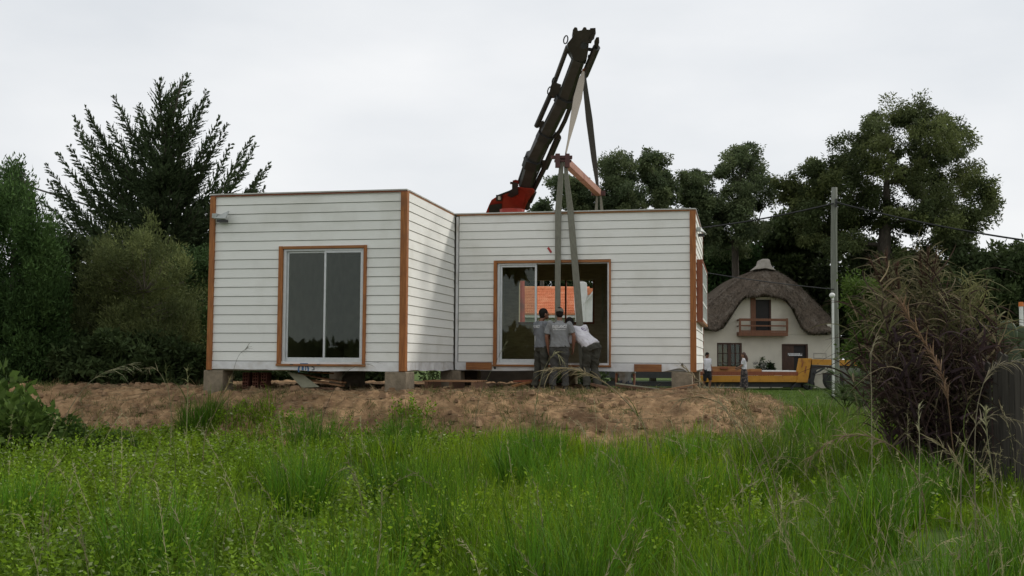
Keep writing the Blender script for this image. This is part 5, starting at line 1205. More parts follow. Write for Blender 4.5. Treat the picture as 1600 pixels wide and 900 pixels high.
def tree(name, label, cat, outline, Y, thick, base_px, n_puff, puff_r, n_leaf, leaf, cols, seed, trunk_r=0.2, bark=None, group=None, droop=0.0, mat=None, splay=0.5, holes=0.0, flat=0.8, limbs=True, fork=0.35, upw=0.0, clump=None, rim=0.85):
    """tapered trunk, limbs to every leaf puff; puffs fill a crown with the given outline, thickness and gaps"""
    g = np.random.default_rng(seed); ol = np.array(outline, float)
    lo, hi = ol.min(0), ol.max(0); pts = []
    cx, cy = ol.mean(0)
    while len(pts) < n_puff:
        q = g.uniform(lo, hi)
        if in_poly(np.array([q[0]]), np.array([q[1]]), ol)[0]:
            rpx = FOCAL / Y * puff_r * 0.60; e_ = np.roll(ol, -1, 0) - ol; tt = np.clip(((q - ol) * e_).sum(1) / ((e_ ** 2).sum(1) + 1e-9), 0, 1)
            if np.min(np.hypot(*(q - ol - e_ * tt[:, None]).T)) < rpx and g.random() < 0.93: continue
            if holes and vnoise(q[0] * 0.035 + seed, q[1] * 0.045) < holes and g.random() < 0.85: continue
            pts.append(q)
    # outline vertices drive a rim of puffs so that the silhouette keeps its shape
    for i in range(len(ol)):
        a, b_ = ol[i], ol[(i + 1) % len(ol)]; k = max(1, int(np.hypot(*(b_ - a)) / (FOCAL / Y * puff_r * 1.5)))
        for q in range(k):
            p = a + (b_ - a) * (q + g.random() * .6) / k; p = p + (np.array([cx, cy]) - p) / (np.hypot(*(np.array([cx, cy]) - p)) + 1) * FOCAL / Y * puff_r * g.uniform(0.85, 1.3)
            if g.random() < rim: pts.append(p)
    pts = np.array(pts)
    rr = np.clip(1 - (np.abs(pts[:, 0] - cx) / (hi[0] - lo[0]) * 2) ** 2, 0.05, 1) ** 0.5
    yy = Y + thick * rr * g.uniform(-1, 1, len(pts))
    C = to_world(pts[:, 0], pts[:, 1], yy)          # crown has real depth
    b0 = at(base_px[0], base_px[1], Y); bz = ground_at(b0.x, Y); base = np.array([b0.x, Y, bz])
    t = thing(name, label, cat, tuple(base), group=group)
    # limbs
    h = MB(); zt = C[:, 2].max(); zlo = np.percentile(C[:, 2], 15)
    fk = base + np.array([0, 0, max(0.5, (zlo - bz) * 0.9)]); top = np.array([C[:, 0].mean(), Y, bz + (zt - bz) * 0.80])
    spine = [base - [0, 0, 0.2], base + (fk - base) * .5 + g.normal(0, .06, 3), fk]
    for k in (0.35, 0.7, 1.0): spine.append(fk + (top - fk) * k + g.normal(0, 0.12 * thick * 0.3, 3))
    rads = [trunk_r * 1.25, trunk_r, trunk_r * .9, trunk_r * .6, trunk_r * .38, trunk_r * .16]
    h.tube(spine, rads, 8)
    nodes_ = [(np.array(p), r) for p, r in zip(spine[2:], rads[2:])]
    for a, b_, r in ((spine[2], spine[3], rads[3]), (spine[3], spine[4], rads[4])): nodes_.append(((np.array(a) + np.array(b_)) / 2, r))
    order = np.argsort(np.linalg.norm(C - fk, axis=1))
    if limbs:
        for i in order:
            c = C[i]; best, bd = None, 1e9
            for p, r in nodes_:
                d = np.linalg.norm(c - p); pen = d + max(0, p[2] - c[2] + d * 0.1) * 1.4
                if pen < bd and r > 0.012: bd, best = pen, (p, r)
            p, r = best; r1 = max(0.010, min(r * 0.72, trunk_r * 0.34)); m_ = (p + c) / 2 + np.array([0, 0, -0.05 * bd]) + g.normal(0, 0.05 * bd, 3)
            h.tube([p, m_, c], [r1, r1 * .75, r1 * .45], 4, cap=False); nodes_.append((m_, r1 * .75)); nodes_.append((c, r1 * .55))
    h.build('trunk', bark or M_bark, t, off=tuple(base), smooth=True)
    # leaves: every puff is a loose cluster of sub-clusters with its own tone
    Ps, Ds, Cs = [], [], []
    per = max(8, n_leaf // len(C)); ctr = C.mean(0)
    for c in C:
        r = puff_r * g.uniform(0.65, 1.25); k = clump or 5
        sub = c + unit(g.normal(0, 1, (k, 3))) * r * g.uniform(0.35, 0.9, (k, 1)) * [1, 1, flat]
        s = g.integers(0, k, per); pos = sub[s] + np.clip(g.normal(0, 1, (per, 3)), -1.7, 1.7) * r * 0.26 * np.array([1, 1, flat])
        out = unit(pos - c) * splay + g.normal(0, 0.6, (per, 3)) + np.array([0, 0, -droop + upw]); Ps.append(pos); Ds.append(out)
        tn = np.array(cols)[g.integers(0, len(cols))] * g.uniform(0.75, 1.25)
        Cs.append(tn * g.uniform(0.7, 1.3, (per, 1)))
    P, D, K = np.concatenate(Ps), np.concatenate(Ds), np.concatenate(Cs); n = len(P)
    V = leaf_quads(P, D, leaf[0] * g.uniform(0.7, 1.3, n), leaf[1] * g.uniform(0.7, 1.3, n), g)
    np_mesh('crown', V, quad_idx(n), mat or M_leaf, np.repeat(K, 4, 0), t, tuple(base))
    return t

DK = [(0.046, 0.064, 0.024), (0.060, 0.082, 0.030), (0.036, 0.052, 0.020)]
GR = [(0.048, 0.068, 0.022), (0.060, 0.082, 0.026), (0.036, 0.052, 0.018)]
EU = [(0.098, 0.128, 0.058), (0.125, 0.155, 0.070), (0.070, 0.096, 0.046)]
# gum trees behind the right module, left to right
GT = 'gum trees beyond the house'
tree('gum_tree', 'gum tree with flat leafy clumps, seen right behind the hanging grey slings', 'tree', [(850, 290), (853, 280), (868, 270), (884, 268), (903, 270), (930, 280), (934, 300), (930, 340), (900, 345), (880, 330), (865, 300)], 58, 1.6, (905, 605), 20, 0.64, 17000, (0.17, 0.075), EU, 11, 0.16, M_bark, GT, 0.3, holes=0.38, rim=0.75)
tree('gum_tree', 'gum tree whose rounded top stands left of the far beam end', 'tree', [(934, 262), (936, 245), (950, 238), (972, 235), (992, 240), (995, 258), (988, 268), (970, 264), (985, 290), (1010, 300), (1015, 325), (1000, 345), (940, 345), (925, 320), (930, 300)], 58, 1.8, (960, 605), 32, 0.68, 25000, (0.17, 0.075), EU, 12, 0.17, M_bark, GT, 0.3, holes=0.36, rim=0.75)
tree('gum_tree', 'slim gum tree with a forked crown over the right end of the module roof', 'tree', [(994, 262), (1000, 246), (1015, 238), (1036, 242), (1048, 258), (1044, 274), (1056, 300), (1060, 345), (1010, 345), (1018, 300), (1000, 275)], 60, 1.5, (1020, 605), 23, 0.64, 19000, (0.17, 0.075), EU, 13, 0.16, M_bark, GT, 0.3, holes=0.34, rim=0.75)
tree('gum_tree', 'loose grey-green gum tree left of the tallest of the middle gums', 'tree', [(1052, 300), (1056, 268), (1078, 252), (1098, 248), (1106, 262), (1098, 285), (1120, 310), (1120, 380), (1090, 400), (1062, 340)], 62, 1.8, (1082, 605), 28, 0.68, 23000, (0.17, 0.075), EU, 14, 0.18, M_barkp, GT, 0.3, holes=0.38, rim=0.75)
tree('gum_tree', 'tallest of the middle gums, with an open domed crown above the cottage', 'tree', [(1100, 300), (1112, 268), (1115, 235), (1135, 216), (1165, 213), (1182, 232), (1182, 245), (1202, 255), (1200, 268), (1180, 275), (1190, 300), (1222, 292), (1224, 312), (1200, 330), (1195, 370), (1140, 400), (1110, 380)], 63, 2.2, (1150, 605), 46, 0.76, 38000, (0.17, 0.075), EU, 15, 0.22, M_bark, GT, 0.35, holes=0.35, rim=0.75)
BG = [(1212, 285), (1222, 268), (1255, 252), (1262, 225), (1285, 215), (1300, 232), (1310, 205), (1330, 185), (1358, 172), (1366, 152), (1390, 146), (1418, 158), (1445, 150), (1462, 160), (1484, 182), (1508, 190), (1528, 205), (1530, 222), (1512, 222), (1498, 230), (1505, 245), (1524, 240), (1528, 275), (1556, 282), (1564, 320), (1562, 345), (1540, 352), (1530, 370), (1500, 400), (1400, 430), (1300, 420), (1250, 380), (1230, 330), (1215, 305)]
tree('gum_tree', 'biggest tree, a huge dark spreading gum behind the wooden pole', 'tree', BG, 60, 4.2, (1385, 605), 185, 0.84, 135000, (0.18, 0.076), [(0.092, 0.114, 0.044), (0.120, 0.142, 0.050), (0.066, 0.086, 0.034)], 16, 0.42, M_bark, GT, 0.35, holes=0.33, rim=0.85)
# dark mass behind the cottage
GD = 'dark trees closing off the lawn'
tree('dark_tree', 'dark green tree filling the gap between the right module and the cottage roof', 'tree', [(1090, 400), (1100, 375), (1130, 360), (1165, 372), (1180, 410), (1180, 470), (1150, 520), (1080, 530), (1060, 450)], 68, 3, (1120, 605), 50, 1.05, 28000, (0.32, 0.18), [(0.046, 0.086, 0.028), (0.062, 0.106, 0.036)], 21, 0.25, M_bark, GD, mat=M_dleaf)
tree('dark_tree', 'dark tree rising right behind the cottage chimney cap', 'tree', [(1165, 400), (1180, 350), (1215, 330), (1255, 335), (1300, 370), (1315, 440), (1310, 530), (1180, 530)], 70, 3.5, (1240, 605), 64, 1.1, 36000, (0.34, 0.20), DK, 22, 0.28, M_bark, GD, mat=M_dleaf)
tree('dark_tree', 'dark tree in the shade right of the wooden pole', 'tree', [(1300, 420), (1320, 370), (1400, 390), (1470, 400), (1490, 470), (1470, 560), (1320, 560)], 64, 3, (1400, 605), 60, 1.05, 34000, (0.32, 0.19), DK, 23, 0.26, M_bark, GD, mat=M_dleaf)
tree('dark_tree', 'dark bushy tree at the right edge above the cactus', 'tree', [(1470, 430), (1490, 385), (1525, 372), (1550, 400), (1580, 376), (1600, 382), (1625, 370), (1650, 400), (1650, 560), (1480, 560)], 56, 3, (1570, 605), 80, 0.85, 40000, (0.27, 0.15), [(0.046, 0.066, 0.026), (0.062, 0.086, 0.032)], 24, 0.24, M_bark, GD)
tree('dark_tree', 'dark tree standing behind the orange roofed house', 'tree', [(700, 445), (730, 400), (800, 395), (880, 392), (960, 398), (1000, 440), (1000, 520), (700, 520)], 70, 3, (860, 605), 60, 1.0, 34000, (0.30, 0.17), DK, 25, 0.26, M_bark, GD, mat=M_dleaf)
tree('dark_tree', 'small round tree top showing beside the red crane foot', 'tree', [(828, 345), (832, 320), (840, 312), (848, 320), (862, 326), (868, 345)], 62, 1.2, (848, 605), 10, 0.55, 4000, (0.22, 0.09), EU, 26, 0.12, M_bark, GD, 0.3)
tree('dark_tree', 'dark low tree far behind the gap under the left module', 'tree', [(330, 470), (480, 420), (620, 450), (700, 480), (690, 600), (330, 600)], 52, 2.5, (500, 605), 40, 1.1, 9000, (0.3, 0.18), DK, 27, 0.22, M_bark, GD, mat=M_dleaf)
gq = np.random.default_rng(29); n = 42000; xx = gq.uniform(14, 58, n); tz = 5.5 + 3.0 * fbm(xx * 0.22, xx * 0 + 4, 3) + vnoise(xx * 1.3, xx * 0); zz = tz * gq.random(n) ** 0.75
tag(np_mesh('woodland', leaf_quads(np.stack([xx, 76 + gq.uniform(-2, 2, n), zz + 0.2], 1), gq.normal(0, 1, (n, 3)), 0.55 * gq.uniform(.5, 1.2, n), 0.30, gq), quad_idx(n), M_dleaf, np.repeat(tones(n, DK, gq, .3), 4, 0)), kind='stuff')
# left side
GH = 'trees and shrubs left of the house'
tree('cypress', 'dense dark green cypress filling the left edge', 'tree', [(-70, 330), (-40, 290), (0, 285), (12, 268), (30, 272), (38, 300), (55, 320), (62, 335), (82, 352), (95, 385), (112, 420), (118, 470), (112, 560), (100, 640), (-70, 640)], 26, 1.5, (10, 605), 215, 0.42, 74000, (0.12, 0.035), [(0.046, 0.086, 0.024), (0.060, 0.108, 0.030), (0.036, 0.068, 0.020)], 31, 0.16, M_bark, GH, upw=0.8, mat=M_dleaf, flat=1.5, limbs=False)
tree('slender_tree', 'thin grey-leaved tree poking up behind the left cypress', 'tree', [(8, 300), (14, 268), (27, 253), (38, 265), (44, 290), (52, 315), (52, 350), (6, 350)], 36, 0.8, (30, 605), 22, 0.40, 8000, (0.13, 0.05), [(0.065, 0.075, 0.045), (0.05, 0.06, 0.036)], 32, 0.09, M_bark, GH, 0.4, holes=0.2)
tree('olive_shrub', 'wide olive-green willowy shrub left of the left module', 'shrub', [(105, 430), (130, 395), (165, 372), (200, 365), (232, 358), (262, 368), (285, 392), (305, 420), (318, 445), (326, 520), (320, 605), (270, 615), (200, 615), (130, 610), (100, 520)], 26.5, 1.3, (225, 598), 140, 0.40, 56000, (0.11, 0.022), [(0.115, 0.138, 0.048), (0.145, 0.168, 0.060), (0.085, 0.104, 0.038)], 33, 0.05, M_barkp, GH, upw=0.5, flat=1.2, holes=0.1)
tree('dark_shrub', 'dark shrub between the conifer and the left corner post', 'shrub', [(270, 400), (290, 372), (330, 365), (355, 400), (355, 600), (300, 620), (262, 520)], 30, 1.2, (315, 600), 40, 0.5, 14000, (0.13, 0.05), [(0.05, 0.088, 0.028), (0.066, 0.108, 0.034)], 34, 0.09, M_bark, GH, mat=M_dleaf)
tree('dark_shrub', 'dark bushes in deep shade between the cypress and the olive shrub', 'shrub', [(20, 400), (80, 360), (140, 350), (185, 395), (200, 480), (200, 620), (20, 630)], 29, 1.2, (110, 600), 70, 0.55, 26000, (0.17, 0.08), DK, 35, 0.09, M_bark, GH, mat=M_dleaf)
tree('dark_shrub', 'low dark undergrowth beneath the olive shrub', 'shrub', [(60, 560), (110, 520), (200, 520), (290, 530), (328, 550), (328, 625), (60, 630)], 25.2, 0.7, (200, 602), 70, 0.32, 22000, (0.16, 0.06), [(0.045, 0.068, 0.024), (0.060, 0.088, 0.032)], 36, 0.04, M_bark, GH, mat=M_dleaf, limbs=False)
tree('dark_shrub', 'low dark hedge added under the right module to darken the gap behind the workers', 'shrub', [(690, 615), (690, 572), (800, 566), (900, 570), (952, 580), (948, 615)], 40, 0.5, (830, 612), 40, 0.40, 7000, (0.16, 0.08), DK, 37, 0.05, M_bark, 'shrubs seen under the modules', mat=M_dleaf, limbs=False)  # hedge put in to darken what shows beneath the module
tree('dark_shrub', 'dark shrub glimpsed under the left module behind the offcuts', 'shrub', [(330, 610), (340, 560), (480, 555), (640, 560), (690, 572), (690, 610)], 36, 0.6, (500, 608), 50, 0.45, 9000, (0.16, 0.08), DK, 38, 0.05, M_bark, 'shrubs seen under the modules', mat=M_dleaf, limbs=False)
gq = np.random.default_rng(39); n = 26000; xx = gq.uniform(-26, -5, n); tz = 3.4 + 2.0 * fbm(xx * 0.3, xx * 0 + 9, 3); zz = tz * gq.random(n) ** 0.75
tag(np_mesh('woodland', leaf_quads(np.stack([xx, 40 + gq.uniform(-1.5, 1.5, n), zz + 0.15], 1), gq.normal(0, 1, (n, 3)), 0.40 * gq.uniform(.5, 1.2, n), 0.20, gq), quad_idx(n), M_dleaf, np.repeat(tones(n, DK, gq, .3), 4, 0)), kind='stuff')
# leafy shrub and palms by the pole
tree('green_shrub', 'fresh green shrub just right of the wooden pole', 'shrub', [(1322, 455), (1324, 432), (1332, 420), (1348, 432), (1362, 428), (1385, 440), (1395, 480), (1390, 540), (1360, 590), (1332, 585), (1324, 520)], 36, 1.1, (1350, 620), 48, 0.48, 15000, (0.15, 0.06), [(0.075, 0.125, 0.022), (0.095, 0.150, 0.028), (0.052, 0.090, 0.018)], 41, 0.07, M_bark, 'shrubs by the wooden pole')
tree('flowering_shrub', 'small pale-flowered bush against the cottage wall', 'shrub', [(1180, 585), (1178, 565), (1186, 556), (1196, 560), (1200, 575), (1196, 595)], 54.4, 0.3, (1188, 603), 9, 0.22, 700, (0.12, 0.06), [(0.05, 0.08, 0.03), (0.09, 0.12, 0.06), (0.4, 0.4, 0.36)], 42, 0.025, M_bark, 'bushes against the cottage wall')
tree('dark_shrub', 'small rounded dark bush right of the pale-flowered one', 'shrub', [(1192, 590), (1194, 572), (1203, 565), (1212, 570), (1213, 590)], 54.3, 0.3, (1203, 603), 10, 0.2, 900, (0.12, 0.06), [(0.02, 0.032, 0.014), (0.03, 0.045, 0.02)], 43, 0.025, M_bark, 'bushes against the cottage wall')

# feathery conifer: long plumed branches sweeping up and out
def conifer():
    g = np.random.default_rng(51); Yc = 34.0
    b0 = at(246, 610, Yc); base = np.array([b0.x, Yc, ground_at(b0.x, Yc)])
    t = thing('conifer', 'big feathery conifer with plume-like branches behind the left module', 'tree', tuple(base), group=GH)
    top = np.array(at(287, 118, Yc)); ax = [base, base + [0.05, 0, 4.0], np.array(at(252, 300, Yc)), np.array(at(262, 210, Yc)), top]
    h = MB(); h.tube(ax, [0.26, 0.2, 0.13, 0.07, 0.012], 8)
    tips = [(108, 179), (140, 172), (173, 147), (218, 165), (255, 129), (287, 110), (316, 138), (323, 157), (348, 189), (358, 199), (393, 213), (398, 226), (418, 255), (413, 272), (408, 290), (118, 200), (82, 260), (95, 240), (118, 233), (76, 285), (60, 308), (147, 188), (172, 193), (207, 177), (240, 170), (300, 150), (70, 335), (380, 250), (395, 285), (330, 215), (130, 262), (100, 300), (150, 220), (280, 140), (192, 200), (226, 215), (268, 160), (306, 200), (336, 240), (362, 228), (376, 262), (160, 250), (128, 285), (90, 318), (184, 232), (404, 300), (264, 188), (256, 232), (249, 262), (272, 236), (238, 226), (262, 262), (246, 290), (278, 196), (268, 214)]
    br = []
    for (x, y) in tips:
        w = max(abs(x - 248), 14); tp = np.array(at(x, y, Yc)); tp[1] += g.uniform(-0.5, 0.5)
        ya = min(y + 40 + w * g.uniform(0.75, 1.05), 420); st = np.array(at(252 + (x - 252) * 0.10, ya, Yc)); st[1] += g.uniform(-.2, .2); br.append((st, tp, 1.0))
    for k in range(150):                                   # inner and depth branches
        a = g.uniform(0, 2 * math.pi); hgt = g.uniform(0.22, 0.90); z = base[2] + (top[2] - base[2]) * hgt * 0.86
        ln = (1.06 - hgt) * 4.1 * g.uniform(0.6, 1.0); st = np.array([base[0] + 0.15, Yc, z * 0.92]); el = g.uniform(0.35, 0.8)
        br.append((st, st + ln * np.array([math.cos(a) * math.cos(el) * 0.9, math.sin(a) * math.cos(el), math.sin(el)]), 1.1))
    P, D, LN, K = [], [], [], []
    for st, tp, dens in br:
        L_ = np.linalg.norm(tp - st); dv_ = (tp - st) / L_; ns_ = int(L_ * 30 * dens)
        bow = np.array([0, 0, -0.10 * L_])
        cv = lambda q: st + (tp - st) * q + bow * 4 * q * (1 - q)
        h.tube([cv(q) for q in (0, .33, .66, 1)], [0.035, 0.025, 0.014, 0.004], 4, cap=False)
        tb = np.array([0.056, 0.080, 0.036]) * g.uniform(0.75, 1.35)
        for s_ in range(ns_):
            q = 0.12 + 0.88 * (s_ + g.random()) / ns_; p = cv(q); ls = (0.78 * (1 - q) ** 0.75 + 0.09) * g.uniform(0.7, 1.15)
            nrm = unit(np.cross(dv_, g.normal(0, 1, 3))); sd_ = unit(dv_ * 1.0 + nrm * g.uniform(0.55, 0.95))
            m_ = max(4, int(ls * 30)); u_ = (np.arange(m_) + g.random(m_)) / m_
            pp = p + sd_ * ls * u_[:, None]; dd = sd_ + g.normal(0, 0.35, (m_, 3)) + np.array([0, 0, 0.1])
            P.append(pp); D.append(dd + sd_ * 0.6); LN.append(0.120 * (1.3 - 0.85 * u_)); K.append(tb * g.uniform(0.7, 1.3, (m_, 1)))
    P, D, LN, K = np.concatenate(P), np.concatenate(D), np.concatenate(LN), np.concatenate(K)
    h.build('trunk', M_bark, t, off=tuple(base))
    V = leaf_quads(P, D, LN, LN * 0.44, g)
    np_mesh('crown', V, quad_idx(len(P)), M_dleaf, np.repeat(K, 4, 0), t, tuple(base))
conifer()

def blades(P, D, ln, wd, bend, cols, g, seg=3, up=None):
    """tapering grass blades: base point, start direction, length, width, how far the tip bends over"""
    n = len(P); D = unit(D); B = g.normal(0, 1, (n, 3)); B[:, 2] *= 0.15; B = unit(B - D * (B * D).sum(1, keepdims=True))
    if up is not None: B = unit(up - D * (up * D).sum(1, keepdims=True))
    S = unit(np.cross(D, B)); S = unit(S + B * g.normal(0, 0.4, (n, 1)))
    ln, wd, bend = [np.broadcast_to(np.asarray(a, float).reshape(-1, 1), (n, 1)) for a in (ln, wd, bend)]
    V = []
    for k in range(seg):
        u_ = k / seg; a = bend * u_
        p = P + D * ln * (u_ - 0.22 * bend * u_ ** 2) + B * ln * bend * u_ ** 2 * 0.62 - np.array([0, 0, 1]) * ln * 0.25 * bend ** 2 * u_ ** 3
        w = wd * (1 - u_ * 0.75) * 0.5
        V += [p - S * w, p + S * w]
    u_ = 1.0
    V.append(P + D * ln * (1 - 0.22 * bend) + B * ln * bend * 0.62 - np.array([0, 0, 1]) * ln * 0.25 * bend ** 2)
    m_ = 2 * seg + 1; V = np.stack(V, 1).reshape(-1, 3)
    tri = []
    for k in range(seg - 1): tri += [(2 * k, 2 * k + 1, 2 * k + 3), (2 * k, 2 * k + 3, 2 * k + 2)]
    tri.append((2 * seg - 2, 2 * seg - 1, 2 * seg)); tri = np.array(tri)
    F = (np.arange(n)[:, None, None] * m_ + tri[None]).reshape(-1, 3)
    return V, F, np.repeat(cols, m_, 0)
class Acc:
    def __init__(self): self.V, self.F, self.C, self.n = [], [], [], 0
    def add(self, V, F, C):
        self.V.append(V); self.F.append(F + self.n); self.C.append(C); self.n += len(V)
    def build(self, name, mat, parent=None, origin=(0, 0, 0)):
        return np_mesh(name, np.concatenate(self.V), np.concatenate(self.F), mat, np.concatenate(self.C), parent, origin)

# ------------------------------------------------------------------ meadow
def meadow_pts(n, g, y0=3.7, y1=20.0):
    y = y0 + (y1 - y0) * g.random(n) ** 1.0; x = (g.random(n) * 2 - 1) * (0.53 * y + 2.6)
    d = pad_dist(x, y); edge = 1.15 + 2.6 * (fbm(x * 1.1 + 50, y * 0.9, 4) - 0.5) - 0.8 * sstep(-3, -8, x)
    edge = edge + 1.15 * sstep(-1.5, 0.8, x) * (1 - sstep(4.2, 5.4, x))
    void = fbm(x * 0.85 + 90, y * 0.75 + 33, 3) > 0.615
    return x, y, (d > edge) & ~(void & (g.random(n) < 0.9))
g = np.random.default_rng(61)
A = Acc()
def patch(x, y): return fbm(x * 0.55 + 3, y * 0.42 + 8, 3)
# upright blades, thick in tussocks towards the middle and right
x, y, ok = meadow_pts(135000, g)
pt = patch(x, y); rgt = sstep(-2.6, -0.3, x / (y / 9.0 + .4))
tus = fbm(x * 1.3 + 20, y * 1.0 + 4, 2)
keep = ok & (g.random(len(x)) < (0.16 + 0.84 * rgt) * sstep(0.28, 0.58, tus * 0.7 + pt * 0.3 + 0.06))
x, y, pt, tus, rgt = x[keep], y[keep], pt[keep], tus[keep], rgt[keep]; n = len(x)
z = ztop(x, y); ln = (0.30 + 0.50 * sstep(0.35, 0.75, tus)) * g.uniform(0.65, 1.2, n) * (0.75 + 0.25 * rgt) * (1 - 0.35 * sstep(13, 17, y) * (1 - sstep(2.5, 4.5, np.abs(x))))
D = np.stack([g.normal(0, 0.16, n), g.normal(0, 0.16, n), np.ones(n)], 1)
c1, c2, c3 = np.array([0.072, 0.160, 0.012]), np.array([0.135, 0.240, 0.010]), np.array([0.215, 0.300, 0.012])
mixv = np.clip(pt * 1.6 - 0.35 + g.normal(0, 0.16, n), 0, 1)[:, None]
col = np.where(mixv < .5, c1 + (c2 - c1) * mixv * 2, c2 + (c3 - c2) * (mixv * 2 - 1)) * g.uniform(0.45, 1.45, (n, 1))
dry = g.random(n) < 0.03; col[dry] = np.array([0.28, 0.24, 0.11]) * g.uniform(0.6, 1.2, (dry.sum(), 1))
A.add(*blades(np.stack([x, y, z - 0.02], 1), D, ln, 0.0050 + 0.00045 * y, g.uniform(0.1, 0.75, n), col, g, 3))
# big dark tussocks of long blades
tp_ = [(-2.2, 11.5), (-1.6, 15.2), (-1.3, 12.2), (-0.6, 8.6), (-0.9, 6.2), (0.1, 13.4), (0.4, 15.3), (0.6, 11.2), (0.9, 9.0), (1.3, 13.0), (1.5, 10.2), (0.35, 6.6), (1.9, 7.4), (2.3, 11.4), (2.5, 6.1), (3.0, 9.2), (3.3, 7.2), (3.7, 10.6), (4.1, 8.4), (3.1, 13.4), (4.6, 11.8), (-3.0, 16.6), (2.4, 14.6), (-4.4, 10.0), (3.0, 5.2), (1.2, 5.4), (3.6, 5.9), (-2.6, 8.0), (-5.6, 19.6), (-1.7, 17.9), (4.9, 18.4), (5.6, 19.8)]
for (tx, ty) in tp_:
    m_ = 420; rad = 0.30 * np.sqrt(g.random(m_)); a = g.uniform(0, 2 * math.pi, m_); px_, py_ = tx + rad * np.cos(a), ty + rad * np.sin(a)
    D = np.stack([np.cos(a) * rad * 0.9 + g.normal(0, .09, m_), np.sin(a) * rad * 0.9 + g.normal(0, .09, m_), np.ones(m_)], 1)
    cc_ = np.array([0.075, 0.175, 0.012]) * g.uniform(0.75, 1.25) * g.uniform(0.5, 1.5, (m_, 1)) + np.array([0.04, 0.02, 0]) * (g.random((m_, 1)) < 0.2)
    A.add(*blades(np.stack([px_, py_, ztop(px_, py_) - 0.02], 1), D, g.uniform(0.45, 0.95, m_) * g.uniform(0.8, 1.1), 0.006 + 0.00042 * ty, g.uniform(0.15, 0.8, m_), cc_, g, 4))
# short fine undergrowth everywhere
x, y, ok = meadow_pts(105000, g); keep = ok; x, y = x[keep], y[keep]; n = len(x); z = ztop(x, y); pt = patch(x, y)
D = np.stack([g.normal(0, 0.35, n), g.normal(0, 0.35, n), np.ones(n)], 1)
col = (np.array([0.105, 0.195, 0.010]) + np.array([0.095, 0.115, 0.004]) * np.clip(pt * 1.8 - 0.5, 0, 1)[:, None]) * g.uniform(0.45, 1.45, (n, 1))
A.add(*blades(np.stack([x, y, z - 0.01], 1), D, g.uniform(0.12, 0.36, n), 0.005 + 0.0005 * y, g.uniform(0.2, 0.9, n), col, g, 2))
tag(A.build('meadow_grass', M_grass), kind='stuff')
# broad-leaved weeds: stems ringed by small oval leaves
x, y, ok = meadow_pts(22000, g, 3.8, 19.5)
lft = 1 - sstep(-2.4, 0.6, x / (y / 9.0 + .4)); wn_ = fbm(x * 0.7 + 31, y * 0.6 + 2, 3)
keep = ok & (g.random(len(x)) < np.clip(lft * 0.85 + 0.75 * sstep(0.52, 0.68, wn_) + 0.10, 0, 1))
x, y = x[keep], y[keep]; n = len(x); z = ztop(x, y); hgt = g.uniform(0.22, 0.52, n) * (1 - 0.3 * sstep(14, 18, y)); k = 13
u_ = (np.arange(k) + 0.5) / k; U = np.broadcast_to(0.25 + 0.75 * u_, (n, k))
lean = g.normal(0, 0.13, (n, 1, 2))
P = np.stack([x[:, None] + lean[..., 0] * U * hgt[:, None], y[:, None] + lean[..., 1] * U * hgt[:, None], z[:, None] + hgt[:, None] * U], -1)
az = g.uniform(0, 2 * math.pi, (n, k)); D = np.stack([np.cos(az), np.sin(az), g.uniform(0.0, 0.9, (n, k))], -1)
pt = patch(x, y)[:, None, None]; yel = fbm(x * 0.4 + 70, y * 0.5, 2)[:, None, None]
col = (np.array([0.110, 0.190, 0.014]) + np.array([0.090, 0.105, 0.004]) * np.clip(yel * 2 - 0.6, 0, 1)) * g.uniform(0.6, 1.35, (n, 1, 1)) * g.uniform(0.55, 1.5, (n, k, 1))
pale = g.random((n, k)) < 0.06; col[pale] = np.array([0.33, 0.38, 0.19]) * g.uniform(.7, 1.2, (pale.sum(), 1))  # a few leaves coloured pale as painted glints
sz = (0.037 + 0.0019 * y)[:, None] * g.uniform(0.5, 1.4, (n, k)) * (1.15 - 0.5 * U)
sz = sz.ravel()
V = leaf_quads(P.reshape(-1, 3), D.reshape(-1, 3), sz, sz * 0.52, g)
tag(np_mesh('weed_leaves', V, quad_idx(n * k), M_grass, np.repeat(col.reshape(-1, 3), 4, 0)), kind='stuff')
# lawn behind and beside: short blades only where the lawn can be seen
A = Acc()
n = 42000; y = g.uniform(20, 50, n) ** 1.0; x = g.uniform(0.02, 0.36, n) * y + 1.0
keep = pad_dist(x, y) > 1.6; x, y = x[keep], y[keep]; n = len(x)
side = sstep(0.0, 3.0, x - 0.2 * y)
col = (np.array([0.090, 0.155, 0.032]) + np.array([0.035, 0.035, 0.005]) * g.random((n, 1))) * g.uniform(0.7, 1.25, (n, 1))
near = 1 - sstep(22, 30, y)
A.add(*blades(np.stack([x, y, ztop(x, y) - 0.005], 1), np.stack([g.normal(0, .3, n), g.normal(0, .3, n), np.ones(n)], 1), g.uniform(0.05, 0.12, n) + 0.30 * near * g.random(n), 0.008 + 0.0004 * y, g.uniform(0.1, 0.7, n), col, g, 2))
# rank grass in front of the palms and along the fence side
n = 16000; y = g.uniform(14, 34, n); x = y * g.uniform(0.20, 0.50, n); keep = pad_dist(x, y) > 2.0; x, y = x[keep], y[keep]; n = len(x)
col = np.array([[0.085, 0.150, 0.026]]) * g.uniform(0.6, 1.4, (n, 1)) + np.array([[0.04, 0.03, 0.0]]) * g.random((n, 1))
A.add(*blades(np.stack([x, y, ztop(x, y) - 0.005], 1), np.stack([g.normal(0, .25, n), g.normal(0, .25, n), np.ones(n)], 1), g.uniform(0.25, 0.75, n) * (1 - 0.5 * sstep(24, 34, y)), 0.007 + 0.0005 * y, g.uniform(0.2, 0.9, n), col, g, 3))
tag(A.build('lawn_grass', M_grass), kind='stuff')
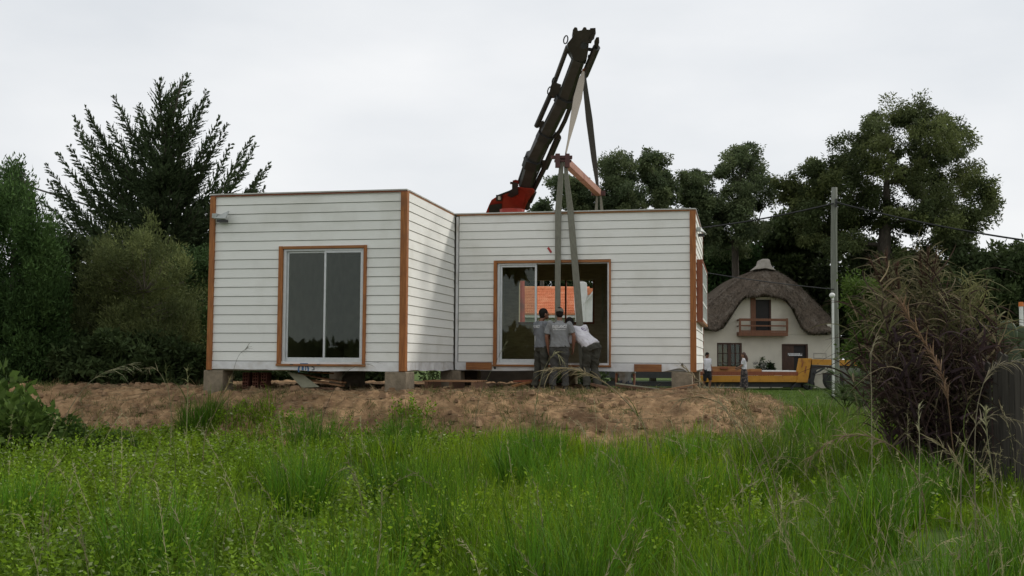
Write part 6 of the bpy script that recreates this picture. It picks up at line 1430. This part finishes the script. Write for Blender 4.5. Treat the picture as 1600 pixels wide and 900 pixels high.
# thin growth and straw on the bare earth
A = Acc(); n = 5200; x = g.uniform(-11, 7, n); y = g.uniform(16.5, 24, n); d = pad_dist(x, y)
keep = (d < 2.2) & (d > -3.0) & (fbm(x * 0.9 + 5, y * 0.9, 3) > 0.47 - 0.06 * d); x, y = x[keep], y[keep]; n = len(x)
r_ = np.repeat(np.arange(n), 7); m_ = len(r_); xx = x[r_] + g.normal(0, 0.05, m_); yy = y[r_] + g.normal(0, 0.05, m_)
isd = (g.random(n) < 0.55)[r_]; col = np.where(isd[:, None], np.array([[0.27, 0.215, 0.11]]), np.array([[0.085, 0.115, 0.03]])) * g.uniform(0.6, 1.25, (m_, 1))
A.add(*blades(np.stack([xx, yy, ztop(xx, yy) - 0.01], 1), np.stack([g.normal(0, .5, m_), g.normal(0, .5, m_), np.ones(m_)], 1), g.uniform(0.06, 0.26, m_), 0.010, g.uniform(0.3, 1.1, m_), col, g, 2))
n = 8500; x = g.uniform(-9, 6.5, n); y = g.uniform(17.5, 24.5, n); keep = pad_dist(x, y) < 2.3; x, y = x[keep], y[keep]; n = len(x)   # fallen straws
col = np.array([[0.30, 0.235, 0.14]]) * g.uniform(0.5, 1.25, (n, 1))
A.add(*blades(np.stack([x, y, ztop(x, y) + 0.015], 1), np.stack([g.normal(0, 1, n), g.normal(0, 1, n), g.uniform(0, .15, n)], 1), g.uniform(0.08, 0.35, n), 0.012, g.uniform(0, .4, n), col, g, 2))
tag(A.build('earth_weeds', M_straw), kind='stuff')
# clods and stones on the earth
h = MB()
for k in range(2600):
    x_, y_ = g.uniform(-10, 6.3), g.uniform(17.2, 25); d = float(pad_dist(np.array([x_]), np.array([y_]))[0])
    if d > 2.2 or d < -4: continue
    r = 0.015 + 0.10 * g.random() ** 4; z_ = ground_at(x_, y_)
    ring = [(x_ + r * math.cos(a) * g.uniform(.7, 1.2), y_ + r * math.sin(a) * g.uniform(.7, 1.2), z_ - 0.01) for a in np.linspace(0, 2 * math.pi, 7)[:-1]]
    r2 = [(x_ + 0.6 * (p[0] - x_), y_ + .6 * (p[1] - y_), z_ + r * g.uniform(.5, .9)) for p in ring]
    h.loft([ring, r2])
tag(h.build('earth_clods', M_clod), kind='stuff')

# ------------------------------------------------------------------ seed-headed stalks in the meadow
def stalk(label, pix, Y, col, head=0.4, nst=26, hl=0.16, r=0.006, g=None, dy=0.0, leaves=2):
    """grass stalk along a bent line; head = share of its length that carries seed strands, all streaming forward and down"""
    pts = [np.array(at(px, py, Y + dy * i / (len(pix) - 1))) for i, (px, py) in enumerate(pix)]
    b0 = pts[0].copy(); b0[2] = ground_at(b0[0], b0[1]) - 0.02
    if pts[0][2] > b0[2] + 0.05: pts = [b0] + pts
    t_ = np.linspace(0, 1, len(pts)); T = np.linspace(0, 1, 22); C = np.stack([np.interp(T, t_, [p[k] for p in pts]) for k in range(3)], 1)
    for _ in range(3): C[1:-1] = (C[:-2] + 2 * C[1:-1] + C[2:]) / 4
    st = thing('grass_stalk', label, 'grass stalk', tuple(b0), group='tall seed-headed grass stalks')
    h = MB(); h.tube([tuple(p) for p in C], [r * (1 - 0.75 * q) for q in T], 4, cap=False)
    A = Acc()
    V = np.array(h.v); F = np.array([f for f in h.f]); F = np.concatenate([F[:, [0, 1, 2]], F[:, [0, 2, 3]]]); A.add(V, F, np.repeat(np.array([col]), len(V), 0) * 0.9)
    A.build('stem', M_straw, st, tuple(b0))
    A = Acc(); q = 1 - head * g.random(nst); i = np.clip((q * 21).astype(int), 0, 20); P = C[i] + (C[i + 1] - C[i]) * (q * 21 - i)[:, None]
    dv_ = unit(C[i + 1] - C[i]); D = dv_ + g.normal(0, 0.33, (nst, 3)); cc = np.array([col]) * g.uniform(0.75, 1.3, (nst, 1))
    A.add(*blades(P, D, hl * g.uniform(0.5, 1.2, nst), r * 1.7, g.uniform(0.2, 0.9, nst), cc, g, 3, up=np.repeat([[0, 0, -1.0]], nst, 0) + g.normal(0, .4, (nst, 3))))
    A.build('seed_head', M_straw, st, tuple(b0))
    if leaves:
        A = Acc(); i = g.integers(1, 9, leaves); P = C[i]; D = unit(C[i + 1] - C[i]) + g.normal(0, .4, (leaves, 3))
        A.add(*blades(P, D, g.uniform(0.3, 0.5, leaves), r * 2.2, g.uniform(.5, 1.1, leaves), np.array([[0.09, 0.12, 0.03]]) * g.uniform(.7, 1.3, (leaves, 1)), g, 4)); A.build('blade', M_straw, st, tuple(b0))
g = np.random.default_rng(71)
ST, SG, SB = (0.34, 0.275, 0.165), (0.22, 0.23, 0.10), (0.20, 0.135, 0.085)
stalk('long arching plume hanging low over the grass, lower right', [(1446, 770), (1425, 725), (1395, 695), (1360, 680), (1320, 679), (1292, 692), (1265, 716)], 9.5, (0.25, 0.19, 0.115), 0.55, 70, 0.17, 0.006, g)
stalk('big pale drooping seed head leaning left across the workers\' feet', [(1015, 672), (975, 622), (940, 592), (908, 578), (882, 574), (856, 578)], 14.5, ST, 0.50, 46, 0.34, 0.008, g)
stalk('pale stalk rising steeply across the workers from the big drooping head', [(1012, 668), (985, 632), (950, 600), (915, 583), (886, 576)], 14.7, ST, 0.30, 10, 0.2, 0.006, g)
stalk('straw stalk with a broom-like head below the right corner post', [(1165, 700), (1135, 640), (1108, 608), (1086, 590), (1066, 572)], 13.5, ST, 0.35, 24, 0.2, 0.008, g)
stalk('second straw head below the right corner post, drooping left', [(1210, 720), (1165, 660), (1125, 628), (1090, 618), (1060, 626)], 13.0, (0.28, 0.22, 0.13), 0.5, 40, 0.24, 0.007, g)
stalk('pale fanned seed head standing on the left before the dark shrubs', [(96, 660), (120, 620), (142, 594), (165, 580), (206, 568)], 17.0, (0.30, 0.29, 0.18), 0.40, 22, 0.36, 0.007, g)
stalk('bent pale stalk tip left of the left module over the bare earth', [(268, 640), (262, 605), (250, 582), (240, 574), (232, 576)], 17.5, (0.28, 0.25, 0.15), 0.35, 14, 0.2, 0.005, g)
stalk('thin dark stalk in front of the left module\'s white boards', [(352, 668), (358, 610), (366, 572), (374, 552), (386, 544)], 15.0, (0.10, 0.10, 0.06), 0.20, 12, 0.16, 0.004, g)
stalk('upright straw tuft in front of the far left block', [(292, 650), (293, 620), (294, 600), (293, 588), (291, 576)], 16.0, (0.30, 0.30, 0.15), 0.5, 10, 0.15, 0.009, g)
stalk('leaning yellowed stalk on the bank left of the near block', [(318, 680), (336, 645), (348, 620), (356, 600), (360, 592)], 13.8, (0.26, 0.21, 0.11), 0.5, 26, 0.16, 0.006, g)
stalk('wispy stalk in front of the glazed door\'s sill', [(500, 660), (520, 610), (540, 580), (560, 570), (592, 566)], 15.5, (0.12, 0.11, 0.07), 0.25, 10, 0.14, 0.004, g)
stalk('pale stalk crossing the orange cleat left of the workers', [(742, 650), (752, 610), (768, 578), (780, 556), (792, 532)], 16.0, (0.20, 0.20, 0.12), 0.2, 12, 0.14, 0.004, g)
stalk('dry stalk with a hooked tip left of the leftmost worker', [(835, 640), (843, 600), (852, 570), (868, 548), (878, 562)], 16.5, (0.30, 0.28, 0.16), 0.3, 16, 0.16, 0.006, g)
stalk('tall thin green stalk rising through the meadow on the right', [(1238, 900), (1222, 800), (1200, 720), (1178, 660), (1160, 625)], 7.2, (0.25, 0.22, 0.12), 0.30, 26, 0.13, 0.005, g)
stalk('slanting straw stalk crossing the meadow right of centre', [(1226, 850), (1205, 780), (1180, 710), (1152, 660), (1120, 625)], 7.8, (0.30, 0.26, 0.15), 0.30, 26, 0.13, 0.005, g)
stalk('curved stalk arching right beside the fence side grass', [(1170, 735), (1210, 712), (1252, 716), (1270, 725), (1284, 742)], 9.0, (0.17, 0.18, 0.07), 0.3, 16, 0.12, 0.005, g)
stalk('whitish upright seed head in front of the purple cane', [(1436, 745), (1437, 700), (1436, 665), (1435, 645), (1437, 634)], 10.0, (0.40, 0.38, 0.24), 0.45, 18, 0.10, 0.006, g)
stalk('nodding whitish head in front of the cane\'s left side', [(1362, 690), (1362, 620), (1360, 570), (1362, 545), (1368, 532)], 12.0, (0.38, 0.34, 0.23), 0.30, 20, 0.13, 0.006, g)
stalk('pale arching head in front of the fence palings, upper of two', [(1522, 720), (1525, 640), (1538, 590), (1562, 566), (1598, 566)], 9.5, (0.27, 0.235, 0.16), 0.45, 36, 0.16, 0.006, g)
stalk('pale arching head in front of the fence palings, lower of two', [(1500, 740), (1510, 690), (1530, 655), (1560, 645), (1592, 660)], 9.0, (0.24, 0.21, 0.14), 0.45, 36, 0.15, 0.006, g)
stalk('straw stalk leaning left in the bottom right corner', [(1545, 860), (1530, 800), (1510, 745), (1490, 712), (1462, 690)], 7.0, (0.24, 0.21, 0.12), 0.45, 30, 0.14, 0.005, g)
stalk('tall brush-like green head right of the cane foot', [(1560, 800), (1548, 720), (1542, 680), (1540, 655), (1539, 640)], 8.5, (0.30, 0.29, 0.17), 0.4, 24, 0.12, 0.006, g)
stalk('thin tall stalk with a loose tip rising left in the meadow', [(276, 760), (272, 700), (268, 640), (262, 600), (258, 570)], 12.0, (0.16, 0.17, 0.07), 0.25, 10, 0.12, 0.004, g)
stalk('pair-topped thin stalk in the meadow at the far left', [(70, 760), (90, 700), (108, 660), (122, 632), (136, 612)], 11.0, (0.16, 0.17, 0.07), 0.2, 10, 0.14, 0.004, g)
# the many others, too thin to count
A = Acc(); n = 900; y = g.uniform(5.0, 17.5, n); x = (g.random(n) * 2 - 1) * (0.52 * y + .5); keep = (pad_dist(x, y) > 1.2) & (g.random(n) < 0.25 + 0.75 * sstep(0.0, 3.0, x)); x, y = x[keep], y[keep]; n = len(x)
col = np.array([[0.33, 0.30, 0.17]]) * g.uniform(0.5, 1.3, (n, 1)); ln = g.uniform(0.55, 1.05, n) * (1 + 0.35 * sstep(2.5, 5, x))
P = np.stack([x, y, ztop(x, y)], 1); D = np.stack([g.normal(0, .22, n), g.normal(0, .2, n), np.ones(n)], 1)
V, F, C = blades(P, D, ln, 0.004 + 0.0003 * y, g.uniform(0.1, 0.8, n), col, g, 6); A.add(V, F, C)
tip = V.reshape(n, 13, 3)
for k in range(26):
    j = g.integers(3, 6, n); d = tip[np.arange(n), np.minimum(2 * j + 2, 12)] - tip[np.arange(n), 2 * j]; p = tip[np.arange(n), 2 * j] + d * g.random((n, 1))
    A.add(*blades(p, unit(d) + g.normal(0, .35, (n, 3)), g.uniform(0.03, 0.085, n), 0.0028 + 0.0003 * y, g.uniform(.1, .8, n), col * g.uniform(.8, 1.2, (n, 1)), g, 2))
tag(A.build('tall_seeding_grass', M_straw), kind='stuff')

# ------------------------------------------------------------------ purple cane grass on the right
g = np.random.default_rng(81)
cb = at(1470, 730, 14.5); cz = ground_at(cb.x, 14.5); OCN = (cb.x, 14.5, cz)
cane = thing('purple_cane_grass', 'tall purple-brown cane grass clump with reddish plumes at the right', 'cane grass', OCN)
A, LFA = Acc(), Acc(); h = MB()
heads = [(1375, 440), (1392, 428), (1365, 455), (1440, 425), (1450, 415), (1462, 430), (1410, 450), (1430, 460), (1480, 465), (1500, 455), (1515, 445), (1530, 470), (1545, 490), (1405, 480), (1350, 490), (1390, 500), (1460, 480), (1520, 500), (1550, 520), (1380, 540), (1340, 530), (1430, 510), (1490, 500), (1415, 540), (1470, 530), (1540, 540), (1365, 570), (1500, 540), (1450, 560), (1525, 560), (1395, 580), (1480, 580)]
heads = heads + [(1560, 560), (1580, 580), (1572, 600), (1595, 610), (1550, 590)] + [(x + g.normal(0, 22), y + abs(g.normal(20, 28))) for _ in range(2) for x, y in heads]
Lp, Ld, Ll, Lc = [], [], [], []
for (x, y) in heads:
    Yh = 14.5 + g.uniform(-0.75, 0.75); tp = np.array(at(x, y, Yh)); bs = np.array([cb.x + (x - 1455) / 117 * 0.50 + g.normal(0, .08), Yh + g.uniform(-.15, .15), cz])
    mid_ = (bs + tp) / 2 + np.array([g.normal(0, .05), 0, .08])
    pts = [bs, bs + (mid_ - bs) * .5 + [0, 0, .03], mid_, mid_ + (tp - mid_) * .55, tp]; h.tube([tuple(p) for p in pts], [0.012, 0.010, 0.008, 0.006, 0.003], 5, cap=False)
    H_ = tp[2] - cz; k = int(8 + H_ * 8)
    for q in np.linspace(0.25, 1.0, k):
        i = min(int(q * 4), 3); p = pts[i] + (pts[i + 1] - pts[i]) * (q * 4 - i); Lp.append(p); a = g.uniform(0, 2 * math.pi)
        Ld.append([math.cos(a) * 0.9, math.sin(a) * 0.6, 0.75]); Ll.append(g.uniform(0.35, 0.85))
        up_ = q * H_ > 1.7
        cc = np.array([0.055, 0.034, 0.028]) if g.random() < (0.35 if up_ else 0.70) else np.array([0.135, 0.130, 0.060]) if up_ else np.array([0.070, 0.058, 0.034])
        if g.random() < 0.18: cc = np.array([0.24, 0.19, 0.115])
        Lc.append(cc * g.uniform(.6, 1.4))
n = len(Lp); A.add(*blades(np.array(Lp), np.array(Ld), np.array(Ll), 0.025, g.uniform(0.8, 1.6, n), np.array(Lc), g, 6))
m_ = 260; q = g.random((m_, 2)); P = np.array([tuple(at(1390 + 150 * a, 520 + 190 * b_, 14.5 + g.uniform(-.9, .5))) for a, b_ in q])
D = np.stack([g.normal(0, .6, m_), g.normal(-.2, .4, m_), g.uniform(.2, 1.0, m_)], 1)
A.add(*blades(P, D, g.uniform(0.3, 0.6, m_), 0.045, g.uniform(.7, 1.4, m_), np.array([[0.052, 0.034, 0.036]]) * g.uniform(.5, 1.6, (m_, 1)), g, 5))
m_ = 130; P = np.array([tuple(at(1518 + g.normal(0, 14), 480 + g.normal(0, 22), 14.5 + g.uniform(-.3, .3))) for _ in range(m_)]); D = np.stack([g.normal(0, .7, m_), g.normal(0, .4, m_), g.uniform(.4, 1.2, m_)], 1)
A.add(*blades(P, D, g.uniform(0.25, 0.5, m_), 0.022, g.uniform(.8, 1.5, m_), np.array([[0.20, 0.20, 0.085]]) * g.uniform(.6, 1.3, (m_, 1)), g, 5))
for cx_, cy_ in ((1388, 440), (1450, 425)):
    m_ = 120; t_ = g.random(m_); P = np.array([tuple(at(cx_ + g.normal(0, 5), cy_ - 25 + 95 * q_, 14.4 + g.uniform(-.1, .1))) for q_ in t_]); sg = np.sign(g.normal(0, 1, m_))
    A.add(*blades(P, np.stack([sg * g.uniform(.5, 1.0, m_), g.normal(0, .4, m_), g.uniform(.4, .9, m_)], 1), g.uniform(0.3, 0.62, m_), 0.018, g.uniform(.9, 1.5, m_), np.array([[0.15, 0.135, 0.075]]) * g.uniform(.5, 1.5, (m_, 1)), g, 6))
A.build('leaf_blades', M_straw, cane, OCN)
h.build('stems', surf('cane_stem', (0.085, 0.05, 0.045), (0.055, 0.034, 0.032), 8, (4, 4, 1), 0.7), cane, off=OCN)
A = Acc()
for (x0, y0, x1, y1) in ((1400, 470, 1372, 405), (1395, 460, 1384, 400), (1388, 462, 1362, 412), (1446, 462, 1450, 392), (1440, 455, 1438, 400), (1454, 460, 1462, 402), (1405, 455, 1400, 415)):
    p0, p1 = np.array(at(x0, y0, 14.4)), np.array(at(x1, y1, 14.3)); m_ = 60; q = g.random(m_)
    P = p0 + (p1 - p0) * q[:, None]; D = unit(p1 - p0) + g.normal(0, .25, (m_, 3))
    A.add(*blades(P, D, g.uniform(.1, .22, m_), 0.012, g.uniform(.1, .6, m_), np.array([[0.105, 0.060, 0.045]]) * g.uniform(.6, 1.4, (m_, 1)), g, 2))
A.build('plumes', M_straw, cane, OCN)
stalk('long brown feathery plume slanting down to the right across the purple cane', [(1500, 760), (1488, 700), (1482, 620), (1468, 570), (1440, 530), (1405, 470)], 12.6, (0.215, 0.14, 0.088), 0.50, 90, 0.30, 0.010, g, leaves=0)

# ------------------------------------------------------------------ paling fence, cactus, marker post on the right edge
fa, fb = at(1516, 740, 14.2), at(1760, 800, 11.6)
fz = ground_at(fa.x, 14.2); fdir = Vector((fb.x - fa.x, fb.y - fa.y, 0)); flen = fdir.length; fdir.normalize()
fen = thing('paling_fence', 'weathered dark wooden paling fence at the right edge behind the tall grass', 'fence', (fa.x, 14.2, fz), (0, 0, math.atan2(fdir.y, fdir.x)))
ftop = at(1560, 548, 13.6).z - fz
x_ = 0.0; k = 0
while x_ < flen:
    w_ = g.uniform(0.085, 0.12); hh = ftop * g.uniform(0.92, 1.02) * (0.62 + 0.38 * float(sstep(0.0, 0.5, x_)))
    o = MB().prism([(x_, 0, -0.1), (x_ + w_, 0, -0.1), (x_ + w_ + g.normal(0, .006), 0, hh - .03), (x_ + w_ * .5, 0, hh), (x_ + g.normal(0, .006), 0, hh - .03)], [(x_, 0.022, -0.1), (x_ + w_, 0.022, -0.1), (x_ + w_, 0.022, hh - .03), (x_ + w_ * .5, 0.022, hh), (x_, 0.022, hh - .03)]).build('paling', M_fence, fen)
    o.location.y = g.normal(0, 0.006); x_ += w_ + g.uniform(0.008, 0.025)
for z_ in (0.35, ftop * 0.8): MB().box(0, flen, 0.045, 0.085, z_, z_ + 0.09).build('rail', M_fence, fen)
cc = at(1575, 620, 15.2); ccz = ground_at(cc.x, 15.2)
cac = thing('prickly_pear', 'green prickly pear cactus with rounded pads behind the fence', 'cactus', (cc.x, 15.2, ccz))
def pad(px, py, w, hgt, tilt, dy):
    p = at(px, py, 15.2 + dy); M3 = Matrix.Rotation(tilt, 3, 'Y') @ Matrix.Rotation(R(15) * (1 if dy > 0 else -1), 3, 'Z')
    MB().ell(p, (w, 0.045, hgt), 14, 10, M3).build('pad', M_cactus, cac, off=(cc.x, 15.2, ccz), smooth=True)
pad(1572, 523, 0.150, 0.20, 0.15, 0.0); pad(1592, 528, 0.14, 0.19, 0.5, 0.12); pad(1582, 560, 0.16, 0.24, -0.1, 0.05); pad(1580, 605, 0.17, 0.26, 0.1, 0.02); pad(1580, 650, 0.18, 0.28, 0.0, 0.0); pad(1602, 545, 0.13, 0.17, 0.7, 0.1); pad(1580, 700, 0.18, 0.3, 0.0, 0.0); pad(1580, 735, 0.18, 0.26, 0.0, 0.02)
mp_ = at(1597.5, 560, 30.0); mz = ground_at(mp_.x, 30.0); mt = at(1597.5, 472, 30.0)
mk = thing('marker_post', 'white marker post with an orange cap at the right edge', 'marker post', (mp_.x, 30, mz))
MB().tube([(0, 0, -0.1), (0, 0, mt.z - mz - 0.12)], 0.055, 10).build('post', M_white, mk)
MB().tube([(0, 0, mt.z - mz - 0.12), (0, 0, mt.z - mz)], [0.07, 0.06], 10).build('cap', M_orange, mk)

# ------------------------------------------------------------------ young fan palms by the pole
def palm(label, px, py, Y, nf, ln, seed):
    g = np.random.default_rng(seed); b0 = at(px, py, Y); z0 = ground_at(b0.x, Y); o_ = (b0.x, Y, z0)
    t = thing('fan_palm', label, 'palm', o_, group='young fan palms')
    MB().tube([(0, 0, -0.05), (0, 0, 0.25), (0, 0, 0.45)], [0.14, 0.12, 0.07], 8).build('trunk', M_bark, t)
    for k in range(nf):
        a = 2 * math.pi * k / nf + g.normal(0, .2); el = g.uniform(0.35, 1.25); d = np.array([math.cos(a) * math.cos(el), math.sin(a) * math.cos(el), math.sin(el)]); L_ = ln * g.uniform(.6, 1.0)
        hub = np.array([0, 0, 0.4]) + d * L_; A = Acc(); h = MB(); h.tube([(0, 0, 0.4), tuple(hub)], [0.014, 0.008], 4)
        V = np.array(h.v); F = np.array([f for f in h.f if len(f) == 4]); F = np.concatenate([F[:, [0, 1, 2]], F[:, [0, 2, 3]]]); A.add(V, F, np.repeat([[0.06, 0.085, 0.025]], len(V), 0))
        s_ = unit(np.cross(d, [0, 0, 1.0])); m_ = 18; an = np.linspace(-1.75, 1.75, m_)
        D = d * np.cos(an)[:, None] + s_ * np.sin(an)[:, None] + np.array([0, 0, 0.12]); c_ = np.array([[0.060, 0.092, 0.030]]) * g.uniform(.7, 1.3, (m_, 1)) * g.uniform(.7, 1.3)
        A.add(*blades(np.repeat(hub[None], m_, 0), D, 0.50 * g.uniform(.85, 1.1, m_), 0.030, g.uniform(.3, .6, m_), c_, g, 3, up=np.repeat([[0, 0, -1.0]], m_, 0)))
        A.build('frond', M_leaf, t)
palm('young fan palm with spiky fronds just right of the pole foot', 1345, 650, 27.0, 14, 0.75, 91)
palm('taller fan palm with arching fronds in front of the green shrub', 1352, 640, 30.0, 16, 1.35, 92)
palm('small fan palm at the foot of the purple cane', 1322, 655, 25.5, 10, 0.45, 93)

# ------------------------------------------------------------------ broad-leaved bushes at the left edge of the meadow
def bush(label, px, py, Y, w, hgt, n, leaf, cols, seed):
    g = np.random.default_rng(seed); b0 = at(px, py, Y); z0 = ground_at(b0.x, Y); o_ = np.array([b0.x, Y, z0])
    t = thing('leafy_bush', label, 'bush', tuple(o_), group='bushes at the left edge of the meadow'); h = MB()
    d = unit(g.normal(0, 1, (n, 3))); d[:, 2] = np.abs(d[:, 2]); r = g.random((n, 1)) ** 0.4; lump = 0.75 + 0.5 * vnoise(d[:, 0] * 3 + seed, d[:, 2] * 3 + d[:, 1] * 2)[:, None]
    P = o_ + d * r * lump * np.array([w, w * .8, hgt]); D = d + g.normal(0, .5, (n, 3)) + [0, -.25, -.25]
    for k in range(14): h.tube([tuple(o_), tuple(o_ + d[k] * 0.5 * np.array([w, w * .8, hgt]) + [0, 0, .1]), tuple(P[k])], [0.015, 0.01, 0.004], 4)
    h.build('stems', M_bark, t, off=tuple(o_))
    L_ = leaf * g.uniform(.6, 1.3, n); V = leaf_quads(P, D, L_, L_ * .72, g); K = tones(n, cols, g, 0.35)
    np_mesh('leaves', V, quad_idx(n), M_leaf, np.repeat(K, 4, 0), t, tuple(o_))
LG = [(0.075, 0.125, 0.025), (0.095, 0.150, 0.032), (0.055, 0.095, 0.020)]
bush('broad-leaved light green bush at the left edge', 20, 660, 15.8, 0.75, 0.85, 1500, 0.15, LG, 101)
bush('second broad-leaved bush in the left corner, taller and further back', -10, 640, 17.2, 0.9, 1.15, 1400, 0.17, LG, 102)
bush('small dark round-leaved bush beside the bare earth at left', 80, 655, 16.6, 0.50, 0.66, 2200, 0.08, [(0.045, 0.085, 0.018), (0.06, 0.105, 0.022)], 103)
bush('low leafy creeper bush on the edge of the bare earth', 165, 668, 17.6, 0.55, 0.28, 1100, 0.07, [(0.06, 0.11, 0.02), (0.08, 0.135, 0.024)], 104)

# ------------------------------------------------------------------ wood on the far side of the meadow, behind the photographer: mirrored in the glass doors
g = np.random.default_rng(111); n = 16000
x = g.uniform(-75, 12, n); top_ = 2.2 + 2.6 * fbm(x * 0.13, x * 0 + 2.0, 3) + 1.2 * vnoise(x * 0.9, x * 0 + 7) - 1.5
z = np.abs(top_) * g.random(n) ** 0.8; y = -30 + g.uniform(-2.5, 2.5, n) - 0.12 * x
pine = [(-24.0, -27.5, 11.0), (-47.0, -25.0, 10.0)]; P = [np.stack([x, y, z], 1)]
for (px_, py_, ph_) in pine:
    for k in range(11):
        c = np.array([px_ + g.normal(0, 1.3), py_ + g.normal(0, 1.0), ph_ - g.uniform(0, 2.6)]); P.append(c + g.normal(0, 0.42, (130, 3)) * [1.3, 1.2, .7])
P = np.concatenate(P); n = len(P)
V = leaf_quads(P, g.normal(0, 1, (n, 3)), 0.95 * g.uniform(.5, 1.2, n), 0.6, g); F = quad_idx(n); K = np.repeat(tones(n, DK, g, .3), 4, 0)
for (px_, py_, ph_) in pine:
    w = 0.14; b0 = len(V); V = np.concatenate([V, np.array([(px_ - w, py_, 0), (px_ + w, py_, 0), (px_ + w * .5, py_, ph_ - 1), (px_ - w * .5, py_, ph_ - 1)])]); F = np.concatenate([F, [[b0, b0 + 1, b0 + 2, b0 + 3]]]); K = np.concatenate([K, np.full((4, 3), 0.05)])
tag(np_mesh('far_woodland', V, F, M_dleaf, K), kind='stuff')
